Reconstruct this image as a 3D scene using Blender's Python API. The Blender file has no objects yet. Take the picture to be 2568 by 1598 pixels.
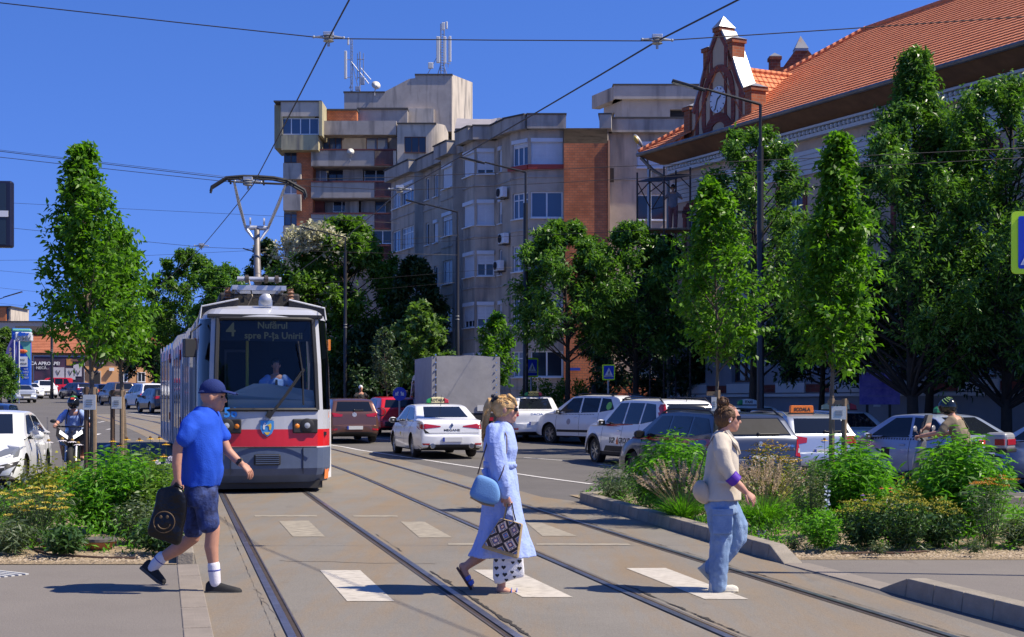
# Street crossing with tram, Blender 4.5 scene script. Order of sections: core helpers, ground, buildings, cars, tram,
# street furniture and wires, people, trees and plants, camera and light.
import bpy,bmesh,math,random
import numpy as np
from mathutils import Vector,Matrix,noise
from mathutils.bvhtree import BVHTree
random.seed(7)
C=bpy.context.scene.collection
R=math.radians
PI=math.pi
F,CX,YC,HC=3567.0,1284.0,1010.0,1.6
def sstep(a,b,x):
 t=max(0.0,min(1.0,(x-a)/(b-a)));return t*t*(3-2*t)
def gz(x,y):
 """height of the street: level at the crossing, climbing gently to the far junction"""
 k=6.0
 t=(y-36.0)/k
 z=0.021*k*(t if t>30 else math.log1p(math.exp(t)))
 z-=0.126*math.log1p(math.exp(-36/k))
 z-=0.20*sstep(1.5,8.0,x)*sstep(16,27,y)*(1-sstep(60,90,y))
 return z
def at(px,py,d):
 return Vector(((px-CX)*d/F,d,HC-(py-YC)*d/F))
def gp(px,py):
 d=12.0
 for _ in range(60):
  x=(px-CX)*d/F
  den=(py-YC)
  dn=F*(HC-gz(x,d))/den if den>1 else 200
  d=0.5*d+0.5*max(3,min(dn,260))
 return Vector(((px-CX)*d/F,d,gz((px-CX)*d/F,d)))
def D(px,py,d):
 return at(px*1.05679,py*1.05679,d)
MATS={}
def srgb(r,g,b):
 f=lambda c:(c/255/12.92 if c/255<=.04045 else((c/255+.055)/1.055)**2.4)
 return(f(r),f(g),f(b))
def mat(name,col,rough=.6,metal=0.,spec=.5,var=0.,scale=3.,bump=0.,bscale=40.,col2=None,coat=0.,emit=None,detail=6.,trans=0.,stain=None):
 if name in MATS:return MATS[name]
 m=bpy.data.materials.new(name);m.use_nodes=True
 nt=m.node_tree;b=nt.nodes['Principled BSDF']
 b.inputs['Base Color'].default_value=(*col,1)
 b.inputs['Roughness'].default_value=rough
 b.inputs['Metallic'].default_value=metal
 b.inputs['Specular IOR Level'].default_value=spec
 if coat:b.inputs['Coat Weight'].default_value=coat;b.inputs['Coat Roughness'].default_value=.04
 if emit:b.inputs['Emission Color'].default_value=(*emit[0],1);b.inputs['Emission Strength'].default_value=emit[1]
 tc=None
 if var or bump or col2 or stain:
  tc=nt.nodes.new('ShaderNodeTexCoord')
 if var or col2:
  n=nt.nodes.new('ShaderNodeTexNoise');n.inputs['Scale'].default_value=scale;n.inputs['Detail'].default_value=detail;n.inputs['Roughness'].default_value=.65
  nt.links.new(tc.outputs['Object'],n.inputs['Vector'])
  r=nt.nodes.new('ShaderNodeValToRGB')
  c2=col2 if col2 else tuple(min(1,c*(1+var))for c in col)
  c1=col if col2 else tuple(c*(1-var)for c in col)
  r.color_ramp.elements[0].position=.32;r.color_ramp.elements[1].position=.68
  r.color_ramp.elements[0].color=(*c1,1);r.color_ramp.elements[1].color=(*c2,1)
  nt.links.new(n.outputs['Fac'],r.inputs['Fac'])
  out=r.outputs['Color']
  if stain:
   n3=nt.nodes.new('ShaderNodeTexNoise');n3 .inputs['Scale'].default_value=stain[1];n3 .inputs['Detail'].default_value=9
   mp=nt.nodes.new('ShaderNodeMapping');mp.inputs['Scale'].default_value=stain[2]
   nt.links.new(tc.outputs['Object'],mp.inputs['Vector']);nt.links.new(mp.outputs['Vector'],n3 .inputs['Vector'])
   rr=nt.nodes.new('ShaderNodeValToRGB');rr.color_ramp.elements[0].position=stain[3];rr.color_ramp.elements[1].position=stain[4]
   nt.links.new(n3 .outputs['Fac'],rr.inputs['Fac'])
   mx=nt.nodes.new('ShaderNodeMix');mx.data_type='RGBA'
   nt.links.new(rr.outputs['Color'],mx.inputs['Factor']);nt.links.new(out,mx.inputs['A']);mx.inputs['B'].default_value=(*stain[0],1)
   out=mx.outputs['Result']
  nt.links.new(out,b.inputs['Base Color'])
 if bump:
  n2=nt.nodes.new('ShaderNodeTexNoise');n2 .inputs['Scale'].default_value=bscale;n2 .inputs['Detail'].default_value=5
  nt.links.new(tc.outputs['Object'],n2 .inputs['Vector'])
  bp=nt.nodes.new('ShaderNodeBump');bp.inputs['Strength'].default_value=bump;bp.inputs['Distance'].default_value=.02
  nt.links.new(n2 .outputs['Fac'],bp.inputs['Height']);nt.links.new(bp.outputs['Normal'],b.inputs['Normal'])
 MATS[name]=m
 return m
def leaf_mat(name,dark,light,trans=.35,rough=.45,tcol=None):
 if name in MATS:return MATS[name]
 m=bpy.data.materials.new(name);m.use_nodes=True;nt=m.node_tree;b=nt.nodes['Principled BSDF']
 g=nt.nodes.new('ShaderNodeNewGeometry');r=nt.nodes.new('ShaderNodeValToRGB')
 r.color_ramp.elements[0].color=(*dark,1);r.color_ramp.elements[1].color=(*light,1)
 nt.links.new(g.outputs['Random Per Island'],r.inputs['Fac']);nt.links.new(r.outputs['Color'],b.inputs['Base Color'])
 b.inputs['Roughness'].default_value=rough;b.inputs['Specular IOR Level'].default_value=.35
 t=nt.nodes.new('ShaderNodeBsdfTranslucent');mx=nt.nodes.new('ShaderNodeMixShader');mx.inputs[0].default_value=trans
 h=nt.nodes.new('ShaderNodeMix');h.data_type='RGBA';h.blend_type='MULTIPLY';h.inputs['Factor'].default_value=1
 nt.links.new(r.outputs['Color'],h.inputs['A']);h.inputs['B'].default_value=(*(tcol or(1.5,1.7,.5)),1)
 nt.links.new(h.outputs['Result'],t.inputs['Color'])
 nt.links.new(b.outputs[0],mx.inputs[1]);nt.links.new(t.outputs[0],mx.inputs[2])
 nt.links.new(mx.outputs[0],nt.nodes['Material Output'].inputs['Surface'])
 MATS[name]=m
 return m
def tag(o,label=None,cat=None,group=None,kind=None):
 if label:o['label']=label
 if cat:o['category']=cat
 if group:o['group']=group
 if kind:o['kind']=kind
 return o
def thing(name,label,cat,loc=(0,0,0),rz=0.,group=None):
 o=bpy.data.objects.new(name,None);C.objects.link(o)
 o.location=loc;o.rotation_euler=(0,0,rz);o.empty_display_size=.2
 return tag(o,label,cat,group)
def copy_tree(o,parent=None):
 c=o.copy();C.objects.link(c);c.parent=parent
 for ch in list(o.children):copy_tree(ch,c)
 return c
class MB:
 """collects shapes; build() links them as ONE mesh object"""
 def __init__(s):s.v=[];s.f=[];s.m=[]
 def add(s,vs,fs,m=0):
  o=len(s.v);s.v.extend([tuple(v)for v in vs]);s.f.extend([tuple(i+o for i in f)for f in fs]);s.m.extend([m]*len(fs));return s
 def box(s,c,d,m=0,rz=0.,rot=None):
  x,y,z=d[0]/2,d[1]/2,d[2]/2
  M=rot if rot is not None else Matrix.Rotation(rz,3,'Z')
  c=Vector(c)
  vs=[c+M@Vector((a*x,b*y,e*z))for e in(-1,1)for a,b in((-1,-1),(1,-1),(1,1),(-1,1))]
  return s.add(vs,[(3,2,1,0),(4,5,6,7),(0,1,5,4),(1,2,6,5),(2,3,7,6),(3,0,4,7)],m)
 def quad(s,a,b,c,d,m=0):return s.add([a,b,c,d],[(0,1,2,3)],m)
 def tube(s,pts,r,n=8,m=0,cap=True,flat=None):
  pts=[Vector(p)for p in pts];k=len(pts)
  rs=r if isinstance(r,(list,tuple))else[r]*k
  base=len(s.v);prev=None
  for i,p in enumerate(pts):
   t=(pts[min(i+1,k-1)]-pts[max(i-1,0)])
   t=t.normalized()if t.length>1e-9 else Vector((0,0,1))
   if prev is None:
    up=Vector((0,0,1))if abs(t.z)<.9 else Vector((0,1,0))
    a=t.cross(up).normalized()
   else:
    a=(prev-t*prev.dot(t));a=a.normalized()if a.length>1e-6 else t.orthogonal().normalized()
   prev=a;b=t.cross(a)
   ra,rb=rs[i]if isinstance(rs[i],(tuple,list))else(rs[i],rs[i])
   for j in range(n):
    an=2*PI*j/n;s.v.append(tuple(p+a*(ra*math.cos(an))+b*(rb*math.sin(an))))
  for i in range(k-1):
   for j in range(n):
    j2=(j+1)%n
    s.f.append((base+i*n+j,base+i*n+j2,base+(i+1)*n+j2,base+(i+1)*n+j));s.m.append(m)
  if cap:
   s.f.append(tuple(base+j for j in reversed(range(n))));s.m.append(m)
   s.f.append(tuple(base+(k-1)*n+j for j in range(n)));s.m.append(m)
  return s
 def lathe(s,prof,n=24,m=0,M=None,arc=2*PI):
  base=len(s.v);M=M or Matrix.Identity(4)
  for r,z in prof:
   for j in range(n):
    an=arc*j/n;s.v.append(tuple(M@Vector((r*math.cos(an),r*math.sin(an),z))))
  for i in range(len(prof)-1):
   for j in range(n):
    j2=(j+1)%n
    s.f.append((base+i*n+j,base+i*n+j2,base+(i+1)*n+j2,base+(i+1)*n+j));s.m.append(m)
  if prof[0][0]>1e-4:s.f.append(tuple(base+j for j in reversed(range(n))));s.m.append(m)
  if prof[-1][0]>1e-4:s.f.append(tuple(base+(len(prof)-1)*n+j for j in range(n)));s.m.append(m)
  return s
 def ball(s,c,r,m=0,n=10,rot=None):
  r=r if isinstance(r,(tuple,list))else(r,r,r);c=Vector(c);base=len(s.v);k=max(4,n//2)
  M=rot or Matrix.Identity(3)
  s.v.append(tuple(c+M@Vector((0,0,-r[2]))))
  for i in range(1,k):
   ph=-PI/2+PI*i/k
   for j in range(n):
    th=2*PI*j/n
    s.v.append(tuple(c+M@Vector((r[0]*math.cos(ph)*math.cos(th),r[1]*math.cos(ph)*math.sin(th),r[2]*math.sin(ph)))))
  s.v.append(tuple(c+M@Vector((0,0,r[2]))));top=len(s.v)-1
  for j in range(n):
   j2=(j+1)%n
   s.f.append((base,base+1+j2,base+1+j));s.m.append(m)
   s.f.append((top,base+1+(k-2)*n+j,base+1+(k-2)*n+j2));s.m.append(m)
   for i in range(k-2):
    a=base+1+i*n
    s.f.append((a+j,a+j2,a+n+j2,a+n+j));s.m.append(m)
  return s
 def prism(s,poly,M,h,m=0):
  """poly: (a,b) points; M maps (a,b,c); extruded c = 0..h"""
  n=len(poly)
  vs=[M@Vector((a,b,0))for a,b in poly]+[M@Vector((a,b,h))for a,b in poly]
  fs=[tuple(reversed(range(n))),tuple(range(n,2*n))]+[(i,(i+1)%n,n+(i+1)%n,n+i)for i in range(n)]
  return s.add(vs,fs,m)
 def loft(s,rings,m=0,closed=True,cap=True):
  n=len(rings[0]);base=len(s.v)
  for r in rings:s.v.extend([tuple(p)for p in r])
  for i in range(len(rings)-1):
   for j in range(n if closed else n-1):
    j2=(j+1)%n
    s.f.append((base+i*n+j,base+i*n+j2,base+(i+1)*n+j2,base+(i+1)*n+j));s.m.append(m)
  if cap and closed:
   s.f.append(tuple(base+j for j in reversed(range(n))));s.m.append(m)
   s.f.append(tuple(base+(len(rings)-1)*n+j for j in range(n)));s.m.append(m)
  return s
 def sheet(s,rows,m=0,flip=False):
  n=len(rows[0]);base=len(s.v)
  for r in rows:s.v.extend([tuple(p)for p in r])
  for i in range(len(rows)-1):
   for j in range(n-1):
    f=(base+i*n+j,base+i*n+j+1,base+(i+1)*n+j+1,base+(i+1)*n+j)
    s.f.append(tuple(reversed(f))if flip else f);s.m.append(m)
  return s
 def mesh(s,name,mats):
  me=bpy.data.meshes.new(name);me.from_pydata([tuple(v)for v in s.v],[],s.f)
  for m in(mats if isinstance(mats,(list,tuple))else[mats]):me.materials.append(m)
  me.polygons.foreach_set('material_index',s.m);me.update()
  return me
 def build(s,name,mats,parent=None,smooth=False,bevel=0.,seg=2,fix=False,loc=None):
  me=s.mesh(name,mats)
  if fix:
   bm=bmesh.new();bm.from_mesh(me);bmesh.ops.recalc_face_normals(bm,faces=bm.faces);bm.to_mesh(me);bm.free()
  if smooth:
   me.polygons.foreach_set('use_smooth',[True]*len(me.polygons))
   if smooth!='all':me.set_sharp_from_angle(angle=R(smooth if smooth is not True else 40))
  o=bpy.data.objects.new(name,me);C.objects.link(o)
  if parent is not None:o.parent=parent
  if loc is not None:o.location=loc
  if bevel:
   b=o.modifiers.new('bevel','BEVEL');b.width=bevel;b.segments=seg;b.limit_method='ANGLE';b.angle_limit=R(40)
  return o
def np_mesh(name,V,Q,mats,parent=None,mi=None,smooth=False):
 """V (n,3), Q (k,4) quads -> object"""
 me=bpy.data.meshes.new(name);k=len(Q)
 me.vertices.add(len(V));me.vertices.foreach_set('co',np.asarray(V,dtype=np.float32).ravel())
 w=Q.shape[1]
 me.loops.add(k*w);me.loops.foreach_set('vertex_index',np.asarray(Q,dtype=np.int32).ravel())
 me.polygons.add(k);me.polygons.foreach_set('loop_start',np.arange(0,k*w,w,dtype=np.int32))
 for m in(mats if isinstance(mats,(list,tuple))else[mats]):me.materials.append(m)
 if mi is not None:me.polygons.foreach_set('material_index',np.asarray(mi,dtype=np.int32))
 if smooth:me.polygons.foreach_set('use_smooth',[True]*k)
 me.update(calc_edges=True);me.validate()
 o=bpy.data.objects.new(name,me);C.objects.link(o)
 if parent is not None:o.parent=parent
 return o
def applied(o):
 dg=bpy.context.evaluated_depsgraph_get();dg.update()
 me=bpy.data.meshes.new_from_object(o.evaluated_get(dg),preserve_all_data_layers=True,depsgraph=dg)
 o.modifiers.clear();o.data=me
 return o
def frame(o,x,y,z=None):
 """matrix whose columns are x, y, x cross y and origin o"""
 x=Vector(x).normalized();y=Vector(y);z=x.cross(y).normalized();y=z.cross(x)
 return Matrix(((x.x,y.x,z.x,o[0]),(x.y,y.y,z.y,o[1]),(x.z,y.z,z.z,o[2]),(0,0,0,1)))
def text_mesh(txt,size,thick=.003,bold=0.,sx=1.,align='CENTER'):
 cu=bpy.data.curves.new('lettering','FONT');cu.body=txt;cu.size=size;cu.extrude=thick;cu.offset=bold
 cu.align_x=align;cu.align_y='CENTER';cu.resolution_u=2
 o=bpy.data.objects.new('lettering',cu);C.objects.link(o)
 dg=bpy.context.evaluated_depsgraph_get();me=bpy.data.meshes.new_from_object(o.evaluated_get(dg))
 bpy.data.objects.remove(o);bpy.data.curves.remove(cu)
 me.transform(Matrix.Diagonal((sx,1,1,1)))
 return me
def text(txt,size,M,m,parent=None,name='lettering',thick=.003,bold=0.,sx=1.):
 me=text_mesh(txt,size,thick,bold,sx);me.transform(M);me.materials.clear();me.materials.append(m)
 o=bpy.data.objects.new(name,me);C.objects.link(o)
 if parent is not None:o.parent=parent
 return o
def tx(k,y):
 """centre line of tram track k (0 = the tram's, 1 = the other)"""
 x=(-2.50-.237*(y-17.14))if k==0 else(.52-.229*(y-17.14))
 e=max(0.,y-27);e2=max(0.,y-70)
 c=(.0020,.0030)[k];return x-c*e*e+c*e2*e2
def tslope(k,y):return(tx(k,y+.05)-tx(k,y-.05))/.1
def off(k,y,o):
 s=tslope(k,y);n=Vector((1,-s)).normalized()
 return Vector((tx(k,y)+n.x*o,y+n.y*o))
def ground_pt(x,y,dz):return(x,y,gz(x,y)+dz)
def asphalt(name,c1,c2,grain=.35,patch=None):
 m=bpy.data.materials.new(name);m.use_nodes=True;nt=m.node_tree;b=nt.nodes['Principled BSDF']
 tc=nt.nodes.new('ShaderNodeTexCoord')
 def nz(sc,det,stretch=None):
  n=nt.nodes.new('ShaderNodeTexNoise');n.inputs['Scale'].default_value=sc;n.inputs['Detail'].default_value=det;n.inputs['Roughness'].default_value=.7
  if stretch:
   mp=nt.nodes.new('ShaderNodeMapping');mp.inputs['Scale'].default_value=stretch;mp.inputs['Rotation'].default_value=(0,0,R(-13.2))
   nt.links.new(tc.outputs['Object'],mp.inputs['Vector']);nt.links.new(mp.outputs['Vector'],n.inputs['Vector'])
  else:nt.links.new(tc.outputs['Object'],n.inputs['Vector'])
  return n.outputs['Fac']
 def ramp(f,a,ca,bb,cb):
  r=nt.nodes.new('ShaderNodeValToRGB');r.color_ramp.elements[0].position=a;r.color_ramp.elements[1].position=bb
  r.color_ramp.elements[0].color=(*ca,1);r.color_ramp.elements[1].color=(*cb,1);nt.links.new(f,r.inputs['Fac']);return r.outputs['Color']
 def mix(a,bb,f,mode='MIX'):
  x=nt.nodes.new('ShaderNodeMix');x.data_type='RGBA';x.blend_type=mode
  nt.links.new(a,x.inputs['A']);nt.links.new(bb,x.inputs['B'])
  if isinstance(f,float):x.inputs['Factor'].default_value=f
  else:nt.links.new(f,x.inputs['Factor'])
  return x.outputs['Result']
 base=ramp(nz(.55,8),.35,c1,.68,c2)
 if patch:
  base=mix(base,ramp(nz(1.3,8),.3,patch,.7,tuple(c*1.12 for c in patch)),ramp(nz(.9,6,(1.4,.16,1)),.44,(0,0,0),.62,(1,1,1)))
 sp=ramp(nz(75,3),.33,(.58,.58,.58),.66,(1.22,1.22,1.22))
 base=mix(base,sp,grain,'MULTIPLY')
 dk=ramp(nz(2.3,9,(1.6,.3,1)),.60,(1,1,1),.80,(.66,.64,.62))
 base=mix(base,dk,.8,'MULTIPLY')
 nt.links.new(base,b.inputs['Base Color'])
 b.inputs['Roughness'].default_value=.88;b.inputs['Specular IOR Level'].default_value=.25
 bp=nt.nodes.new('ShaderNodeBump');bp.inputs['Strength'].default_value=.5;bp.inputs['Distance'].default_value=.012
 nt.links.new(nz(55,4),bp.inputs['Height']);nt.links.new(bp.outputs['Normal'],b.inputs['Normal'])
 MATS[name]=m
 return m
M_road=asphalt('road asphalt',(.118,.110,.104),(.145,.134,.126))
M_track=asphalt('tramway concrete',(.190,.174,.150),(.226,.206,.178),patch=(.222,.170,.115))
M_pave=asphalt('pavement asphalt',(.180,.160,.142),(.208,.186,.165),grain=.3)
M_kerb=mat('kerb concrete',(.27,.235,.185),.9,var=.18,scale=5,bump=.35,bscale=60)
M_kerb2=mat('flush kerb concrete',(.235,.20,.165),.9,var=.12,scale=4,bump=.3,bscale=70)
M_mark=mat('worn white paint',(.50,.455,.385),.8,var=.10,scale=6,stain=((.27,.235,.19),9.,(1,3,1),.53,.72),bump=.2,bscale=90)
M_mark2=mat('faded white paint',(.34,.295,.225),.85,var=.12,scale=6,stain=((.22,.195,.15),7.,(1,4,1),.46,.60))
M_line=mat('white line paint',(.56,.54,.52),.8,var=.1,scale=3,stain=((.2,.19,.18),4.,(1,1,1),.62,.72))
M_soil=mat('dry soil and gravel',(.24,.18,.115),.95,scale=9,col2=(.40,.31,.20),bump=.9,bscale=70)
ys=[2,5,8,10,12,14,16,18,20,22,24,26,28,30,33,36,39,42,46,50,55,60,66,72,80,90,100,115,130,150,175,205,250,320]
xs=[-260,-160,-110,-80,-60,-45,-36,-30,-25,-21,-18,-15,-12,-9,-6,-3,0,1.5,2.5,3.5,4.5,5.5,6.5,8,11,15,20,30,50,90,200]
b=MB();b.sheet([[ground_pt(x,y,0)for x in xs]for y in ys]);tag(b.build('road',M_road,smooth='all'),kind='structure')
b=MB();b.sheet([[(x,y,-1.5+max(0,y-300)*.01)for x in(-2600,-600,0,600,2600)]for y in(-60,2,300,900,4000)])
tag(b.build('ground',mat('far ground',(.13,.13,.10),.95,var=.2,scale=.05)),kind='structure')
def ribbon(k,o0,o1,y0,y1,dz,step=.8):
 rows=[];n=max(2,int((y1-y0)/step));
 m=max(1,int((o1-o0)/1.2))
 for i in range(n+1):
  y=y0+(y1-y0)*i/n;row=[]
  for j in range(m+1):
   p=off(k,y,o0+(o1-o0)*j/m);row.append(ground_pt(p.x,p.y,dz))
  rows.append(row)
 return rows
rows=[]
for i in range(71):
 y=4+i*1.1
 l=-2.05-.246*(y-9.71)if y<27 else off(0,y,-1.45).x
 l=max(l,off(0,y,-1.75).x)if y<27 else l
 r=min(off(1,y,1.45).x+.1*(1 if y>24 else 1),1e9)
 if y<23.5:r=min(1.05-.18*(y-23),99)+.0
 row=[]
 for j in range(9):
  x=l+(r-l)*j/8;row.append(ground_pt(x,y,.004))
 rows.append(row)
tag(MB().sheet(rows).build('tramway',M_track,smooth='all'),kind='structure')
M_steel=mat('rail steel',(.34,.35,.39),.30,metal=.85,var=.25,scale=6,stain=((.10,.06,.04),5.,(1,.3,1),.60,.75))
M_groove=mat('rusty flangeway',(.045,.030,.022),.9,var=.3,scale=8)
M_lip=mat('rail guard lip',(.14,.12,.12),.5,metal=.6,var=.3,scale=8)
M_crack=mat('broken joint filler',(.035,.030,.024),.95)
for k in(0,1):
 for sd in(-1,1):
  g=.7175*sd
  b=MB();i=-sd
  def rib(a,c,dz,m):
   b.sheet(ribbon(k,g+min(a*i,c*i),g+max(a*i,c*i),5,78,dz,.9),m)
  rib(-.058,0,.014,0);rib(0,.040,.006,1);rib(.040,.054,.012,2)
  tag(b.build('rail',[M_steel,M_groove,M_lip],smooth=30),kind='structure')
rng=random.Random(3)
b=MB()
for k,o,y0,y1,den in((0,.83,9,13.3,1.),(0,.84,15,17,.4),(1,-.60,9,12.6,.9),(1,.84,9,24,.55),(1,-.84,17,23,.25),(0,-.85,9,20,.25)):
 y=y0;rows=[]
 while y<y1:
  w=(.004+.030*max(0,noise.noise(Vector((y*2.2,k*9+o*7,1)))+.25*den)*rng.uniform(.4,1.5))*den;p=off(k,y,o+.012*noise.noise(Vector((y*5,3,o))));rows.append([ground_pt(p.x-w*.6,p.y,.009),ground_pt(p.x+w*rng.uniform(.5,1.6),p.y,.009)]);y+=rng.uniform(.02,.05)
 b.sheet(rows)
tag(b.build('joint_filler',M_crack),kind='structure')
def strip(pts,w,dz,m,name):
 b=MB();L=[];Rr=[]
 for i,p in enumerate(pts):
  t=Vector(pts[min(i+1,len(pts)-1)])-Vector(pts[max(i-1,0)]);t=Vector((t.x,t.y)).normalized();n=Vector((t.y,-t.x))*(w/2)
  L.append(ground_pt(p[0]-n.x,p[1]-n.y,dz));Rr.append(ground_pt(p[0]+n.x,p[1]+n.y,dz))
 b.sheet([[a,c]for a,c in zip(L,Rr)])
 return tag(b.build(name,m),kind='structure')
ed=[gp(1484,1215),gp(1350,1197),gp(1217,1177),gp(1060,1153),gp(900,1129),gp(860,1121),gp(817,1115)]
ed2=[]
for i in range(len(ed)-1):
 for t in range(6):ed2 .append(ed[i].lerp(ed[i+1],t/6))
strip(ed2+[ed[-1]],.12,.008,M_line,'lane_marking')
for(x0,y0,x1,y1)in((1315,1148.6,1414,1155.6),(1500,1165,1590,1176),(2420,1215,2568,1237),(900,1098,975,1103),(1040,1106,1110,1110)):
 strip([gp(x0,y0),gp(x1,y1)],.11,.008,M_line,'lane_marking')
for(x0,y0,x1,y1)in((262,1121,276,1115),(268,1078,283,1075),(246,1060,262,1057),(320,1022,418,1046),(240,1092,250,1088)):
 strip([gp(x0,y0),gp(x1,y1)],.14,.008,M_line,'lane_marking')
def zebra(c,m):
 b=MB();g=[gp(*p)for p in c]
 n=10;rows=[]
 for i in range(n+1):
  a=g[0].lerp(g[3],i/n);e=g[1].lerp(g[2],i/n)
  rows.append([ground_pt(a.lerp(e,j/4).x,a.lerp(e,j/4).y,.008)for j in range(5)])
 return tag(b.sheet(rows,flip=True).build('crossing_marking',m),kind='structure')
for c in(((802.5,1432),(903,1432),(988.5,1510),(870.4,1510)),((1188,1431),(1291,1431),(1437,1500.4),(1311,1500)),((1570,1427),(1669.5,1426.5),(1877,1505),(1768,1505))):zebra(c,M_mark)
for c in(((699.6,1308.5),(773.7,1307),(815,1347.6),(734.6,1347.6)),((1005,1310),(1064.6,1310),(1134.6,1350),(1052,1350)),((1320,1312),(1357,1312),(1447,1346),(1360,1346)),((638,1293.5),(794,1293.5),(796,1297),(640,1297)),((885,1294),(996,1294),(998,1297.5),(887,1297.5)),((1124,1364),(1330,1364),(1332,1368.5),(1124,1368.5)),((1345,1364.5),(1575,1365),(1583,1369),(1345,1368.5))):zebra(c,M_mark2)
b=MB()
for px0,y0,px1,y1 in((700,1408,1090,1416),(560,1230,840,1236),(640,1478,700,1560),(1010,1180,1180,1235)):
 p,q=gp(px0,y0),gp(px1,y1);n=14;prev=None
 for i in range(n+1):
  c=p.lerp(q,i/n);c.y+=rng.uniform(-.04,.04);c.x+=rng.uniform(-.02,.02)
  if prev is not None:
   b.add([ground_pt(prev.x,prev.y-.012,.0062),ground_pt(c.x,c.y-.012,.0062),ground_pt(c.x,c.y+.012,.0062),ground_pt(prev.x,prev.y+.012,.0062)],[(0,1,2,3)])
  prev=c
tag(b.build('surface_seam',mat('seam tar',(.13,.11,.09),.9)),kind='structure')
KL=lambda y:-2.24-.246*(y-9.71)
def poly(pts,z,name,m,thick=.0):
 b=MB();n=len(pts)
 b.add([(x,y,gz(x,y)+z)for x,y in pts],[tuple(range(n))])
 return tag(b.build(name,m),kind='structure')
b=MB();b.sheet([[(x,y,.012)for x in(-14,-9,-6,KL(y)-.0)]for y in(2,5,8,10,12,13.93)]);tag(b.build('pavement',M_pave),kind='structure')
b=MB()
y=4.
while y<13.9:
 y2=min(y+1.0,13.93)
 b.box(((KL(y)+KL(y2))/2+.10,(y+y2)/2,-.05),(.2,(y2-y)-.008,.14),rot=Matrix.Rotation(math.atan(.246),3,'Z'));y=y2
tag(b.build('kerb',M_kerb2,bevel=.008),kind='structure')
b=MB();y=14.0
while y<27.5:
 y2=y+1.0
 b.box(((KL(y)+KL(y2))/2+.08,(y+y2)/2,.02),(.17,(y2-y)*1.03-.01,.22),rot=Matrix.Rotation(math.atan(.246),3,'Z'));y=y2
tag(b.build('kerb',M_kerb,bevel=.015),kind='structure')
b=MB();rr=Matrix.Rotation(R(-35),3,'Z')
for i in range(5):b.box(gp(-42,1440)+rr@Vector((0,(i-2)*.075,.016)),(.9,.035,.012),rot=rr)
tag(b.build('tactile_strip',mat('tactile paint',(.5,.5,.48),.7)),kind='structure')
def bed_sheet(edge_l,edge_r,y0,y1,name):
 rows=[];n=26
 for i in range(n+1):
  y=y0+(y1-y0)*i/n;a,c=edge_l(y),edge_r(y);row=[]
  for j in range(19):
   x=a+(c-a)*j/18;e=min(j,18-j,i,n-i)
   h=.115*sstep(0,5,e)+.05*noise.noise(Vector((x*1.7,y*1.7,3)))*sstep(0,3,e)+.02*noise.noise(Vector((x*7,y*7,1)))*sstep(0,2,e)
   row.append((x,y,gz(x,y)+max(.016,h)))
  rows.append(row)
 return tag(MB().sheet(rows).build(name,M_soil,smooth='all'),kind='structure')
LB=lambda y:max(-11,-6.9-.13*(y-14))if y<24 else-8.2+.24*(y-24)*-1
bed_sheet(LB,lambda y:KL(y)-.005,13.93,27,'planting_bed')
KR=lambda y:2.69+(-.181)*(y-14.06)
def kerb_run(p0,p1,w,h,n,ramp0=False,ramp1=False,inner=1):
 b=MB();d=(p1-p0);L=d.length;t=d.normalized();nn=Vector((-t.y,t.x,0))*inner
 for i in range(n):
  a=p0+t*(L*i/n+.004);c=p0+t*(L*(i+1)/n-.004)
  ha=.012 if(ramp0 and i==0)else h;hb=.012 if(ramp1 and i==n-1)else h
  la,lb=(.035 if ha>.02 else 0.),(.035 if hb>.02 else 0.)
  za,zb=gz(a.x,a.y),gz(c.x,c.y)
  V=[(a.x,a.y,za-.1),(c.x,c.y,zb-.1),((c+nn*w).x,(c+nn*w).y,zb-.1),((a+nn*w).x,(a+nn*w).y,za-.1)]
  a2,c2=a+nn*la,c+nn*lb
  V+=[(a2 .x,a2 .y,za+ha),(c2 .x,c2 .y,zb+hb),((c+nn*w).x,(c+nn*w).y,zb+hb),((a+nn*w).x,(a+nn*w).y,za+ha)]
  b.add(V,[(3,2,1,0),(4,5,6,7),(0,1,5,4),(1,2,6,5),(2,3,7,6),(3,0,4,7)])
 return tag(b.build('kerb',M_kerb,bevel=.010,fix=True),kind='structure')
pA,pB=gp(1966,1416),gp(1450,1259)
pA.z=pB.z=0
kerb_run(pA,pB,.2,.15,18,ramp0=True,inner=-1)
pN=pB+Vector((.75,.9,0));kerb_run(pB,pN,.2,.15,2,inner=-1)
pN2=pN+Vector((7.5,1.2,0));kerb_run(pN,pN2,.2,.13,9,inner=-1)
pC,pD=gp(2203,1480),gp(2568,1578);pD=pC+(pD-pC)*2.4;pC.z=pD.z=0
kerb_run(pC,pD,.2,.15,12,ramp0=True,inner=1)
b=MB();t=(pC-pA);n=4
for i in range(n):
 a,c=pA+t*(i/n),pA+t*((i+1)/n);m_=(a+c)/2
 b.box((m_.x+.13,m_.y+.02,-.05),(.26,(c-a).length-.01,.13),rot=Matrix.Rotation(math.atan2(-(c-a).x,(c-a).y),3,'Z'))
tag(b.build('kerb',M_kerb2,bevel=.008),kind='structure')
b=MB()
rows=[]
for i in range(25):
 y=2+i*(14.33-2)/24
 if y>pC.y:l=pA.x+.2+(pC.x-pA.x)*(pA.y-y)/(pA.y-pC.y)
 else:l=pC.x+.19+(pD.x-pC.x)*(pC.y-y)/(pC.y-pD.y)
 z=.012+.11*sstep(pC.y,pC.y-2.2,y)*1.0
 rows.append([(x,y,z+gz(x,y))for x in(l,l+.5,l+1.5,l+4,l+9,l+20)])
b.sheet(rows);tag(b.build('pavement',M_pave,smooth='all'),kind='structure')
def RBl(y):return pA.x+.19+(pB.x-pA.x)*(y-pA.y)/(pB.y-pA.y)
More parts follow.
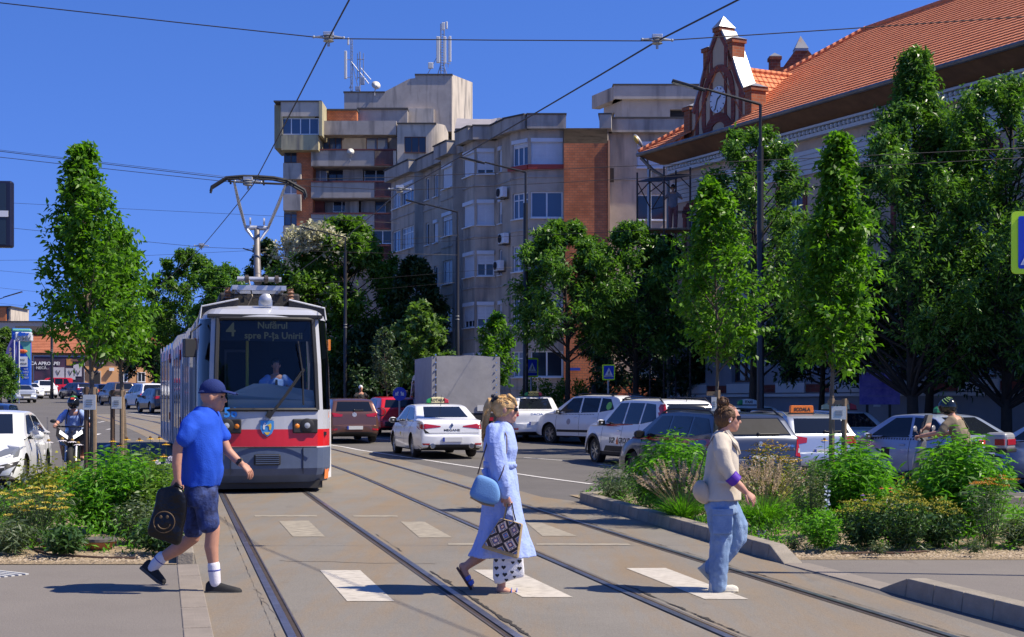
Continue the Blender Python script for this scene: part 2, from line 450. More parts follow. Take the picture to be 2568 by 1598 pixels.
bed_sheet(RBl,lambda y:6.9+.02*(y-14.3),14.33,24.2,'planting_bed')
SW=[(3.2,62),(3.6,56),(4.6,50),(7.2,44),(9.9,38),(12.6,32),(15,26),(18,18)]
b=MB();rows=[[(x+o,y+o*.1,gz(x+o,y+o*.1)+.13)for o in(0,2,5,12)]for x,y in SW]
b.sheet(rows,flip=True);tag(b.build('pavement',M_pave),kind='structure')
b=MB()
b.sheet([[(x-.12,y,gz(x,y)-.05),(x-.11,y,gz(x,y)+.12),(x-.09,y,gz(x,y)+.135),(x+.02,y,gz(x,y)+.135)]for x,y in SW],flip=True)
tag(b.build('kerb',M_kerb),kind='structure')
rg=np.random.default_rng(5);V=[];Q=[]
def scat(n,fx,fy,size):
 for _ in range(n):
  x,y=fx(),fy();z=gz(x,y)+.035;s=size*rg.uniform(.4,1.2)
  a=rg.uniform(0,6.28,1)[0];o=len(V)
  for q in range(4):V.append((x+s*math.cos(a+q*1.57)*(1 if q%2 else.6),y+s*math.sin(a+q*1.57)*(1 if q%2 else.6),z+rg.uniform(0,.5)*s))
  V.append((x,y,z+s*.7))
  for q in range(4):Q.append((o+q,o+(q+1)%4,o+4))
scat(1500,lambda:rg.uniform(-6.4,-3.5),lambda:13.95+abs(rg.normal(0,.5)),.016)
scat(2600,lambda:rg.uniform(2.9,6.8),lambda:14.36+abs(rg.normal(0,.6)),.016)
o=np_mesh('gravel',np.array(V),np.array(Q),mat('gravel chips',(.30,.22,.14),.9,col2=(.50,.41,.30),scale=30));tag(o,'pale gravel chips spread over the soil of the planting beds','gravel',kind='stuff')
STREAK=((.13,.12,.115),1.1,(1.6,1.6,.22),.50,.78)
M_render=mat('grey brown render',(.46,.375,.29),.92,var=.14,scale=.9,stain=STREAK,bump=.25,bscale=30)
M_render2=mat('grey concrete panel',(.40,.35,.30),.92,var=.13,scale=.8,stain=STREAK,bump=.25,bscale=30)
M_render3=mat('pale render',(.52,.45,.36),.92,var=.10,scale=.6,stain=STREAK,bump=.2,bscale=30)
M_yel=mat('yellowish render',(.42,.37,.22),.92,var=.10,scale=.8,stain=STREAK)
M_dark=mat('dark opening',(.02,.02,.022),.9)
M_white=mat('white window frame',(.72,.72,.72),.5,var=.05,scale=2)
M_brownf=mat('brown window frame',(.10,.05,.035),.6)
M_shut=mat('white roller shutter',(.62,.63,.66),.6,var=.06,scale=2)
M_coping=mat('tar coping',(.07,.065,.06),.9)
M_red=mat('red painted balustrade',(.36,.05,.035),.7)
def glassm(name,col,rough=.06):return mat(name,col,rough,spec=.7)
M_gl=[glassm('window glass dark',(.018,.025,.04)),glassm('window glass blue',(.05,.09,.16),.1),glassm('window glass curtained',(.22,.24,.28),.25)]
def brickmat(name,c1,c2,mortar,sx,sy=None,axis='XZ'):
 m=bpy.data.materials.new(name);m.use_nodes=True;nt=m.node_tree;b=nt.nodes['Principled BSDF'];b.inputs['Roughness'].default_value=.9;b.inputs['Specular IOR Level'].default_value=.2
 tc=nt.nodes.new('ShaderNodeTexCoord');mp=nt.nodes.new('ShaderNodeMapping');mp.inputs['Rotation'].default_value=(R(90),0,0)if axis=='XZ' else(0,0,0)
 br=nt.nodes.new('ShaderNodeTexBrick');br.inputs['Scale'].default_value=sx;br.inputs['Mortar Size'].default_value=.018
 br.inputs['Color1'].default_value=(*c1,1);br.inputs['Color2'].default_value=(*c2,1);br.inputs['Mortar'].default_value=(*mortar,1)
 nt.links.new(tc.outputs['Object'],mp.inputs['Vector']);nt.links.new(mp.outputs['Vector'],br.inputs['Vector'])
 n=nt.nodes.new('ShaderNodeTexNoise');n.inputs['Scale'].default_value=.8;n.inputs['Detail'].default_value=8;nt.links.new(tc.outputs['Object'],n.inputs['Vector'])
 r=nt.nodes.new('ShaderNodeValToRGB');r.color_ramp.elements[0].color=(.72,.70,.70,1);r.color_ramp.elements[1].color=(1.1,1.1,1.1,1);r.color_ramp.elements[0].position=.35;r.color_ramp.elements[1].position=.65;nt.links.new(n.outputs['Fac'],r.inputs['Fac'])
 x=nt.nodes.new('ShaderNodeMix');x.data_type='RGBA';x.blend_type='MULTIPLY';x.inputs['Factor'].default_value=1
 nt.links.new(br.outputs['Color'],x.inputs['A']);nt.links.new(r.outputs['Color'],x.inputs['B']);nt.links.new(x.outputs['Result'],b.inputs['Base Color'])
 MATS[name]=m;return m
M_brick=brickmat('orange brick',(.66,.22,.09),(.55,.17,.07),(.23,.15,.10),1.9)
M_brickd=brickmat('dark red brick',(.27,.075,.055),(.21,.055,.042),(.16,.10,.085),2.2)
class Bld:
 def __init__(s,name,label,cat,base,group=None):
  s.e=thing(name,label,cat,base,0,group);s.base=Vector(base)
 def L(s,p):return Vector(p)-s.base
 def part(s,mb,name,mats,parent=None,**k):
  mb.v=[tuple(Vector(v)-s.base)for v in mb.v]
  return mb.build(name,mats,parent or s.e,**k)
def wall(mb,o,U,W,z0,z1,holes,N,depth=.18,m=0,mr=0):
 """wall in the plane o + u*U, z; holes (u0,u1,z0,z1) cut out with reveals going inwards (against N)"""
 o=Vector((o[0],o[1],0));U=Vector((U[0],U[1],0)).normalized();N=Vector((N[0],N[1],0)).normalized()
 us=sorted({0,W,*[h[0]for h in holes],*[h[1]for h in holes]});zs=sorted({z0,z1,*[h[2]for h in holes],*[h[3]for h in holes]})
 P=lambda u,z,d=0.:o+U*u+Vector((0,0,z))-N*d
 for i in range(len(us)-1):
  for j in range(len(zs)-1):
   cu,cz=(us[i]+us[i+1])/2,(zs[j]+zs[j+1])/2
   if any(h[0]<cu<h[1]and h[2]<cz<h[3]for h in holes):continue
   q=[P(us[i],zs[j]),P(us[i+1],zs[j]),P(us[i+1],zs[j+1]),P(us[i],zs[j+1])]
   if U.cross(Vector((0,0,1))).dot(N)<0:q.reverse()
   mb.add(q,[(0,1,2,3)],m)
 for u0,u1,a,b in holes:
  for q in((P(u0,a),P(u0,b),P(u0,b,depth),P(u0,a,depth)),(P(u1,a),P(u1,a,depth),P(u1,b,depth),P(u1,b)),(P(u0,a),P(u0,a,depth),P(u1,a,depth),P(u1,a)),(P(u0,b),P(u1,b),P(u1,b,depth),P(u0,b,depth))):
   mb.add(q,[(0,1,2,3)],mr)
wr=random.Random(11)
def window(B,o,U,N,u0,u1,z0,z1,depth=.14,bars=2,frame=None,glass=None,shutter=0.,sill=True,hbar=False,name='window'):
 U=Vector((U[0],U[1],0)).normalized();N=Vector((N[0],N[1],0)).normalized();o=Vector((o[0],o[1],0))
 M=Matrix(((U.x,-N.x,0),(U.y,-N.y,0),(0,0,1)))
 w=u1-u0;h=z1-z0;fr=MB();t=.07
 c=lambda u,z,d:o+U*u+Vector((0,0,z))-N*d
 fr.box(c(u0+t/2,(z0+z1)/2,depth),(t,.07,h),rot=M);fr.box(c(u1-t/2,(z0+z1)/2,depth),(t,.07,h),rot=M)
 fr.box(c((u0+u1)/2,z0+t/2,depth),(w-2*t,.07,t),rot=M);fr.box(c((u0+u1)/2,z1-t/2,depth),(w-2*t,.07,t),rot=M)
 for i in range(1,bars):fr.box(c(u0+w*i/bars,(z0+z1)/2,depth),(.08,.062,h-2*t),rot=M)
 if hbar:fr.box(c((u0+u1)/2,z0+h*.72,depth),(w-2*t,.058,.06),rot=M)
 if sill:fr.box(c((u0+u1)/2,z0-.03,-.03),(w+.08,.2,.05),rot=M)
 f=B.part(fr,name,frame or M_white)
 g=MB();g.box(c((u0+u1)/2,(z0+z1)/2,depth+.005),(w-t,.02,h-t),rot=M)
 B.part(g,'pane',glass or wr.choice(M_gl),f)
 if shutter>0:
  s=MB();s.box(c((u0+u1)/2,z1-.09,depth-.12),(w,.18,.2),rot=M)
  n=max(2,int(h*shutter/.07))
  for i in range(n):s.box(c((u0+u1)/2,z1-.18-(i+.5)*h*shutter/n,depth-.055),(w-.06,.03,h*shutter/n-.008),rot=M)
  B.part(s,'roller_shutter',M_shut,f)
def nrm(p,q,toward=(-12,0)):
 d=(Vector(q)-Vector(p)).normalized();n=Vector((d.y,-d.x));mid=(Vector(p)+Vector(q))/2
 return n if n.dot(Vector(toward)-mid)>0 else-n
A=Bld('apartment_block','grey brown apartment block with glazed bays and an orange brick corner pier','apartment building',(0,80,.5))
def FA(px):
 y=32.93/((px-1284)/3567+.4333);return Vector((-.4333*(y-76),y))
u_=Vector((-.397,.918))
A1=FA(1243);B1=A1+Vector((-1.15,0));C1=B1+u_*1.75;D1=C1+Vector((1.15,0))
A2=FA(1165);B2=A2+Vector((-.66,0));C2=B2+u_*2.0;D2=C2+Vector((.66,0))
A3=FA(1062);B3=A3+Vector((-.55,0));C3=B3+u_*4.6
pxd=lambda px,d:Vector(((px-CX)*d/F,d))
P1,P2,P3=pxd(1281,76),pxd(1326,75),pxd(1414,75)
P4,P5,P6,P7=pxd(1414,74.6),pxd(1524,74.6),pxd(1526,76),pxd(1790,76)
P0=FA(1281)
SK=[2.95+2.8*k for k in range(5)]
segs=[(C3,B3,0,[(.06,.40,2,(.3,0,.5,0,0)),(.46,.96,3,(0,0,.4,0,.3))]),(B3,A3,1,[]),(A3,D2,0,[(.08,.20,1,(0,0,0,0,0)),(.38,.52,1,(0,.5,0,.9,0)),(.68,.84,1,(.9,.6,.9,0,.9))]),(D2,C2,1,[]),(C2,B2,0,[(.14,.92,2,(0,0,0,.2,.95))]),(B2,A2,1,[]),(A2,D1,0,[]),(D1,C1,1,[]),(C1,B1,0,[(.06,.96,3,(.5,.6,.95,.9,.95))]),(B1,A1,0,[(.10,.93,2,(.5,.55,.4,.95,.7))]),(A1,P0,0,[(.22,.42,1,(.2,.3,0,.5,.95))]),(P1,P2,0,[(.10,.95,3,(0,0,0,0,.15))]),(P2,P3,0,[(.06,.97,2,(0,0,0,0,.92))]),(P3,P4,1,[]),(P5,P6,1,[]),(P6,P7,0,[(.27,.535,2,(0,.2,0,0,.92))]),]
W1=MB()
zt=16.0
for p,q,m,ws in segs:
 n=nrm(p,q);L=(q-p).length;U=(q-p)/L;holes=[]
 for f0,f1,bars,sh in ws:
  for k in range(5):
   tall=-1.0 if(m==0 and bars==3 and k==1 and p is C3)else 0
   holes.append((f0*L,f1*L,SK[k]+tall,SK[k]+1.38))
 wall(W1,p,U,L,-.5,zt,holes,n,.2,m,1)
 i=0
 for f0,f1,bars,sh in ws:
  for k in range(5):
   h=holes[i];i+=1
   window(A,p,U,n,h[0],h[1],h[2],h[3],.12,bars,shutter=sh[k],hbar=(bars==3))
W1 .add([(p[0],p[1],zt)for p in(C3,B3,A3,D2,C2,B2,A2,D1,C1,B1,A1,P0,P1,P2,P3,P4,P5,P6,P7,(11,92),(0,105))],[tuple(range(21))],1)
A.part(W1,'wall',[M_render,M_render2])
W1=MB()
for p,q,m,ws in segs:
 if(q-p).length<.8:continue
 n=nrm(p,q);L=(q-p).length;U=(q-p)/L;M=Matrix(((U.x,-n.x,0),(U.y,-n.y,0),(0,0,1)));mid=(p+q)/2
 W1=MB();W1 .box((mid.x+n.x*.12,mid.y+n.y*.12,16.34),(L+.2,.62,.72),0,rot=M)
 W1 .box((mid.x+n.x*.14,mid.y+n.y*.14,16.74),(L+.26,.72,.07),1,rot=M)
 if ws:
  for k in range(5):A.part(MB().box((mid.x+n.x*.012,mid.y+n.y*.012,SK[k]-.62),(L,.07,.09),0,rot=M),'ledge',M_render2)
 A.part(W1,'parapet',[M_render2,M_coping])
W1=MB();wall(W1,P4,(1,0),(P5-P4).length,-.5,15.2,[],(0,-1));wall(W1,pxd(1400,75.6),(1,0),5.2,-.5,2.9,[],(0,-1))
A.part(W1,'brick_pier',M_brick)
W1=MB();W1 .box((P5 .x+.06,P5 .y+.15,7.6),(.1,.5,15.5));W1 .box((P5 .x+.22,P5 .y+.45,13.6),(.25,.3,.7),1);W1 .box((P5 .x+.22,P5 .y+.45,8.6),(.25,.3,.7),1)
A.part(W1,'pier_edge',[mat('sunlit orange edge',(.52,.26,.13),.8,var=.15,scale=1),M_dark])  # sun on the pier's right edge put into its orange colour
W1=MB();
for p,q in((P1,P2),(P2,P3)):
 n=nrm(p,q);U=(q-p).normalized();M=Matrix(((U.x,-n.x,0),(U.y,-n.y,0),(0,0,1)));mid=(p+q)/2
 W1 .box((mid.x+n.x*.1,mid.y+n.y*.1,14.02),((q-p).length+.1,.2,.24),rot=M)
A.part(W1,'balustrade',M_red)
W1=MB();q=pxd(1560,80);wall(W1,q,(1,0),5.7,16,18.6,[(2.7,4.6,17.05,18.1)],(0,-1),.3);wall(W1,(q.x-.9,q.y+2),(.9,-2),2.19,16,18.6,[(.7,1.3,17.2,18.1)],(-1,-.4),.3)
W1 .box((q.x+2.7,q.y+.3,18.98),(6.4,1.4,.75));W1 .box((q.x+2.7,q.y+.28,19.40),(6.5,1.5,.07),1);W1 .box((q.x-.75,q.y+1.1,18.98),(.5,2.9,.75),rot=Matrix.Rotation(R(24),3,'Z'));W1 .box((q.x+3,q.y+4,18.5),(6,6,.2),1)
A.part(W1,'penthouse',[M_render2,M_coping])
W1=MB();W1 .box((q.x+3.65,q.y+.35,17.55),(1.9,.04,1.05));A.part(W1,'penthouse_opening',M_dark)
window(A,q,(1,0),(0,-1),3.9,4.62,17.05,18.1,.2,1,frame=M_brownf)
def aircon(p,n,name='air_conditioner',label=None,rz=0):
 t=thing(name,label,'air conditioner',p,rz,'air conditioners on the facades')
 MB().box((0,0,0),(.8,.3,.55)).build('casing',M_white,t,bevel=.03)
 MB().lathe([(.0,0),(.21,0),(.23,.02)],20,M=Matrix.Translation((-.12,-.165,0))@Matrix.Rotation(R(90),4,'X')).build('fan_grille',M_dark,t)
 MB().box((-.25,.05,-.32),(.05,.45,.05)).box((.25,.05,-.32),(.05,.45,.05)).box((0,.2,-.32),(.52,.05,.052)).build('bracket',M_coping,t)
nA=nrm(A1,P0);ang=math.atan2(nA.x,-nA.y)*1.0
for z,f,lb in((12.9,.75,'white air conditioner beside the top shuttered bay of the apartment block'),(10.4,.85,'white air conditioner high on the recess between the two bays of the apartment block'),(9.0,.55,'white air conditioner lower on the recess by the narrow window')):
 p=A1 .lerp(P0,f)+nA*.3;aircon((p.x,p.y,z),nA,label=lb,rz=math.atan2(-nA.x,-nA.y)*-1)
pl=thing('street_plaque','small blue street name plaque on the brick wall','sign',(0,0,0))
p=at(1437,926,74.5);pl.location=p
MB().box((0,0,0),(.75,.03,.14)).build('plate',mat('enamel blue',(.02,.06,.36),.4),pl)
T=Bld('tower_block','tall stepped tower block with loggias, brick strip and rooftop machine room','apartment building',(-12,130,2))
DT=126.
def rect(mb,x0,x1,y0,y1,d0,th,m=0):
 """box whose front face covers photo pixels x0..x1, y0..y1 at depth d0"""
 a,c=at(x0,y1,d0),at(x1,y0,d0)
 mb.box(((a.x+c.x)/2,d0+th/2,(a.z+c.z)/2),(c.x-a.x,th,c.z-a.z),m);return mb
def twin(x0,x1,y0,y1,d0,bars=2,fr=None,g=None,nm='window'):
 a,c=at(x0,y1,d0),at(x1,y0,d0);window(T,(a.x,d0),(1,0),(0,-1),0,c.x-a.x,a.z,c.z,-.02,bars,fr,g,sill=False,name=nm)
w_=MB()
rect(w_,742,1040,330,1000,128.2,12,0)
rect(w_,895,1022,272,318,128.6,9,0)
rect(w_,800,895,276,302,127.5,8,2)
rect(w_,744,784,376,1000,125.9,12,3)
rect(w_,712,752,300,380,127.2,10,0)
T.part(w_,'wall',[M_render2,M_render3,M_brick,M_brick])
w_=MB();rect(w_,1016,1088,272,320,129.5,8,0);T.part(w_,'upper_wall',M_render3)  # right face of the grey wall, its sunlight put into a paler render
w_=MB();a=at(996,309,125.4);c=at(1092,309,125.4);z0=0;z1=a.z
pl_=[(a.x,125.4),(c.x-.6,125.4)]
for i in range(1,9):
 t=PI/2*i/9;pl_.append((c.x-.6+.9*math.sin(t)*1.6,125.4+1.44*(1-math.cos(t))))
pl_+=[(c.x+.95,131),(c.x+1.1,136),(a.x,136)]
hx0,hx1=at(1014,0,125.4).x,at(1068,0,125.4).x;hz0,hz1=at(0,383,125.4).z,at(0,343,125.4).z
wall(w_,pl_[0],(1,0),pl_[1][0]-pl_[0][0],z0,z1,[(hx0-a.x,hx1-a.x,hz0,hz1)],(0,-1),.2)
for i in range(1,len(pl_)):
 p,q=pl_[i],pl_[(i+1)%len(pl_)]
 w_.add([(p[0],p[1],z0),(q[0],q[1],z0),(q[0],q[1],z1),(p[0],p[1],z1)],[(0,1,2,3)])
w_.add([(p[0],p[1],z1)for p in pl_],[tuple(range(len(pl_)))],1)
T.part(w_,'rounded_wall',[M_render3,M_coping],smooth=30)
window(T,(hx0,125.4),(1,0),(0,-1),0,hx1-hx0,hz0,hz1,.1,3,M_brownf,M_gl[0])
w_=MB();prof=[(863,275),(863,231),(963,231),(1026,198),(1041,196),(1041,187),(1133,187),(1133,330),(1000,330)]
pts=[at(x,y,130)for x,y in prof];n=len(pts)
a=pts[6];
w_.add([(p.x,130,p.z)for p in pts]+[(p.x,138,p.z)for p in pts],[tuple(range(n)),tuple(range(2*n-1,n-1,-1))]+[(i,n+i,n+(i+1)%n,(i+1)%n)for i in range(n)])
T.part(w_,'machine_room',M_render2,fix=True)
w_=MB();c=at(1185,207,136.5)
w_.add([(a.x-.0,130.02,10),(c.x,136.5,10),(c.x,136.5,c.z),(a.x,130.02,a.z+.02),(a.x-3,138,a.z)],[(0,1,2,3),(3,2,4)]);T.part(w_,'machine_room_side',M_render3)  # side face of the machine room, sunlight painted in as paler render
w_=MB()
for x0,x1,y in((862,964,231),(1041,1134,187)):rect(w_,x0-1,x1+1,y-2,y+1.5,129.9,8)
rect(w_,895,1023,270,274,128.4,8);rect(w_,798,896,273,277,127.3,8);rect(w_,995,1094,307.5,310,125.2,5)
T.part(w_,'coping',M_coping)
w_=MB();rect(w_,704,806,254,292,124.6,5,0);rect(w_,688,706,262,372,126,4,1);rect(w_,705,798,338,376,124.6,5,1);rect(w_,800,808,254,340,124.4,4,1);rect(w_,703,709,292,340,124.6,5,1)
rect(w_,686,806,252,255.5,124.5,5,2);rect(w_,706,790,289,297,124.8,.3,1)
T.part(w_,'corner_bay',[M_render3,M_yel,M_coping])
twin(708,800,297,338,124.9,4,M_white,M_gl[1])
w_=MB()
for i in range(4):
 y=409+i*78.5;rect(w_,709+1,754,y,y+40,125.2,2.2,0)
rect(w_,712,748,376,1000,126.2,3,0)
T.part(w_,'balcony',M_render2)
for i in range(4):
 y=379+i*78.5;twin(713,747,y,y+30,126.15,2,M_brownf if i%2==0 else M_white,M_gl[(i*2)%3])
w_=MB();rr_=MB()
rect(w_,782,994,303,338,125.6,1.6,0)
for i in range(4):
 y0=377+i*80;rect(w_,780,939,y0,y0+39,125.6,.25,0);rect(w_,780,993,y0+33,y0+41,125.75,2.4,0)
 rect(w_,986,994,y0-2,y0+39,125.6,2.2,1);
 rect(rr_,780,994,y0-3.5,y0,125.5,.3,0);rect(rr_,939,986,y0+35,y0+38,125.5,.15,0)
 for k in range(15):rect(rr_,940+k*3.1,941.3+k*3.1,y0,y0+36,125.55,.06,0)
for x0,x1,y0,y1,m in((742,782,336,378,0),(860,910,415,455,0),(900,940,497,533,0),(782,812,497,535,2),(865,905,497,535,1)):rect(w_,x0,x1,y0,y1,127.4,.9,m)
T.part(w_,'loggia_parapet',[M_render2,M_render3,M_brickd]);T.part(rr_,'balustrade',mat('brown red railing',(.13,.035,.03),.7))
for x0,x1,y0,y1,br,fr,g in((810,858,344,378,3,M_brownf,1),(918,974,343,378,2,M_brownf,2),(786,820,417,458,2,M_white,2),(824,886,421,458,3,M_dark,0),(914,972,420,455,2,M_white,0),(835,880,503,533,2,M_white,0),(914,968,502,534,2,M_white,1),(782,905,575,612,6,M_gl[1],1),(910,985,578,612,3,M_white,0)):
 twin(x0,x1,y0,y1,128.0 if y0<560 else 125.9,br,fr,M_gl[g])
w_=MB();rect(w_,1140,1246,324,372,118,6,1);rect(w_,1246,1262,296,350,119,6,1);rect(w_,1262,1328,294,350,120,6,1);rect(w_,1142,1248,322,326,117.9,6,2)
rows=[]
for i in range(9):
 t=i/8;y=324-27*(1-(1-t)**2);d=118+3*t
 rows.append([at(1140+8*t,y,d),at(1180,y+1.5,d),at(1232,y+2,d),at(1250+4*t,y-2*t,d)])
w_.sheet(rows,0);T.part(w_,'lower_wing',[mat('grey roofing',(.28,.26,.27),.8,var=.1,scale=1),M_render3,M_coping])
M_galv=mat('galvanised steel',(.36,.37,.39),.45,metal=.7,var=.15,scale=4);M_cream=mat('cream aerial casing',(.62,.60,.55),.5);M_blk=mat('black cable',(.015,.015,.017),.6)
def aerial(name,label,base):
 return thing(name,label,'aerial',base,0,'aerials on the tower roof')
def seg(mb,b,x0,y0,x1,y1,d,r,m=0):mb.tube([at(x0,y0,d)-b,at(x1,y1,d)-b],r,6,m)
d_=131.
b0=at(878,231,d_);t=aerial('aerial_mast','lattice mast with tall cream panel at the left end of the tower roof',b0);mb=MB()
for s in((880,231,880,98,.05),(884,231,884,100,.04),(870,150,880,150,.03),(870,194,880,194,.03),(881,155,925,210,.05),(897,215,883,160,.04),(876,222,884,205,.04)):seg(mb,b0,*s[:4],d_,s[4])
for i in range(14):seg(mb,b0,880,110+i*9,884,113+i*9,d_,.025)
mb.build('mast',M_galv,t)
for x0,x1,y0,y1 in((864.5,871,130,200),(872,876.5,97,115)):
 mb=MB();a,c=at(x0,y1,d_)-b0,at(x1,y0,d_)-b0;mb.box(((a.x+c.x)/2,-.3,(a.z+c.z)/2),(c.x-a.x,.22,c.z-a.z));mb.build('panel',M_cream,t,bevel=.04)
b0=at(903,231,d_);t=aerial('aerial_mast','three pronged aerial mast with small grey boxes in the middle of the roof edge',b0);mb=MB()
for s in((896.5,200,896.5,134,.04),(902.5,231,902.5,130,.06),(911.5,200,911.5,134,.04),(895,149,913,149,.04),(895,195,913,195,.04),(905,171,930,200,.04)):seg(mb,b0,*s[:4],d_,s[4])
mb.build('mast',M_galv,t)
mb=MB()
for x0,x1,y0,y1 in((905,915,196,214),(892,904,219,229)):
 a,c=at(x0,y1,d_)-b0,at(x1,y0,d_)-b0;mb.box(((a.x+c.x)/2,-.3,(a.z+c.z)/2),(c.x-a.x,.3,c.z-a.z))
mb.build('radio_box',M_galv,t,bevel=.03)
def dish(name,label,p,r,rz,tilt=20):
 t=thing(name,label,'satellite dish',p,rz,'satellite dishes')
 MB().lathe([(r*i/8,.35*r*(i/8)**2)for i in range(9)],24,M=Matrix.Rotation(R(90-tilt),4,'X')).build('reflector',M_cream,t,smooth='all')
 MB().tube([(0,.05,-.1),(0,.35,-.5*r-.3),(0,.3,-r-.4)],.04,6).build('bracket',M_galv,t)
 MB().tube([(0,-.02,-r*.9),(0,-r*.9,-.2*r)],.02,6).box((0,-r*.9,-.18*r),(.1,.1,.1)).build('receiver_arm',M_galv,t)
dish('satellite_dish','round satellite dish on the parapet of the tower machine room',at(942,216,129.6),.42,R(20))
dish('satellite_dish','round satellite dish on the second loggia parapet of the tower',at(879,382,125.3),.32,R(10))
b0=at(1112,187,133);t=aerial('aerial_mast','tall mast with three cream panels on the highest roof block',b0);mb=MB();d_=133.
for s in((1105.5,187,1105.5,60,.06),(1114,187,1114,55,.06),(1124,170,1124,92,.03),(1120,160,1130,160,.03),(1098,187,1106,160,.05),(1120,187,1112,160,.05),(1072,187,1080,172,.04),(1084,165,1095,145,.03)):seg(mb,b0,*s[:4],d_,s[4])
for i in range(15):seg(mb,b0,1105.5,85+i*6.5,1113,88+i*6.5,d_,.03)
mb.build('mast',M_galv,t)
for x0,x1,y0,y1 in((1094.5,1104,94,160),(1112,1119.5,94,161),(1126,1132,93,157),(1108,1116,59,78),(1118,1123,57,75),(1074,1087,159,174)):
 mb=MB();a,c=at(x0,y1,d_)-b0,at(x1,y0,d_)-b0;mb.box(((a.x+c.x)/2,-.3,(a.z+c.z)/2),(c.x-a.x,.25,c.z-a.z));mb.build('panel',M_cream,t,bevel=.05)
SC=Vector((6.4,56.6));us=Vector((.4545,-.891)).normalized();ns=Vector((-.891,-.4545)).normalized()
S_=Bld('school_house','old plastered school house with orange tiled roof and a clock gable','school',(SC.x,SC.y,.4))
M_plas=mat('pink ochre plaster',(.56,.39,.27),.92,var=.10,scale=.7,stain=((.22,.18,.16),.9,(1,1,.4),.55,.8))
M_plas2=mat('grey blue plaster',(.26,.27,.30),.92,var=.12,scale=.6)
M_band=mat('white plaster band',(.58,.57,.56),.9,var=.06,scale=1)
M_soff=mat('varnished soffit boards',(.22,.105,.045),.7,var=.2,scale=2)
M_gut=mat('zinc gutter',(.20,.19,.18),.5,metal=.6,var=.25,scale=2)
M_zinc=mat('pale sheet metal',(.27,.27,.28),.45,metal=.3,var=.08,scale=1.5,stain=((.35,.18,.08),1.2,(1,1,1),.64,.76))
sp=lambda s,z,o=0.:Vector((SC.x+us.x*s+ns.x*o,SC.y+us.y*s+ns.y*o,z))
LEN=36.
MS=Matrix(((us.x,-ns.x,0),(us.y,-ns.y,0),(0,0,1)))
holes=[];wins=[]
for i in range(12):
 s0=1.0+i*2.95
 holes.append((s0,s0+1.25,5.6,9.0));holes.append((s0,s0+1.25,2.35,4.4));wins.append(s0)
w_=MB()
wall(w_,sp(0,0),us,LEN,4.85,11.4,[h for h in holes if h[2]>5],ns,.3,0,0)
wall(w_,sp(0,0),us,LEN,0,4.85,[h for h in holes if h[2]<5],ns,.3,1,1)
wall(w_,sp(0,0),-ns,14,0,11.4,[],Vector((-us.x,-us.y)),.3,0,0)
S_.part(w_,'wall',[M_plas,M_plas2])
for s0 in wins:
 window(S_,sp(0,0),us,ns,s0,s0+1.25,5.6,9.0,.2,2,mat('pale blue window frame',(.45,.52,.60),.6),M_gl[0],hbar=True,sill=False)
 window(S_,sp(0,0),us,ns,s0,s0+1.25,2.35,4.4,.2,2,M_brownf,M_gl[0],sill=False)
w_=MB()
for s0 in wins:
 for k in range(9):
  a=PI*k/8;c=sp(s0+.625+.72*math.cos(a),9.0+.30*math.sin(a),.03);w_.box(c,(.26,.08,.30),1,rot=MS@Matrix.Rotation(-(a-PI/2),3,'Y'))
 w_.box(sp(s0+.625,2.12,.05),(1.6,.12,.34),0,rot=MS)
 w_.box(sp(s0+.625,5.42,.05),(1.6,.12,.22),0,rot=MS)
 for dx in(-.12,1.37):w_.box(sp(s0+dx,7.2,.02),(.2,.06,3.3),1,rot=MS)
 w_.box(sp(s0+2.1,2.1,.03),(1.3,.06,.28),1,rot=MS)
w_.box(sp(LEN/2,1.86,.06),(LEN,.12,.1),0,rot=MS)
w_.box(sp(LEN/2,4.85,.06),(LEN,.14,.3),1,rot=MS)
for k in range(5):w_.box(sp(LEN/2,9.55+k*.17,.03),(LEN,.06,.15),0,rot=MS)
w_.box(sp(LEN/2,10.72,.12),(LEN,.3,.12),0,rot=MS);w_.box(sp(LEN/2,10.98,.18),(LEN+.2,.42,.08),0,rot=MS)
for k in range(170):w_.ball(sp(.1+k*.21,10.86,.25),(.085,.085,.085),0,6)
S_.part(w_,'facade_trim',[M_band,M_brickd])
w_=MB();q=[sp(-.9,11.44,1.0),sp(LEN,11.44,1.0),sp(LEN,11.02,.2),sp(-.2,11.02,.2)];w_.add(q,[(0,1,2,3)]);w_.add([sp(-.9,11.44,1.0),sp(-.2,11.02,.2),sp(-.2,11.02,-9),sp(-.9,11.44,-9)],[(0,1,2,3)])
w_.add([sp(-.9,11.5,1.0),sp(LEN,11.5,1.0),sp(LEN,11.44,1.0),sp(-.9,11.44,1.0)],[(0,1,2,3)])
S_.part(w_,'eaves',M_soff)
w_=MB();w_.tube([sp(-.95,11.52,1.06),sp(LEN,11.52,1.06)],.085,8)
w_.tube([sp(-.8,11.4,1.0),sp(-.55,10.9,.6),sp(-.15,10.5,.12),sp(-.12,.4,.12)],.07,8);S_.part(w_,'gutter',M_gut)
def tilemat(name,c1,c2,pitch):
 m=mat(name,c1,.85,scale=1.6,col2=c2);nt=m.node_tree;b=nt.nodes['Principled BSDF']
 tc=nt.nodes.new('ShaderNodeTexCoord');wv=nt.nodes.new('ShaderNodeTexWave');wv.bands_direction='X';wv.inputs['Scale'].default_value=pitch;wv.inputs['Distortion'].default_value=.15
 nt.links.new(tc.outputs['Object'],wv.inputs['Vector'])
 bp=nt.nodes.new('ShaderNodeBump');bp.inputs['Strength'].default_value=.9;bp.inputs['Distance'].default_value=.06
 nt.links.new(wv.outputs['Fac'],bp.inputs['Height']);nt.links.new(bp.outputs['Normal'],b.inputs['Normal'])
 return m
M_tile=tilemat('orange roof tile',(.60,.175,.070),(.72,.25,.11),1.35)
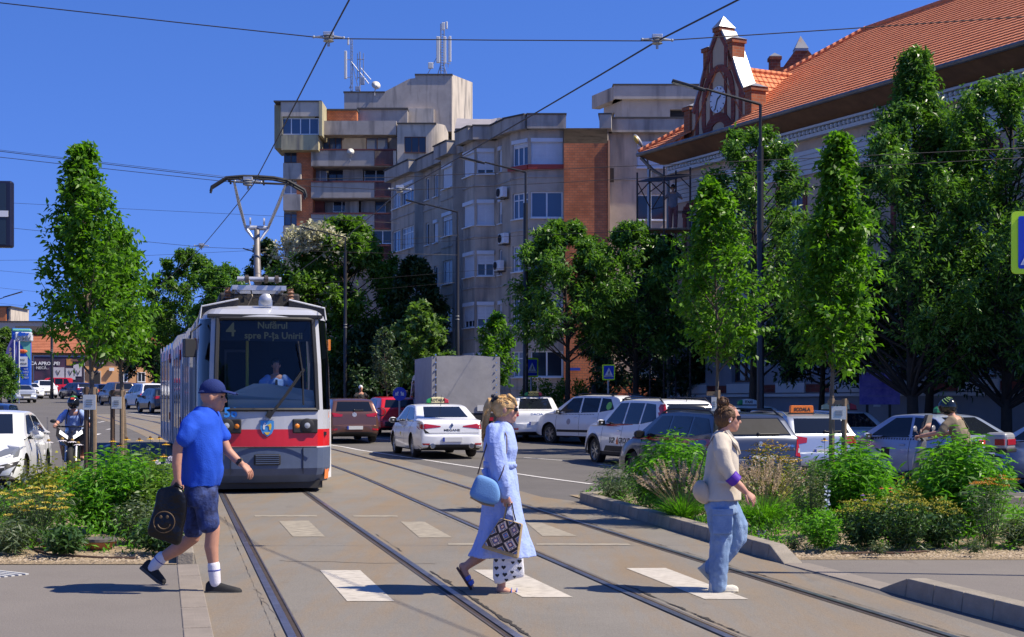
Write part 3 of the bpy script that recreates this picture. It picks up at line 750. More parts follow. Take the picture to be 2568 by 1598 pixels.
def tiled(B,o,ux,uy,polyfun,length,row,m,name,lip=.042):
 """course-built roof slope: o origin, ux along the eave, uy up the slope; polyfun(v) -> (u0, u1)"""
 M=frame(o,ux,uy);mb=MB();n=int(length/row)
 for i in range(n):
  v0,v1=i*length/n,(i+1)*length/n;a0,a1=polyfun(v0);b0,b1=polyfun(v1)
  if a1-a0<.02:continue
  k=max(1,int((a1-a0)/2.0));top=[];bot=[];und=[]
  for j in range(k+1):
   f=j/k;bot.append((a0+(a1-a0)*f,v0,lip));top.append((b0+(b1-b0)*f,v1+.02,.006));und.append((a0+(a1-a0)*f,v0,0.))
  mb.sheet([und,bot,top])
 o_=mb.build(name,m,B.e);o_.matrix_local=Matrix.Translation(-B.base)@M
 return o_
RW,RH=7.2,4.6
e0=sp(-.9,11.55,1.05);up=Vector((-ns.x*RW,-ns.y*RW,RH));sl=up.length
VR=.587*sl
tiled(S_,e0,(us.x,us.y,0),up,lambda v:(max(v*5.2/sl,6.20-2.0*v/VR if v<VR else 0),LEN+1),sl,.30,M_tile,'roof')
tiled(S_,e0,(us.x,us.y,0),up,lambda v:(v*5.2/sl,max(v*5.2/sl,2.2+2.0*v/VR)),VR,.30,M_tile,'roof')
hu=Vector((us.x*5.2,us.y*5.2,RH));hl=hu.length
tiled(S_,sp(-.9,11.55,-13.35),(ns.x,ns.y,0),hu,lambda v:(v*7.2/hl,14.4-v*7.2/hl),hl,.30,M_tile,'hip_roof')
cz=14.25;hw=1.95
for sd in(1,-1):
 o=sp(3.3+sd*hw,11.55,.2 if sd<0 else.2)
 ux=Vector((-ns.x,-ns.y,0));upv=Vector((-us.x*sd*hw,-us.y*sd*hw,cz-11.55));ln=upv.length
 if sd>0:tiled(S_,o,ux,upv,lambda v:(0,max(.3,v/ln*4.2)),ln,.27,M_tile,'cross_roof')
 else:tiled(S_,o-Vector((ns.x,ns.y,0))*4.2,-ux,upv,lambda v:(min(3.9,4.2-v/ln*4.2),4.2),ln,.27,M_tile,'cross_roof')
w_=MB();w_.tube([sp(3.3,cz+.02,.1),sp(3.3,cz+.02,-3.4)],.11,8)
top=e0+up+Vector((us.x,us.y,0))*5.2
w_.tube([top+Vector((0,0,.05)),top+Vector((us.x,us.y,0))*(LEN-4)+Vector((0,0,.05))],.12,8);w_.tube([e0+Vector((0,0,.08)),top+Vector((0,0,.08))],.10,8)
S_.part(w_,'ridge_tiles',M_tile,smooth=True)
g_=lambda s,z,o=0.:sp(3.3+s,z,o)
GM=Matrix(((us.x,0,ns.x,0),(us.y,0,ns.y,0),(0,1,0,0),(0,0,0,1)))
def gprism(mb,poly,o0,o1,m=0):
 c=sp(3.3,0,o0);mb.prism(poly,Matrix.Translation((c.x,c.y,0))@GM,o1-o0,m)
GP=[(1.95,12.75),(1.72,12.85),(1.28,13.6),(.95,14.3),(.62,14.95),(.20,15.55)];GO=[(-2.0,11.3),(2.0,11.3)]+GP+[(-a,z)for a,z in reversed(GP)]
w_=MB();gprism(w_,GO,-.55,.12,0);S_.part(w_,'gable',mat('ochre gable plaster',(.52,.38,.25),.92,var=.08,scale=1),fix=True)
def rib2(mb,pts,w,o0=.11,o1=.17,m=0):
 for i in range(len(pts)-1):
  p,q=Vector(pts[i]),Vector(pts[i+1]);d=(q-p).normalized();n=Vector((-d.y,d.x))*w/2;e=d*w*.12
  gprism(mb,[tuple(p-n-e),tuple(q-n+e),tuple(q+n+e),tuple(p+n-e)],o0,o1+.002*(i%2),m)
w_=MB()
ar=lambda cx,cz,rx,rz,a0,a1,n=14:[(cx+rx*math.cos(R(a0+(a1-a0)*i/n)),cz+rz*math.sin(R(a0+(a1-a0)*i/n)))for i in range(n+1)]
rib2(w_,ar(0,13.15,.90,1.05,0,180),.25);rib2(w_,[(-.95,13.15),(-.95,12.6)]+ar(-.2,12.3,.75,.75,180,290,8),.22);rib2(w_,[(.95,13.15),(.95,12.6)]+ar(.2,12.3,.75,.75,0,-110,8),.22)
rib2(w_,ar(0,11.5,.80,.85,10,170),.34,.11,.18)
for s in(-1,1):
 rib2(w_,[(s*.46,11.5),(s*.46,14.9)],.13,.11,.165);rib2(w_,[(s*1.40,11.4),(s*1.40,13.2)],.18,.11,.165)
 rib2(w_,[(s*(a-.10),z-.04)for a,z in GP[1:]],.16,.11,.175);rib2(w_,[(s*1.5,11.5),(s*.6,11.5)],.3,.11,.162)
S_.part(w_,'gable_brickwork',M_brickd,fix=True)
cp=MB();M_pier=brickmat('red brown brick',(.36,.12,.055),(.28,.09,.045),(.25,.17,.12),2.2)
def pier(s,z0,z1,w,capz):
 w_=MB();w_.box(g_(s,(z0+z1)/2,-.1),(w,w+.25,z1-z0),rot=MS);w_.box(g_(s,z1-.08,-.1),(w+.12,w+.36,.13),rot=MS);S_.part(w_,'pier',M_pier)
 b_=g_(s,z1,-.1);h=w/2+.09;hv=w/2+.21;P=[b_+Vector((us.x,us.y,0))*a*h+Vector((ns.x,ns.y,0))*c*hv for a,c in((-1,-1),(1,-1),(1,1),(-1,1))]
 cp.add([*P,b_+Vector((0,0,capz))],[(0,1,2,3),(0,1,4),(1,2,4),(2,3,4),(3,0,4)])
for s in(-1,1):pier(s*1.98,11.2,13.1,.40,.18);pier(s*.80,14.0,15.12,.30,.14)
pier(0,15.45,15.72,.34,.48)
for s in(-1,1):
 pts=[(a+.04,z+.06)for a,z in GP[1:]]
 for i in range(len(pts)-1):
  a,c=pts[i],pts[i+1]
  cp.add([g_(s*a[0],a[1],.16),g_(s*c[0],c[1],.16),g_(s*c[0],c[1],-.50),g_(s*a[0],a[1],-.50),g_(s*(a[0]-.1),a[1]-.1,.16),g_(s*(c[0]-.1),c[1]-.1,.16),g_(s*(c[0]-.1),c[1]-.1,-.50),g_(s*(a[0]-.1),a[1]-.1,-.50)],[(0,1,2,3),(0,4,5,1),(3,2,6,7)])
S_.part(cp,'gable_coping',M_zinc)
w_=MB();w_.lathe([(0,.0),(.5,.0),(.5,.03)],36,M=Matrix.Translation(g_(0,13.02,.14))@Matrix(((us.x,0,ns.x,0),(us.y,0,ns.y,0),(0,1,0,0),(0,0,0,1))),m=0)
w_.add([g_(.5*math.cos(R(i*10)),13.02+.5*math.sin(R(i*10)),.176)for i in range(36)],[tuple(range(36))],0)
for i in range(12):
 a=R(i*30);w_.box(g_(.43*math.cos(a),13.02+.43*math.sin(a),.18),(.03,.02,.07),1,rot=MS@Matrix.Rotation(-(a-PI/2),3,'Y'))
ck=S_.part(w_,'clock_face',[mat('clock white',(.62,.64,.68),.5),M_blk])
w_=MB()
for a,l,wd in((R(248),.40,.035),(R(28),.24,.05)):
 w_.box(g_(math.cos(a)*l/2,13.02+math.sin(a)*l/2,.195),(wd,.015,l),rot=MS@Matrix.Rotation(-(a-PI/2),3,'Y'))
S_.part(w_,'clock_hand',M_blk,ck)
w_=MB();c0=Vector((14.2,63));w0=Vector((0.93,-.36));
z2=lambda py,d=63:HC-(py-YC)*d/F;x2=lambda px,d=63:(px-CX)*d/F
poly2=[(x2(1934),z2(215)),(x2(2085),z2(215)),(x2(2085),z2(170)),(x2(2060),z2(168)),(x2(2024),z2(122)),(x2(1998),z2(122)),(x2(1965),z2(168)),(x2(1934),z2(170))]
w_.prism(poly2,Matrix(((1,0,0,0),(0,0,1,63),(0,1,0,0),(0,0,0,1))),.6)
for px0,px1,y in((1932,1957,146),(2060,2086,149)):
 w_.box(((x2(px0)+x2(px1))/2,63.2,z2(y)-.35),(x2(px1)-x2(px0),.5,.9));w_.box(((x2(px0)+x2(px1))/2,63.2,z2(y)),(x2(px1)-x2(px0)+.1,.6,.14))
S_.part(w_,'rear_gable',brickmat('weathered brick',(.25,.075,.04),(.16,.055,.035),(.22,.14,.10),2.0),fix=True)
w_=MB()
for px,y,h,w2 in((1944.5,142,.22,.28),(2073,145,.22,.28),(2010,122,.62,.30)):
 b_=Vector((x2(px),63.2,z2(y)));w_.box(b_+Vector((0,0,-.05)),(w2*1.9,w2*1.9,.12));w_.add([b_+Vector((a*w2,c*w2,0))for a,c in((-1,-1),(1,-1),(1,1),(-1,1))]+[b_+Vector((0,0,h))],[(0,1,4),(1,2,4),(2,3,4),(3,0,4)])
S_.part(w_,'rear_gable_cap',M_zinc)
H_=Bld('shop_house','low apricot shop house with worn tiled roof and a big dark poster','house',(-46,176,gz(-46,176)))
M_apri=mat('apricot plaster',(.62,.33,.15),.9,var=.08,scale=.5);M_otile=mat('worn brown roof tile',(.30,.095,.045),.9,scale=.9,col2=(.42,.15,.075),bump=.4,bscale=3)
dH=176.;hz=lambda y:at(0,y,dH).z;hx=lambda x:at(x,0,dH).x
w_=MB();rect(w_,78,400,886,985,dH,10,0);rect(w_,78,400,884,890,dH-.25,1,1);rect(w_,78,225,965,985,dH-.1,1,2);H_.part(w_,'wall',[M_apri,M_coping,mat('brown plinth',(.22,.09,.06),.9)])
w_=MB();rows=[]
y0,y1=hz(888),hz(826)
for i in range(16):
 t=i/15;d=dH-.6+5.5*t;z=y0+(y1-y0)*t;rows.append([(hx(78)-1,d,z),(hx(78)-1,d,z)]if False else[(hx(60),d,z-.02),(hx(230),d,z),(hx(420),d,z)]);rows.append([(hx(60),d,z+.06),(hx(230),d,z+.06),(hx(420),d,z+.06)])
w_.sheet(rows);H_.part(w_,'roof',M_otile)
w_=MB();rect(w_,78,150,823,838,dH+3,2,0);H_.part(w_,'roof_ridge',M_coping)
w_=MB();rect(w_,95,216,894,962,dH-.28,.12,0);pf=H_.part(w_,'poster_frame',mat('poster frame grey',(.35,.37,.42),.6))
w_=MB();rect(w_,97,214,897,960,dH-.34,.05,0);pm=mat('dark poster print',(.012,.012,.03),.5,scale=.6,col2=(.07,.03,.06));po=H_.part(w_,'poster',pm,pf)
w_=MB()
for x0,x1,y0_,y1_ in((138,167,923,953),(170,193,925,953),(188,208,915,945)):rect(w_,x0,x1,y0_,y1_,dH-.42,.05,0)
H_.part(w_,'poster_picture',mat('poster bags',(.45,.43,.47),.6,var=.15,scale=.8),pf)
w_=MB();rect(w_,172,186,902,918,dH-.40,.04,0);rect(w_,182,212,903,908,dH-.41,.04,1);H_.part(w_,'poster_flame',[mat('poster orange',(.45,.20,.05),.6),mat('poster brown',(.16,.07,.05),.6)],pf)
TX=Matrix(((1,0,0,0),(0,0,-1,0),(0,1,0,0),(0,0,0,1)))
def ftext(B,txt,size,px,py,d,m,par=None,bold=0.,rot=0.):
 p=at(px,py,d)-B.base
 return text(txt,size,Matrix.Translation(p)@TX@Matrix.Rotation(rot,4,'Z'),m,par or B.e,'lettering',.01,bold)
M_wtxt=mat('white lettering',(.7,.7,.7),.6);M_btxt=mat('black lettering',(.02,.02,.02),.6)
for x in(152,181,199):ftext(H_,'V',.85,x,937,dH-.47,M_btxt,pf)
ftext(H_,'CA APROAPE!',.55,122,914,dH-.43,M_wtxt,pf,.012);ftext(H_,'NECĂ...',.45,116,925,dH-.43,M_wtxt,pf)
w_=MB();rect(w_,233,256,931,974,dH-.2,.3,0);ow=H_.part(w_,'door_surround',mat('door surround',(.55,.42,.32),.8));w_=MB();rect(w_,236,253,935,974,dH-.28,.1,0);H_.part(w_,'doorway',M_dark,ow)
w_=MB();c=at(247,913,dH-.5);w_.lathe([(0,0),(.66,0),(.66,.1)],28,M=Matrix.Translation(c)@Matrix.Rotation(R(90),4,'X'),m=0);rs_=H_.part(w_,'round_sign',mat('black round sign',(.025,.02,.025),.5),fix=True)
ftext(H_,'SLEHGARI',.24,247,912,dH-.63,M_wtxt,rs_,.01)
for x in(302,345):
 a=at(x,958,dH);window(H_,(a.x,dH),(1,0),(0,-1),0,.95,a.z,a.z+1.2,-.05,2)
w_=MB();rect(w_,273,285,923,931,dH-.5,.4);rect(w_,327,339,923,931,dH-.5,.4);H_.part(w_,'cooler_box',M_white)
H_.e.rotation_euler=(0,0,R(20))
K_=Bld('pale_block','long pale flat roofed block behind the shop house','building',(-70,215,4));
w_=MB();rect(w_,-120,124,807,990,215,10,0);rect(w_,-120,125,805,808,214.8,10.5,1);K_.part(w_,'wall',[mat('cream block',(.50,.43,.36),.9,var=.06,scale=.2),M_coping])
w_=MB();rect(w_,127,180,817,835,230,6,0);K_.part(w_,'annex',M_render3)
w_=MB();a=at(155,823,230);c=at(185,812,230);w_.box(((a.x+c.x)/2,230,(a.z+c.z)/2),(c.x-a.x+.6,5,c.z-a.z));K_.part(w_,'annex_roof',M_otile,bevel=.2)
O_=Bld('orange_block','orange block of flats standing behind the pale block at the left edge','apartment building',(-85,240,5));
w_=MB();rect(w_,-60,15,769,990,240,9,0);rect(w_,15,27,770,990,240.5,9,1);rect(w_,-60,28,767,770,239.8,9,2);O_.part(w_,'wall',[mat('orange paint',(.62,.20,.07),.9,var=.06,scale=.2),M_render3,M_coping])
w_=MB();rect(w_,15,22,775,800,240.2,.4);O_.part(w_,'window',M_gl[0])
def paint(name,col,metal=.0,rough=.28):return mat(name,col,rough,metal=metal,spec=.5,coat=.6)
M_pw=paint('white car paint',(.74,.745,.76));M_cgl=mat('car window glass',(.010,.013,.020),.05,spec=.45)
M_plastic=mat('black trim plastic',(.018,.018,.02),.6);M_tyre=mat('tyre rubber',(.018,.018,.018),.85)
M_rim=mat('alloy rim',(.42,.43,.45),.35,metal=.8);M_rimd=mat('dark steel rim',(.06,.06,.065),.5,metal=.4)
M_tail=mat('red tail lamp',(.38,.012,.015),.15,spec=.6,coat=.5);M_lit=mat('lit brake lamp',(.5,.02,.02),.3,emit=((1,.06,.04),.7))
M_lampc=mat('clear lamp glass',(.42,.44,.47),.12,spec=.8,coat=.5);M_plate=mat('number plate white',(.62,.62,.62),.5);M_pblue=mat('number plate blue',(.02,.05,.35),.5)
M_chrome=mat('chrome',(.6,.6,.62),.15,metal=1);M_ply=mat('yellow taxi panel',(.72,.55,.10),.5);M_orl=mat('amber lamp',(.75,.22,.02),.3)
def interp(pts,x):
 if x<=pts[0][0]:return pts[0][1]
 for(a,za),(b,zb)in zip(pts,pts[1:]):
  if x<=b:
   t=(x-a)/(b-a);return za+(zb-za)*t
 return pts[-1][1]
def smooth_prof(pts,r=.07):
 """rounds the corners of a polyline z(x)"""
 out=[pts[0]]
 for i in range(1,len(pts)-1):
  p,q,s=Vector(pts[i-1]),Vector(pts[i]),Vector(pts[i+1])
  a=q+(p-q).normalized()*min(r,(p-q).length*.45);c=q+(s-q).normalized()*min(r,(s-q).length*.45)
  for t in(0,.25,.5,.75,1):v=a*(1-t)**2+q*2*t*(1-t)+c*t*t;out.append((v.x,v.y))
 out.append(pts[-1]);return out
KINDS={}
def profile(kind,L,H):
 h=L/2
 if kind=='sedan':return[(-h,.62),(-h+.03,.92),(-h+.14,1.02),(-h+.62,1.045),(-h+1.42,H-.05),(-h+1.75,H-.008),(-.05,H),(.45,H-.03),(1.32,1.0),(h-.75,.88),(h-.28,.76),(h-.06,.62),(h,.50)]
 if kind=='hatch':return[(-h,.60),(-h+.05,.98),(-h+.30,H-.10),(-h+.52,H-.03),(-.15,H),(.30,H-.03),(1.10,1.02),(h-.65,.93),(h-.22,.80),(h-.05,.64),(h,.52)]
 if kind=='wagon':return[(-h,.62),(-h+.05,.98),(-h+.42,H-.09),(-h+.62,H-.04),(-.2,H),(.45,H-.035),(1.28,1.0),(h-.72,.90),(h-.26,.77),(h-.06,.63),(h,.52)]
 if kind=='suv':return[(-h,.70),(-h+.05,1.08),(-h+.28,H-.11),(-h+.48,H-.03),(-.15,H),(.38,H-.03),(1.16,1.13),(h-.60,1.04),(h-.18,.90),(h-.05,.74),(h,.58)]
 if kind=='van':return[(-h,.70),(-h+.03,1.0),(-h+.10,H-.10),(-h+.25,H-.02),(.2,H),(.75,H-.06),(1.40,1.15),(h-.45,1.0),(h-.12,.85),(h-.04,.7),(h,.55)]
class Car:
 def __init__(s,name,label,cat,loc,rz,kind,L,W,H,pm,wb=2.65,wr=.315,group='cars in the street traffic',clear=.2,belt=.93,cladding=False,detail=2,wheel=M_rim,roofrail=False,lit=False):
  s.e=thing(name,label,cat,loc,rz,group);s.L,s.W,s.H,s.kind=L,W,H,kind;s.belt=belt
  s.prof=smooth_prof(profile(kind,L,H),.10);s.pm=pm;s.wb=wb;s.wr=wr;s.lit=lit
  h=L/2;xs=set()
  for x,z in s.prof:xs.add(round(x,3))
  for i in range(41):xs.add(round(-h+L*i/40,3))
  xs=sorted(xs);s.xs=xs
  rings=[]
  for x in xs:rings.append(s.section(x,clear))
  mb=MB();n=len(rings[0])
  def endcap(r,dx,fs=(.5,.12)):
   c=Vector((0,0,sum(p[2]for p in r)/n));out=[]
   for k,f in enumerate(fs):
    sc=1-.10*(k+1)if k==0 else.55
    out.append([(p[0]+dx*(.035 if k==0 else.055),p[1]*sc,c.z+(p[2]-c.z)*sc)for p in r])
   return out
  rr=list(reversed(endcap(rings[0],-1)))+rings+endcap(rings[-1],1)
  mb.loft(rr,0)
  zl=clear+.05 if not cladding else clear+.14
  for i,f in enumerate(mb.f):
   c=sum((Vector(mb.v[j])for j in f),Vector())/len(f)
   if c.z<zl:mb.m[i]=1
  s.mats=[pm,M_plastic]
  body=mb.build('body',s.mats,s.e,smooth=32,fix=True)
  bm=bmesh.new();bm.from_mesh(body.data);s.bvh=BVHTree.FromBMesh(bm);bm.free()
  s.axles=(-wb/2-.02 if kind!='sedan' else-wb/2+.0,wb/2);sh=(-.08 if kind in('sedan',)else.0)
  s.ax=(-wb/2+.02+sh*-1,wb/2+.02+sh*-1)
  if detail>0:
   ct=MB()
   for ax in s.ax:
    for sd in(-1,1):
     M=Matrix.Translation((ax,sd*(W/2-.24),wr))@Matrix.Rotation(R(90),4,'X')
     ct.lathe([(wr+.055,-.5 if sd<0 else-.5),(wr+.055,.5)],26,1,M)
   cm=MB()
   for ax in s.ax:
    for sd in(-1,1):
     M=Matrix.Translation((ax,sd*(W/2+.05),wr))@Matrix.Rotation(R(-90*sd),4,'X')
     cm.lathe([(wr+.055,-.30),(wr+.055,.36)],26,1,Matrix.Translation((ax,sd*(W/2+.02),wr))@Matrix.Rotation(R(90),4,'X'))
   co_=cm.build('cutter',s.mats,s.e,fix=True)
   md=body.modifiers.new('arches','BOOLEAN');md.operation='DIFFERENCE';md.object=co_;md.solver='EXACT'
   applied(body);bpy.data.objects.remove(co_)
   body.data.polygons.foreach_set('use_smooth',[True]*len(body.data.polygons));body.data.set_sharp_from_angle(angle=R(32))
  s.body=body
  for ax in s.ax:
   for sd in(-1,1):s.wheel(ax,sd,wheel,detail)
  if cladding:
   for ax in s.ax:
    for sd in(-1,1):
     m2=MB();pts=[]
     for i in range(13):
      a=R(-8+196*i/12);pts.append((ax+(wr+.085)*math.cos(a),sd*(s.side_y(ax,wr+.2)+.004),wr+(wr+.085)*math.sin(a)))
     m2 .tube(pts,[(.04,.012)]*13,6);m2 .build('arch_trim',M_plastic,s.e)
 def wmax(s,x):
  h=s.L/2;e=abs(x)/h;f=max(0,(e-.70)/.30)
  return s.W/2*(1-(.15 if x>0 else.10)*f**2.2)
 def ztop(s,x):return interp(s.prof,x)
 def zbelt(s,x):return s.belt+.05*(.5-x/s.L)
 def side_y(s,x,z):
  w=s.wmax(x);zb=min(s.zbelt(x),s.ztop(x)-.02)
  if z<=zb:
   t=(z-.2)/max(.2,zb-.2)
   return w*(.93+.07*math.sin(PI*min(1,max(0,t*.9+.05)))**.7-.035*max(0,t-.6)/.4)
  wb_=w*(.965);return wb_-(z-zb)*(.36 if s.kind!='van' else.16)-.03*min(1,(z-zb)/.05)
 def section(s,x,clear):
  h=s.L/2;zt=s.ztop(x);e=abs(x)/h;z0=clear+.10*max(0,(e-.82)/.18)**1.5
  zb=min(s.zbelt(x),zt-.03);pts=[]
  for f in(0,.05,.15,.3,.5,.7,.86,.95,1.0):pts.append((s.side_y(x,z0+(zb-z0)*f)*(.97 if f==0 else 1),z0+(zb-z0)*f))
  ze=max(zb+.004,zt-.055)
  for f in(.12,.4,.7,1.0):z=zb+(ze-zb)*f;pts.append((s.side_y(x,z),z))
  ye=pts[-1][0]
  for k in range(1,5):
   a=PI/2*k/4;pts.append((ye-.075+.075*math.cos(a)if k<4 else ye-.10,ze+(zt-.018-ze)*math.sin(a)))
  pts+=[(ye*.66,zt-.006),(ye*.33,zt)]
  ring=[(x,0,z0)]+[(x,-y,z)for y,z in[(pts[0][0]*.8,z0)]+pts]+[(x,0,zt+.001)]+[(x,y,z)for y,z in reversed([(pts[0][0]*.8,z0)]+pts)]
  return ring
 def hit(s,o,d):
  r=s.bvh.ray_cast(Vector(o),Vector(d).normalized());return r[0],r[1]
 def patch(s,name,polys,m,view,off=.006,par=None,label=None,cuts=3):
  """conforming panels: polys are outlines seen from 'rear'|'front' as (y, z), 'left'|'right' as (x, z), 'top' as (x, y)"""
  bm=bmesh.new()
  for pl in(polys if isinstance(polys[0][0],(tuple,list))else[polys]):
   n=len(pl);c=(sum(p[0]for p in pl)/n,sum(p[1]for p in pl)/n)
   vs=[bm.verts.new((p[0],p[1],0))for p in pl];cv=bm.verts.new((*c,0))
   for i in range(n):bm.faces.new((vs[i],vs[(i+1)%n],cv))
  bmesh.ops.subdivide_edges(bm,edges=bm.edges[:],cuts=cuts,use_grid_fill=True)
  bad=[]
  for v in bm.verts:
   a,b_=v.co.x,v.co.y
   if view=='rear':o,d=(-6,a,b_),(1,0,0)
   elif view=='front':o,d=(6,a,b_),(-1,0,0)
   elif view=='left':o,d=(a,4,b_),(0,-1,0)
   elif view=='right':o,d=(a,-4,b_),(0,1,0)
   elif view=='rearq':o,d=(-4,a,b_+2.0),(4,0,-2.0)
   elif view=='frontq':o,d=(4,a,b_+2.0),(-4,0,-2.0)
   else:o,d=(a,b_,4),(0,0,-1)
   p,nn=s.hit(o,d)
   if p is None:bad.append(v);continue
   if nn.dot(Vector(d))>0:nn=-nn
   v.co=p+nn*off
  bmesh.ops.delete(bm,geom=bad,context='VERTS')
  bmesh.ops.recalc_face_normals(bm,faces=bm.faces)
  me=bpy.data.meshes.new(name);bm.to_mesh(me);bm.free();me.materials.append(m)
  me.polygons.foreach_set('use_smooth',[True]*len(me.polygons))
  o=bpy.data.objects.new(name,me);C.objects.link(o);o.parent=par or s.e
  if label:o['label']=label
  return o
 def wheel(s,ax,sd,rim,detail):
  W=s.W;r=s.wr;w=.205
  M=Matrix.Translation((ax,sd*(s.side_y(ax,r)-.02-w/2),r))@Matrix.Rotation(R(-90*sd),4,'X')
  wl=bpy.data.objects.new('wheel',None);C.objects.link(wl);wl.parent=s.e
  MB().lathe([(r*.60,-w/2),(r*.9,-w/2),(r*.985,-w/2+.03),(r,-.03),(r,.03),(r*.985,w/2-.03),(r*.9,w/2),(r*.66,w/2-.004),(r*.64,w/2-.03),(r*.64,-w/2)],28,M=M).build('tyre',M_tyre,wl,smooth=40)
  mb=MB();mb.lathe([(0,w/2-.09),(r*.63,w/2-.09)],24,1,M);mb.lathe([(r*.60,w/2-.09),(r*.64,w/2-.012),(r*.67,w/2-.006),(r*.67,w/2-.09)],28,0,M)
  mb.lathe([(0,w/2-.02),(r*.15,w/2-.025),(r*.18,w/2-.06)],14,0,M)
  if detail>0:
   ns_=5 if detail>1 else 5
   for k in range(ns_):
    for dv in(-.10,.10):
     a=2*PI*k/ns_+dv;a2=2*PI*k/ns_+dv*2.2
     p=[(r*.14*math.cos(a-.25),r*.14*math.sin(a-.25)),(r*.14*math.cos(a+.25),r*.14*math.sin(a+.25)),(r*.63*math.cos(a2+.075),r*.63*math.sin(a2+.075)),(r*.63*math.cos(a2-.075),r*.63*math.sin(a2-.075))]
     mb.prism(p,M@Matrix.Translation((0,0,w/2-.05)),.03,0)
  mb.build('rim',[rim,M_plastic],wl,smooth=35)
 def mirrored(s,poly):return[(-a,b)for a,b in poly]
 def mirror(s,x,z,m=None):
  for sd in(-1,1):
   y=s.side_y(x,z);mb=MB()
   mb.ball((x+.02,sd*(y+.13),z+.03),(.07,.12,.085),0,12);mb.box((x+.0,sd*(y+.02),z-.02),(.06,.12,.04),1)
   mb.add([(x-.045,sd*(y+.04),z-.03),(x-.045,sd*(y+.22),z-.03),(x-.045,sd*(y+.22),z+.09),(x-.045,sd*(y+.04),z+.09)],[(0,1,2,3)],1)
   mb.build('wing_mirror',[m or s.pm,M_plastic],s.e,smooth=50)
 def sides(s,polys,m=None):
  for v in('left','right'):
   for p in polys:s.patch('side_window',p,m or M_cgl,v,.005)
 def frit(s,polys):
  for v in('left','right'):s.patch('window_trim',polys,M_plastic,v,.003)
 def handles(s,xs,z,m=None):
  for v,sd in(('left',1),('right',-1)):
   for x in xs:
    mb=MB();mb.box((x,sd*(s.side_y(x,z)+.012),z),(.17,.03,.032));mb.build('door_handle',m or s.pm,s.e,bevel=.01)
 def seams(s,lines):
  """door gaps: thin dark ribbons on the sides"""
  for v in('left','right'):
   pl=[]
   for a,b_ in lines:
    a,b_=Vector(a),Vector(b_);t=(b_-a).normalized();n=Vector((-t.y,t.x))*.006;pl.append([tuple(a-n),tuple(b_-n),tuple(b_+n),tuple(a+n)])
   s.patch('door_gap',pl,M_plastic,v,.002,cuts=5)
 def plate(s,z,view='rear',w=.52):
  y0=0;x,nn=s.hit((-6 if view=='rear' else 6,0,z),(1 if view=='rear' else-1,0,0));sg=-1 if view=='rear' else 1
  mb=MB();mb.box((x.x+sg*.018,0,z),(.02,w,.115),0);mb.box((x.x+sg*.0195,(w/2-.025)*(1 if view=='rear' else-1),z),(.021,.05,.112),1)
  mb.build('number_plate',[M_plate,M_pblue],s.e)
 def wiper(s,y0,z0,y1,z1):
  p,_=s.hit((-6,y0,z0),(1,0,0));q,_=s.hit((-6,y1,z1),(1,0,0))
  MB().tube([p+Vector((-.03,0,0)),q+Vector((-.025,0,0))],.014,6).ball(p+Vector((-.02,0,0)),.035).build('rear_wiper',M_plastic,s.e)
 def decal(s,txt,size,view,a,z,m,bold=0.,par=None,sx=1.):
  me=text_mesh(txt,size,.0,bold,sx);off=.004;bad=False
  for v in me.vertices:
   x,y=v.co.x,v.co.y
   if view=='rear':o,d=(-6,a-x,z+y),(1,0,0)
   elif view=='left':o,d=(a-x,4,z+y),(0,-1,0)
   else:o,d=(a+x,-4,z+y),(0,1,0)
   p,nn=s.hit(o,d)
   if p is None:bad=True;break
   v.co=p-Vector(d)*off
  if bad:return
  me.materials.clear();me.materials.append(m);o=bpy.data.objects.new('lettering',me);C.objects.link(o);o.parent=par or s.e
def yaw(a):return R(90+a)
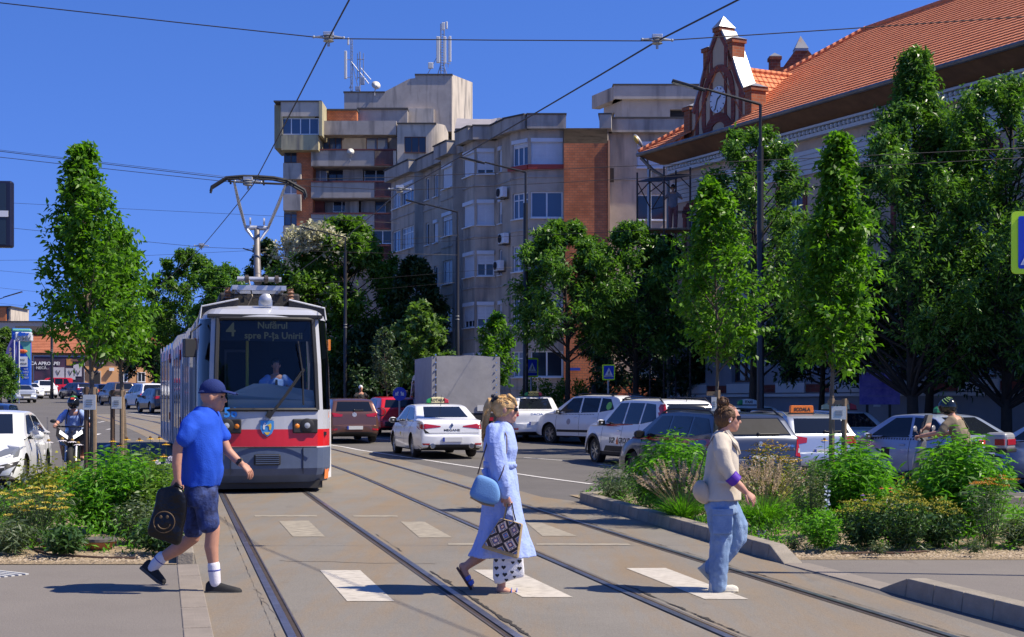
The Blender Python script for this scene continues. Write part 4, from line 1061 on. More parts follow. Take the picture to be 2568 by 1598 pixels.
def fit(c,kind=None):
 """standard glazing and lamps of each body style; returns nothing"""
 k,h,H,b=c.kind,c.L/2,c.H,c.belt
 hw=c.W/2
 if k=='sedan':
  c.patch('windscreen',[(.70*hw,1.02),(.56*hw,H-.075),(-.56*hw,H-.075),(-.70*hw,1.02)],M_cgl,'front')
  c.patch('rear_window',[(.66*hw,1.075),(.55*hw,H-.085),(-.55*hw,H-.085),(-.66*hw,1.075)],M_cgl,'rear')
  c.sides([[(1.02,b+.02),(.30,H-.10),(-.18,H-.085),(-.22,b+.045)],[(-.30,b+.045),(-.26,H-.085),(-.85,H-.125),(-1.30,b+.085)]])
  c.seams([((.98,.30),(1.02,.9)),((-.25,.3),(-.26,b+.03)),((-1.0,.75),(-1.22,b+.06)),((-1.0,.75),(-.95,.62))]);c.handles((-.05,-1.02),b-.11)
  c.mirror(.86,b+.02)
 elif k=='hatch':
  c.patch('windscreen',[(.70*hw,1.05),(.58*hw,H-.075),(-.58*hw,H-.075),(-.70*hw,1.05)],M_cgl,'front')
  c.patch('rear_window',[(.70*hw,1.03),(.60*hw,H-.13),(-.60*hw,H-.13),(-.70*hw,1.03)],M_cgl,'rear')
  c.sides([[(.86,b+.03),(.22,H-.10),(-.22,H-.09),(-.22,b+.05)],[(-.30,b+.05),(-.30,H-.09),(-.98,H-.13),(-1.22,b+.10)]])
  c.seams([((.9,.3),(.92,.92)),((-.26,.3),(-.26,b+.03))]);c.handles((-.08,-1.0),b-.10);c.mirror(.72,b+.03)
 elif k in('wagon','suv','van'):
  r={'wagon':.0,'suv':.0,'van':.0}[k]
  zw=1.02 if k=='wagon' else 1.13
  c.patch('windscreen',[(.72*hw,zw+.03),(.60*hw,H-.08),(-.60*hw,H-.08),(-.72*hw,zw+.03)],M_cgl,'front')
  c.patch('rear_window',[(.74*hw,zw),(.62*hw,H-.13),(-.62*hw,H-.13),(-.74*hw,zw)],M_cgl,'rear')
  c.sides([[(.96,b+.03),(.34,H-.11),(-.12,H-.10),(-.12,b+.05)],[(-.20,b+.05),(-.20,H-.10),(-1.02,H-.11),(-1.02,b+.07)],[(-1.10,b+.07),(-1.10,H-.11),(-h+.66,H-.14),(-h+.40,b+.16)]])
  c.seams([((.98,.32),(1.0,.95)),((-.16,.32),(-.16,b+.03)),((-1.08,.72),(-1.06,b+.05))]);c.handles((.02,-.92),b-.10);c.mirror(.82,b+.05)
def taxi_sign(label,loc,rz,col,w=.62,hgt=.15,txt=None,ends=None,tm=None):
 t=thing('roof_sign',label,'roof sign',loc,rz,'roof signs on the cars');x=w/2
 mb=MB();prof=[(-x,0),(-x*.97,hgt*.55),(-x*.55,hgt*.9),(-x*.2,hgt),(x*.2,hgt),(x*.55,hgt*.9),(x*.97,hgt*.55),(x,0)]if ends else[(-x,0),(-x*.95,hgt*.92),(-x*.9,hgt),(x*.9,hgt),(x*.95,hgt*.92),(x,0)]
 M=Matrix(((0,0,1,-.06),(-1,0,0,0),(0,1,0,0),(0,0,0,1)))
 if ends:
  inner=[(-x*.6,.002)]+[p for p in prof if abs(p[0])<x*.6]+[(x*.6,.002)]
  mb.prism(inner,M,.12,0);mb.prism([(-x,0),(-x*.97,hgt*.55),(-x*.61,hgt*.87),(-x*.61,0)],M,.12,1);mb.prism([(x*.61,0),(x*.61,hgt*.87),(x*.97,hgt*.55),(x,0)],M,.12,2)
  ms=[col,ends[0],ends[1]]
 else:mb.prism(prof,M,.12,0);ms=[col]
 mb.build('lamp_shade',ms,t,bevel=.012,fix=True)
 MB().box((0,0,-.008),(.15,w+.03,.02)).build('base',M_plastic,t)
 if txt:
  text(txt,hgt*.62,Matrix.Translation((-.0625,0,hgt*.46))@Matrix(((0,0,-1,0),(-1,0,0,0),(0,1,0,0),(0,0,0,1))),tm or M_btxt,t,thick=.002,bold=.004,sx=.95)
 return t
def roofpt(c,x,y=0.):
 M=Matrix.Translation(c.e.location)@Matrix.Rotation(c.e.rotation_euler.z,4,'Z');p,_=c.hit((x,y,4),(0,0,-1));return M@(p+Vector((0,0,.02)))
def rails_(c,x0,x1,m):
 for sd in(-1,1):
  pts=[];
  for i in range(9):
   x=x0+(x1-x0)*i/8;y=sd*(c.side_y(x,c.ztop(x)-.06)-.04);pts.append((x,y,c.ztop(x)-.03+(.07 if 0<i<8 else 0)))
  MB().tube(pts,.02,6).build('roof_rail',m,c.e,smooth=True)
def aerial_(c,x,l=.35,lean=-.2):
 p,_=c.hit((x,0,4),(0,0,-1));MB().tube([p,p+Vector((lean*l,0,l))],[.008,.004],5).build('aerial',M_plastic,c.e)
def place(px,py,d=None):
 p=gp(px,py)if d is None else at(px,py,d);return p
def on(x,y):return Vector((x,y,gz(x,y)))
cx,cy=-2.05,40.0
c=Car('taxi_sedan','white saloon taxi with slim red tail lamps and cream roof sign ahead of the truck','car',on(-2.18,39.7),yaw(15),'sedan',4.63,1.81,1.44,M_pw,2.71);fit(c)
for sg in(1,-1):
 m_=(lambda p:p)if sg>0 else c.mirrored
 c.patch('tail_lamp',m_([(.885,.90),(.80,.925),(.30,.855),(.30,.825),(.62,.79),(.84,.76)]),M_tail,'rear',.008)
 c.patch('tail_lamp',m_([(-2.10,.90),(-2.28,.90),(-2.30,.78),(-2.16,.80)])if False else[(-2.06,.90),(-2.27,.90),(-2.29,.77),(-2.14,.80)],M_tail,'left' if sg>0 else 'right',.006)
 c.patch('reflector',m_([(.80,.40),(.60,.40),(.62,.36),(.78,.36)]),M_tail,'rear',.008)
 p_,_=c.hit((-6,sg*.52,.33),(1,0,0));MB().lathe([(.0,.0),(.06,.0),(.075,.02),(.075,.05)],16,M=Matrix.Translation(p_+Vector((-.03,0,0)))@Matrix.Rotation(R(90),4,'Y')).build('exhaust',M_chrome,c.e)
c.patch('lower_bumper',[(.86,.34),(.70,.37),(-.70,.37),(-.86,.34),(-.78,.24),(.78,.24)],M_plastic,'rear',.008)
c.patch('boot_gap',[[(.72,.66),(.72,.67),(-.72,.67),(-.72,.66)],[(.60,.655),(.72,.66),(.84,.93),(.82,.935),(.71,.67),(.60,.665)]],M_plastic,'rear',.003)
c.plate(.50);c.decal('MEGANE',.085,'rear',0,.74,M_blk,.002,sx=1.3)
p_,_=c.hit((-6,0,.87),(1,0,0));mb=MB();mb.prism([(0,.065),(.042,0),(0,-.065),(-.042,0)],Matrix.Translation(p_+Vector((-.012,0,0)))@Matrix(((0,0,-1,0),(-1,0,0,0),(0,1,0,0),(0,0,0,1))),.015);mb.build('emblem',M_chrome,c.e)
c.patch('door_sticker',[(.35,.62),(.25,.68),(.15,.62),(.22,.56)],M_ply,'left',.004)
M_sgreen=mat('green lamp end',(.03,.30,.08),.4);M_sred=mat('red lamp end',(.50,.03,.05),.4);M_scream=mat('cream sign',(.75,.66,.36),.5);M_syel=mat('yellow sign',(.80,.62,.16),.5)
taxi_sign('cream taxi roof sign with green and red ends on the white saloon beside the truck',roofpt(c,-.45,0),yaw(15),M_scream,.62,.17,'ROTARA',(M_sgreen,M_sred))
aerial_(c,-.9,.3,-.3)
c=Car('taxi_sedan','white saloon taxi half hidden behind the woman in the blue dress','car',on(.72,50),yaw(3),'sedan',4.36,1.75,1.52,M_pw,2.63);fit(c)
for sg in(1,-1):
 m_=(lambda p:p)if sg>0 else c.mirrored
 c.patch('tail_lamp',m_([(.88,.95),(.62,.97),(.60,.84),(.86,.80)]),M_tail,'rear',.008);c.patch('reflector',m_([(.80,.44),(.62,.44),(.62,.38),(.78,.38)]),M_tail,'rear',.008)
c.plate(.60);c.decal('DACIA',.085,'rear',0,.90,M_chrome,.002,sx=1.6);c.patch('lower_bumper',[(.8,.32),(-.8,.32),(-.74,.22),(.74,.22)],M_plastic,'rear',.008)
taxi_sign('yellow taxi roof sign above the blonde hair of the woman in blue',roofpt(c,-.4,0),yaw(3),M_syel,.62,.16,'ROTARA',(M_sgreen,M_sred));aerial_(c,-.7,.3,-.2)
M_pw2=paint('white crossover paint',(.70,.71,.73))
c=Car('crossover','white crossover taxi with roof rails and a green sticker on its rear side window','car',on(2.75,46.6),yaw(38),'suv',4.34,1.80,1.63,M_pw2,2.67,.345,clear=.26,belt=1.0);fit(c);rails_(c,.3,-1.6,M_plastic)
c.patch('sill_trim',[(.95,.42),(.95,.50),(-.85,.50),(-.85,.42)],M_plastic,'left',.006);c.patch('sticker',[(-1.50+.13*math.cos(i*.7),1.27+.13*math.sin(i*.7))for i in range(9)],mat('lime sticker',(.22,.55,.10),.5),'left',.009)
c.patch('checker_band',[[(.9-i*.075,.985),(.9-i*.075,1.01),(.865-i*.075,1.01),(.865-i*.075,.985)]for i in range(24)],M_blk,'left',.004,cuts=1)
c.patch('door_emblem',[(.35+.10*math.cos(i*.7),.76+.10*math.sin(i*.7))for i in range(9)],mat('grey door emblem',(.35,.32,.34),.5),'left',.004)
c=Car('people_carrier','white estate with roof rails, upright red tail lamps and company lettering on its door','car',on(3.42,35.2),yaw(21),'suv',4.55,1.78,1.66,M_pw,2.9,.335,clear=.24,belt=.98,cladding=True);fit(c);rails_(c,.5,-2.0,M_plastic);aerial_(c,-1.9,.25,-.2)
for sg in(1,-1):
 m_=(lambda p:p)if sg>0 else c.mirrored
 c.patch('tail_lamp',m_([(.87,1.06),(.76,1.14),(.66,1.52),(.59,1.52),(.66,1.08),(.66,.94),(.86,.94)]),M_tail,'rear',.008)
 c.patch('tail_lamp',[(-1.98,1.06),(-2.20,1.10),(-2.22,.94),(-2.02,.98)],M_tail,'left' if sg>0 else 'right',.006)
c.plate(.78);c.patch('door_trim',[(.85,.36),(.70,.50),(-.55,.50),(-.70,.36)],M_plastic,'left',.006)
c.decal('SGP',.19,'left',.34,.63,M_blk,.006);c.decal('GROUP',.19,'left',-.36,.63,M_blk,.006);c.patch('logo_block',[(.10,.54),(.10,.62),(.03,.73),(-.03,.60),(-.03,.54)],mat('orange logo',(.75,.18,.04),.5),'left',.004)
c.wiper(.02,1.16,-.35,1.18)
M_pg=paint('dark grey car paint',(.045,.055,.085),.5,.3)
c=Car('estate_car','dark blue grey estate car with a dusty rear window behind the woman in the jacket','car',on(3.72,27.75),yaw(19),'wagon',4.66,1.82,1.475,M_pg,2.69,.325,belt=.92);fit(c);rails_(c,.5,-1.9,M_plastic);c.mirror(.82,.97)
c.patch('dusty_pane',[(.64,1.05),(.53,1.325),(-.53,1.325),(-.64,1.05)],mat('dusty glass',(.020,.020,.023),.6,spec=.15,var=.2,scale=5),'rear',.009)
for sg in(1,-1):
 m_=(lambda p:p)if sg>0 else c.mirrored
 c.patch('tail_lamp',m_([(.885,.96),(.76,.96),(.70,.66),(.86,.63)]),M_tail,'rear',.008);c.patch('tail_lamp',m_([(.875,.80),(.77,.80),(.75,.72),(.87,.70)]),M_lampc,'rear',.011)
c.plate(.62);c.wiper(0,1.06,-.42,1.06);p_,_=c.hit((-6,0,.88),(1,0,0));MB().lathe([(0,0),(.05,0),(.05,.015)],20,M=Matrix.Translation(p_)@Matrix.Rotation(R(-90),4,'Y')).build('emblem',M_chrome,c.e)
c.decal('COMBI',.06,'rear',-.58,.84,M_chrome,.001,sx=1.2);c.patch('lower_bumper',[(.84,.36),(-.84,.36),(-.78,.22),(.78,.22)],M_plastic,'rear',.008);c.patch('boot_gap',[(.7,.76),(.7,.775),(-.7,.775),(-.7,.76)],M_plastic,'rear',.004)
M_ps=paint('silver car paint',(.46,.49,.54),.6,.3)
c=Car('estate_car','silver estate car carrying an orange driving school sign on its roof','car',on(6.35,33.6),yaw(14),'wagon',4.56,1.80,1.48,M_ps,2.63,.32,belt=.93);fit(c);rails_(c,.5,-1.8,M_ps)
for sg in(1,-1):
 m_=(lambda p:p)if sg>0 else c.mirrored
 c.patch('tail_lamp',m_([(.88,.98),(.72,.98),(.40,.93),(.42,.82),(.70,.78),(.86,.78)]),M_tail,'rear',.008);c.patch('tail_lamp',[(-1.98,.97),(-2.22,.99),(-2.24,.80),(-2.1,.84)],M_tail,'left' if sg>0 else 'right',.006)
c.plate(.62);c.wiper(-.05,1.06,-.45,1.07)
p_,_=c.hit((-6,0,.88),(1,0,0));MB().lathe([(0,0),(.05,0),(.05,.015)],20,M=Matrix.Translation(p_)@Matrix.Rotation(R(-90),4,'Y')).build('emblem',M_chrome,c.e)
taxi_sign('orange driving school roof sign reading SCOALA on the silver estate car',roofpt(c,-1.35,.12),yaw(8),mat('orange sign',(.85,.20,.02),.45),.55,.17,'SCOALA');aerial_(c,-1.7,.2,-.5)
c=Car('taxi_sedan','white saloon taxi with a long yellow roof sign behind the tree stakes','car',on(8.5,37.6),yaw(10),'sedan',4.40,1.78,1.50,M_pw,2.65);fit(c)
for sg in(1,-1):
 m_=(lambda p:p)if sg>0 else c.mirrored
 c.patch('tail_lamp',m_([(.88,.97),(.56,.96),(.58,.84),(.86,.80)]),M_tail,'rear',.008)
c.plate(.6);p_,_=c.hit((-6,0,.93),(1,0,0));MB().prism([(-.07,.06),(.07,.06),(.04,-.05),(-.04,-.05)],Matrix.Translation(p_+Vector((-.012,0,0)))@Matrix(((0,0,-1,0),(-1,0,0,0),(0,1,0,0),(0,0,0,1))),.012).build('emblem',M_blk,c.e)
taxi_sign('long yellow taxi roof sign with a red end beside the tree stakes',roofpt(c,-.35,0),yaw(10),M_scream,.95,.20,'FULGER',(M_scream,M_sred));aerial_(c,-.8,.4,-.3)
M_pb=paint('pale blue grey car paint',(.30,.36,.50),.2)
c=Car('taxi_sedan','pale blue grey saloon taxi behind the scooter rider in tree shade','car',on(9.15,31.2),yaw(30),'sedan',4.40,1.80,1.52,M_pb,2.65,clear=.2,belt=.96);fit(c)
c.patch('checker_band',[[(.95-i*.08,.95),(.95-i*.08,.985),(.91-i*.08,.985),(.91-i*.08,.95)]for i in range(22)],M_blk,'left',.004,cuts=1);c.decal('DACIA',.085,'rear',0,.90,M_chrome,.002,sx=1.6)
c.patch('door_sticker',[(.55,.55),(.55,.78),(.30,.78),(.30,.55)],M_blk,'left',.004)
for sg in(1,-1):
 m_=(lambda p:p)if sg>0 else c.mirrored
 c.patch('tail_lamp',m_([(.88,.98),(.58,.98),(.58,.88),(.86,.84)]),M_tail,'rear',.008)
taxi_sign('black taxi roof sign on the pale blue saloon in the tree shade',roofpt(c,-.45,0),yaw(30),M_plastic,.60,.17,'FULGER',(mat('dark green lamp end',(.02,.16,.07),.4),M_plastic),M_syel)
c=Car('taxi_sedan','white taxi almost hidden behind the dark estate with a green and white roof sign','car',on(6.6,40.5),yaw(14),'sedan',4.4,1.76,1.56,M_pw2,2.65);fit(c)
taxi_sign('white taxi roof sign with a green end near the hair bun',roofpt(c,-.3,0),yaw(14),M_white,.62,.16,'TAXI' if False else 'ITAXI',(M_sgreen,M_white))
c=Car('hatchback','silver grey hatchback cut off by the right edge of the picture','car',on(11.35,28.9),yaw(25),'hatch',4.1,1.78,1.47,M_ps,2.6,.33);fit(c)
M_pbr=paint('copper brown car paint',(.16,.075,.055),.5,.3);M_prd=paint('red car paint',(.62,.014,.022),.1)
c=Car('hatchback','copper brown hatchback just right of the tram','car',on(-5.75,48.6),yaw(17),'hatch',4.03,1.74,1.48,M_pbr,2.57);fit(c)
for sg in(1,-1):
 m_=(lambda p:p)if sg>0 else c.mirrored
 c.patch('tail_lamp',m_([(.86,.99),(.70,.99),(.38,.93),(.42,.86),(.82,.85)]),M_tail,'rear',.008);c.patch('reflector',m_([(.80,.46),(.58,.48),(.58,.42),(.78,.41)]),M_tail,'rear',.008)
c.plate(.50);c.wiper(.0,1.07,-.3,1.07);c.patch('lower_bumper',[(.78,.36),(-.78,.36),(-.72,.22),(.72,.22)],M_plastic,'rear',.008)
p_,_=c.hit((-6,0,.93),(1,0,0));MB().lathe([(.035,0),(.075,0),(.075,.012)],20,M=Matrix.Translation(p_)@Matrix.Rotation(R(-90),4,'Y')).build('emblem',M_chrome,c.e);aerial_(c,-1.4,.15,-.5)
c=Car('hatchback','bright red three door hatchback with round tail lamps beside the blue arrow sign','car',on(-4.65,54.0),yaw(17),'hatch',4.06,1.72,1.45,M_prd,2.51);fit(c)
for sg in(1,-1):
 m_=(lambda p:p)if sg>0 else c.mirrored
 c.patch('tail_lamp',m_([(.72+.125*math.cos(i*.52),.88+.125*math.sin(i*.52))for i in range(12)]),M_tail,'rear',.014)
 c.patch('lamp_ring',m_([(.72+.16*math.cos(i*.52),.88+.16*math.sin(i*.52))for i in range(12)]),M_plastic,'rear',.008)
c.plate(.62,w=.5);c.patch('lower_bumper',[(.80,.50),(.74,.54),(-.74,.54),(-.80,.50),(-.74,.24),(.74,.24)],M_plastic,'rear',.008);c.wiper(.05,1.07,-.35,1.08)
p_,_=c.hit((-6,0,.90),(1,0,0));MB().lathe([(0,0),(.05,0),(.05,.012)],20,M=Matrix.Translation(p_)@Matrix.Rotation(R(-90),4,'Y')).build('emblem',M_chrome,c.e)
c=Car('sedan','white saloon with grey headlamps driving towards us behind the left flower bed','car',on(-9.78,26.6),R(-79.5),'sedan',4.55,1.79,1.44,M_pw,2.70);fit(c)
for sg in(1,-1):
 m_=(lambda p:p)if sg>0 else c.mirrored
 c.patch('headlamp',m_([(.86,.80),(.80,.72),(.52,.62),(.40,.66),(.60,.76)]),mat('grey headlamp',(.16,.17,.19),.15,spec=.8,coat=.5),'front',.010);c.patch('headlamp',[(1.72,.82),(2.0,.74),(2.18,.62),(1.98,.64)],mat('grey headlamp',(.16,.17,.19),.15,spec=.8,coat=.5),'left' if sg>0 else 'right',.008)
 c.patch('fog_lamp',m_([(.80,.48),(.62,.40),(.56,.32),(.72,.33)]),M_lampc,'front',.012)
 c.patch('bumper_insert',m_([(.84,.56),(.5,.48),(.44,.28),(.76,.30)]),M_plastic,'front',.008)
c.patch('grille',[(.5,.54),(-.5,.54),(-.38,.30),(.38,.30)],M_plastic,'front',.008);c.plate(.40,'front')
c.mirror(.86,.97,mat('silver mirror cap',(.30,.30,.32),.3,metal=.6))
c.patch('door_sticker',[(.05,.45),(.10,.62),(.02,.62),(-.04,.45)],M_ply,'left',.004)
M_pn=paint('navy car paint',(.010,.022,.085),.3)
c=Car('hatchback','navy blue car behind the white saloon with a silver mirror','car',on(-12.9,34.6),R(-76),'suv',4.2,1.80,1.52,M_pn,2.6);fit(c);c.mirror(.80,1.0,M_chrome)
def far(label,px,py,d,rz,kind,m,H,L=4.3,W=1.78,name='car',brake=False,front=False):
 p=at(px,py,d)
 c=Car(name,label,'car',(p.x,d,gz(p.x,d)),rz,kind,L,W,H,m,2.6,group='cars on the far road',detail=1,belt=.93 if H<1.55 else 1.0);fit(c)
 for sg in(1,-1):
  m_=(lambda q:q)if sg>0 else c.mirrored
  if front:c.patch('headlamp',m_([(.82,.80 if H<1.55 else.92),(.44,.74 if H<1.55 else.84),(.46,.62 if H<1.55 else.74),(.80,.66 if H<1.55 else.78)]),M_lampc,'front',.01)
  else:c.patch('tail_lamp',m_([(.85,.98),(.52,.96),(.54,.82),(.83,.80)]),M_lit if brake else M_tail,'rear',.01)
 if front:c.patch('grille',[(.4,.66),(-.4,.66),(-.36,.46),(.36,.46)],M_plastic,'front',.008);c.plate(.42,'front')
 else:c.plate(.64)
 return c
M_p1=paint('beige brown car paint',(.16,.115,.09),.5,.3);M_p2=paint('black car paint',(.012,.013,.018),.2);M_p3=paint('dark navy paint',(.012,.016,.075),.3)
far('silver saloon coming towards us, first of the oncoming cars below the price pylon',54,1000,112,R(-62),'sedan',M_ps,1.42,front=True)
far('white car behind the silver saloon below the flags',75,996,128,R(-60),'hatch',M_pw,1.45,front=True)
far('white oncoming crossover with a dark grille beneath the black lamp post',112,995,132,R(-62),'suv',M_pw,1.68,front=True)
far('red van parked in front of the dark poster',134,982,158,R(-165),'van',M_prd,1.82,name='van')
far('navy hatchback seen from behind in front of the dark poster',191,1001,128,yaw(40),'hatch',M_p3,1.47)
far('black hatchback with lit brake lamps left of the first tree trunk',250,1004,116,yaw(35),'hatch',M_p2,1.45,brake=True)
far('beige brown off-roader in the queue between the two tree trunks',293,1013,104,yaw(31),'suv',M_p1,1.68,brake=True)
far('white off-roader with a lit brake lamp beside the tram',363,1017,93,yaw(30),'suv',M_pw,1.68,brake=True)
far('black hatchback partly hidden by the side of the tram',398,1025,84,yaw(29),'hatch',M_p2,1.46)
far('dark hatchback behind the beige brown off-roader',334,1000,125,yaw(32),'hatch',M_p3,1.46)
far('dark blue car at the far end of the queue above the black hatchback',402,990,128,yaw(32),'suv',M_pn,1.6)
t=thing('tarpaulin_truck','small truck with a grey tarpaulin body beside the blue arrow sign','truck',on(-1.95,49.6),yaw(13),'cars in the street traffic')
M_tarp=mat('grey tarpaulin',(.33,.32,.325),.75,var=.10,scale=2.2,bump=.35,bscale=3);M_tcab=paint('pale cab paint',(.55,.57,.60))
mb=MB();L_,W_,z0,z1=3.6,2.34,.95,2.90
rows=[]
def tarpside(fn,nu,nv):
 return[[fn(i/nu,j/nv)for i in range(nu+1)]for j in range(nv+1)]
wv_=lambda a,b:.015*noise.noise(Vector((a*4,b*3,5)))
top=lambda x,y:z1-.05*abs(y)/(W_/2)-.02*abs(math.sin(x*3))
mb.sheet(tarpside(lambda u,v:(-L_/2-wv_(u,v),W_/2-W_*u,z0+(z1-.05*abs(1-2*u)-z0)*v),12,10));mb.sheet(tarpside(lambda u,v:(-L_/2+L_*u,-W_/2-wv_(u*2,v),z0+(z1-.05-z0)*v),14,10));mb.sheet(tarpside(lambda u,v:(L_/2-L_*u,W_/2+wv_(u*2,v+4),z0+(z1-.05-z0)*v),14,10));mb.sheet(tarpside(lambda u,v:(L_/2,-W_/2+W_*u,z0+(z1-.05*abs(1-2*u)-z0)*v),6,4))
mb.sheet(tarpside(lambda u,v:(-L_/2+L_*u,-W_/2+W_*v,z1-.05*abs(1-2*v)),10,6))
mb.build('tarpaulin',M_tarp,t,smooth=50)
mb=MB()
for sd in(-1,1):
 for k in range(8):mb.lathe([(0,0),(.035,0),(.02,.02)],8,M=Matrix.Translation((-L_/2-.02,sd*(W_/2-.13),z0+.2+k*.25))@Matrix.Rotation(R(-90),4,'Y'))
mb.build('eyelet',M_chrome,t)
mb=MB();mb.box((-L_/2-.008,W_/2-.15,(z0+z1)/2-.03),(.012,.02,z1-z0-.1));mb.build('tarpaulin_seam',M_blk,t)
mb=MB();mb.box((0,0,.86),(L_,W_-.1,.16));mb.box((-L_/2+.02,0,.72),(.1,W_-.1,.12));mb.box((0,0,.65),(L_,.8,.2));mb.build('chassis',M_plastic,t)
mb=MB();mb.box((-L_/2-.04,.75,.75),(.05,.35,.12));mb.box((-L_/2-.04,-.75,.75),(.05,.35,.12));mb.build('tail_lamp',M_tail,t)
mb=MB();mb.box((-L_/2-.03,-.55,1.12),(.02,.34,.2));mb.build('white_board',M_plate,t)
cab=MB();cp_=[(2.3,.5),(4.25,.5),(4.3,1.1),(4.1,1.35),(3.55,2.2),(3.3,2.32),(2.3,2.35)]
cab.prism(cp_,Matrix(((1,0,0,0),(0,0,1,-1.0),(0,1,0,0),(0,0,0,1))),2.0);cab.build('cab',M_tcab,t,bevel=.06,fix=True)
for sd in(-1,1):
 mb=MB();mb.add([(2.5,sd*1.006,1.42),(3.75,sd*1.006,1.42),(3.3,sd*1.006,2.12),(2.5,sd*1.006,2.12)],[(0,1,2,3)]);mb.build('side_window',M_cgl,t)
 mb=MB();mb.box((3.85,sd*1.22,1.55),(.12,.22,.42));mb.tube([(3.8,sd*1.0,1.45),(3.85,sd*1.22,1.5)],.02,6);mb.build('wing_mirror',M_plastic,t,bevel=.04)
for ax in(-1.3,3.45):
 for sd in(-1,1):
  wl=bpy.data.objects.new('wheel',None);C.objects.link(wl);wl.parent=t;M=Matrix.Translation((ax,sd*.88,.36))@Matrix.Rotation(R(-90*sd),4,'X')
  MB().lathe([(.2,-.11),(.33,-.11),(.36,-.08),(.36,.08),(.33,.11),(.21,.11),(.2,.05)],24,M=M).build('tyre',M_tyre,wl,smooth=40);MB().lathe([(0,.06),(.2,.06),(.21,.1)],20,M=M).build('rim',M_rimd,wl)
def clear_glass(name,tint,refl=.10):
 m=bpy.data.materials.new(name);m.use_nodes=True;nt=m.node_tree;nt.nodes.remove(nt.nodes['Principled BSDF'])
 a=nt.nodes.new('ShaderNodeBsdfTransparent');a.inputs[0].default_value=(*tint,1);g=nt.nodes.new('ShaderNodeBsdfGlossy');g.inputs['Roughness'].default_value=.03
 x=nt.nodes.new('ShaderNodeMixShader');f=nt.nodes.new('ShaderNodeFresnel');f.inputs[0].default_value=1.45
 nt.links.new(f.outputs[0],x.inputs[0]);nt.links.new(a.outputs[0],x.inputs[1]);nt.links.new(g.outputs[0],x.inputs[2]);nt.links.new(x.outputs[0],nt.nodes['Material Output'].inputs['Surface'])
 MATS[name]=m;return m
M_tg=clear_glass('tram windscreen glass',(.80,.85,.92))
M_tgrey=mat('tram light grey paint',(.42,.43,.47),.35,spec=.5,coat=.3,var=.05,scale=2)
M_tred=mat('tram red paint',(.58,.012,.016),.35,coat=.3);M_tbump=mat('tram bumper blue grey',(.078,.105,.175),.5,var=.12,scale=3)
M_tblack=mat('tram black glass',(.012,.014,.018),.06,spec=.7);M_tdark=mat('dark equipment',(.035,.032,.03),.7);M_torange=mat('tram orange vinyl',(.75,.20,.05),.45)
M_twhite=mat('tram white paint',(.70,.70,.70),.4);M_alu=mat('pantograph aluminium',(.50,.51,.54),.4,metal=.5,var=.15,scale=5);M_int=mat('cab interior',(.02,.022,.028),.8)
TF=Vector((tx(0,24.6)+.035,24.6));tr=thing('tram','grey and red tram with its pantograph up, heading towards us on the left track','tram',(TF.x,TF.y,gz(TF.x,TF.y)+.02),R(13.3))
def plan(yf,wf,ws,ych,n=7):
 """half plan from the centre line to the shoulder: slightly bowed front, chamfer, side"""
 pts=[]
 for i in range(n):
  t=i/(n-1);pts.append((wf*t,yf+.10*t*t))
 for i in range(1,6):
  t=i/5;pts.append((wf+(ws-wf)*math.sin(t*PI/2)**.9,yf+.10+(ych-.10)*t**1.3))
 return pts
LV=[(.17,.22,.84,1.14,.9),(.30,.06,.86,1.15,.9),(.42,.0,.87,1.17,.9),(.78,.0,.88,1.18,.92),(.80,.02,.88,1.18,.92),(1.10,.03,.88,1.18,.92),(1.44,.05,.88,1.18,.92),(2.25,.20,.86,1.17,.92),(3.04,.40,.83,1.13,.9),(3.12,.46,.81,1.11,.88),(3.22,.66,.74,1.05,.8),(3.30,1.0,.60,.95,.6),(3.335,1.5,.4,.80,.4)]
LS=5.3
halves=[plan(a,b_,c_,d_)for _,a,b_,c_,d_ in LV];nh=len(halves[0])
body=MB();names={0:'bumper',1:'bumper',2:'bumper',3:'bumper'}
parts={k:MB()for k in('bumper','red_band','body','roof')}
for i in range(len(LV)-1):
 key='bumper' if i<3 else 'red_band' if i==4 else 'body' if i<9 else 'roof'
 for sd in(-1,1):
  for j in range(nh-1):
   mid=LV[i][0];hole=(i in(6,7)and(j<nh-6))or(i==7 and nh-5<=j<=nh-3)or(i==6 and nh-5<=j<=nh-3 and sd<2)
   if hole:continue
   a=(sd*halves[i][j][0],halves[i][j][1],LV[i][0]);b_=(sd*halves[i][j+1][0],halves[i][j+1][1],LV[i][0])
   c_=(sd*halves[i+1][j+1][0],halves[i+1][j+1][1],LV[i+1][0]);d_=(sd*halves[i+1][j][0],halves[i+1][j][1],LV[i+1][0])
   q=[a,b_,c_,d_]if sd>0 else[d_,c_,b_,a]
   k2=key if not(key=='red_band' and j>nh-4)else 'body'
   parts[k2].add(q,[(0,1,2,3)])
  e0,e1=halves[i][-1],halves[i+1][-1]
  q=[(sd*e0[0],e0[1],LV[i][0]),(sd*e0[0],LS,LV[i][0]),(sd*e1[0],LS,LV[i+1][0]),(sd*e1[0],e1[1],LV[i+1][0])]
  parts['body' if key!='roof' else 'roof'].add(q if sd>0 else q[::-1],[(0,1,2,3)])
parts['roof'].add([(-.8,1.9,3.335),(.8,1.9,3.335),(.8,LS,3.335),(-.8,LS,3.335)],[(0,1,2,3)])
parts['body'].add([(-1.14,LS,.2),(1.14,LS,.2),(1.1,LS,3.3),(-1.1,LS,3.3)],[(0,1,2,3)])
parts['bumper'].build('bumper',M_tbump,tr,smooth=35,fix=False);parts['red_band'].build('red_band',M_tred,tr,smooth=35);bdy=parts['body'].build('body',M_tgrey,tr,smooth=35);parts['roof'].build('roof',M_tgrey,tr,smooth=45)
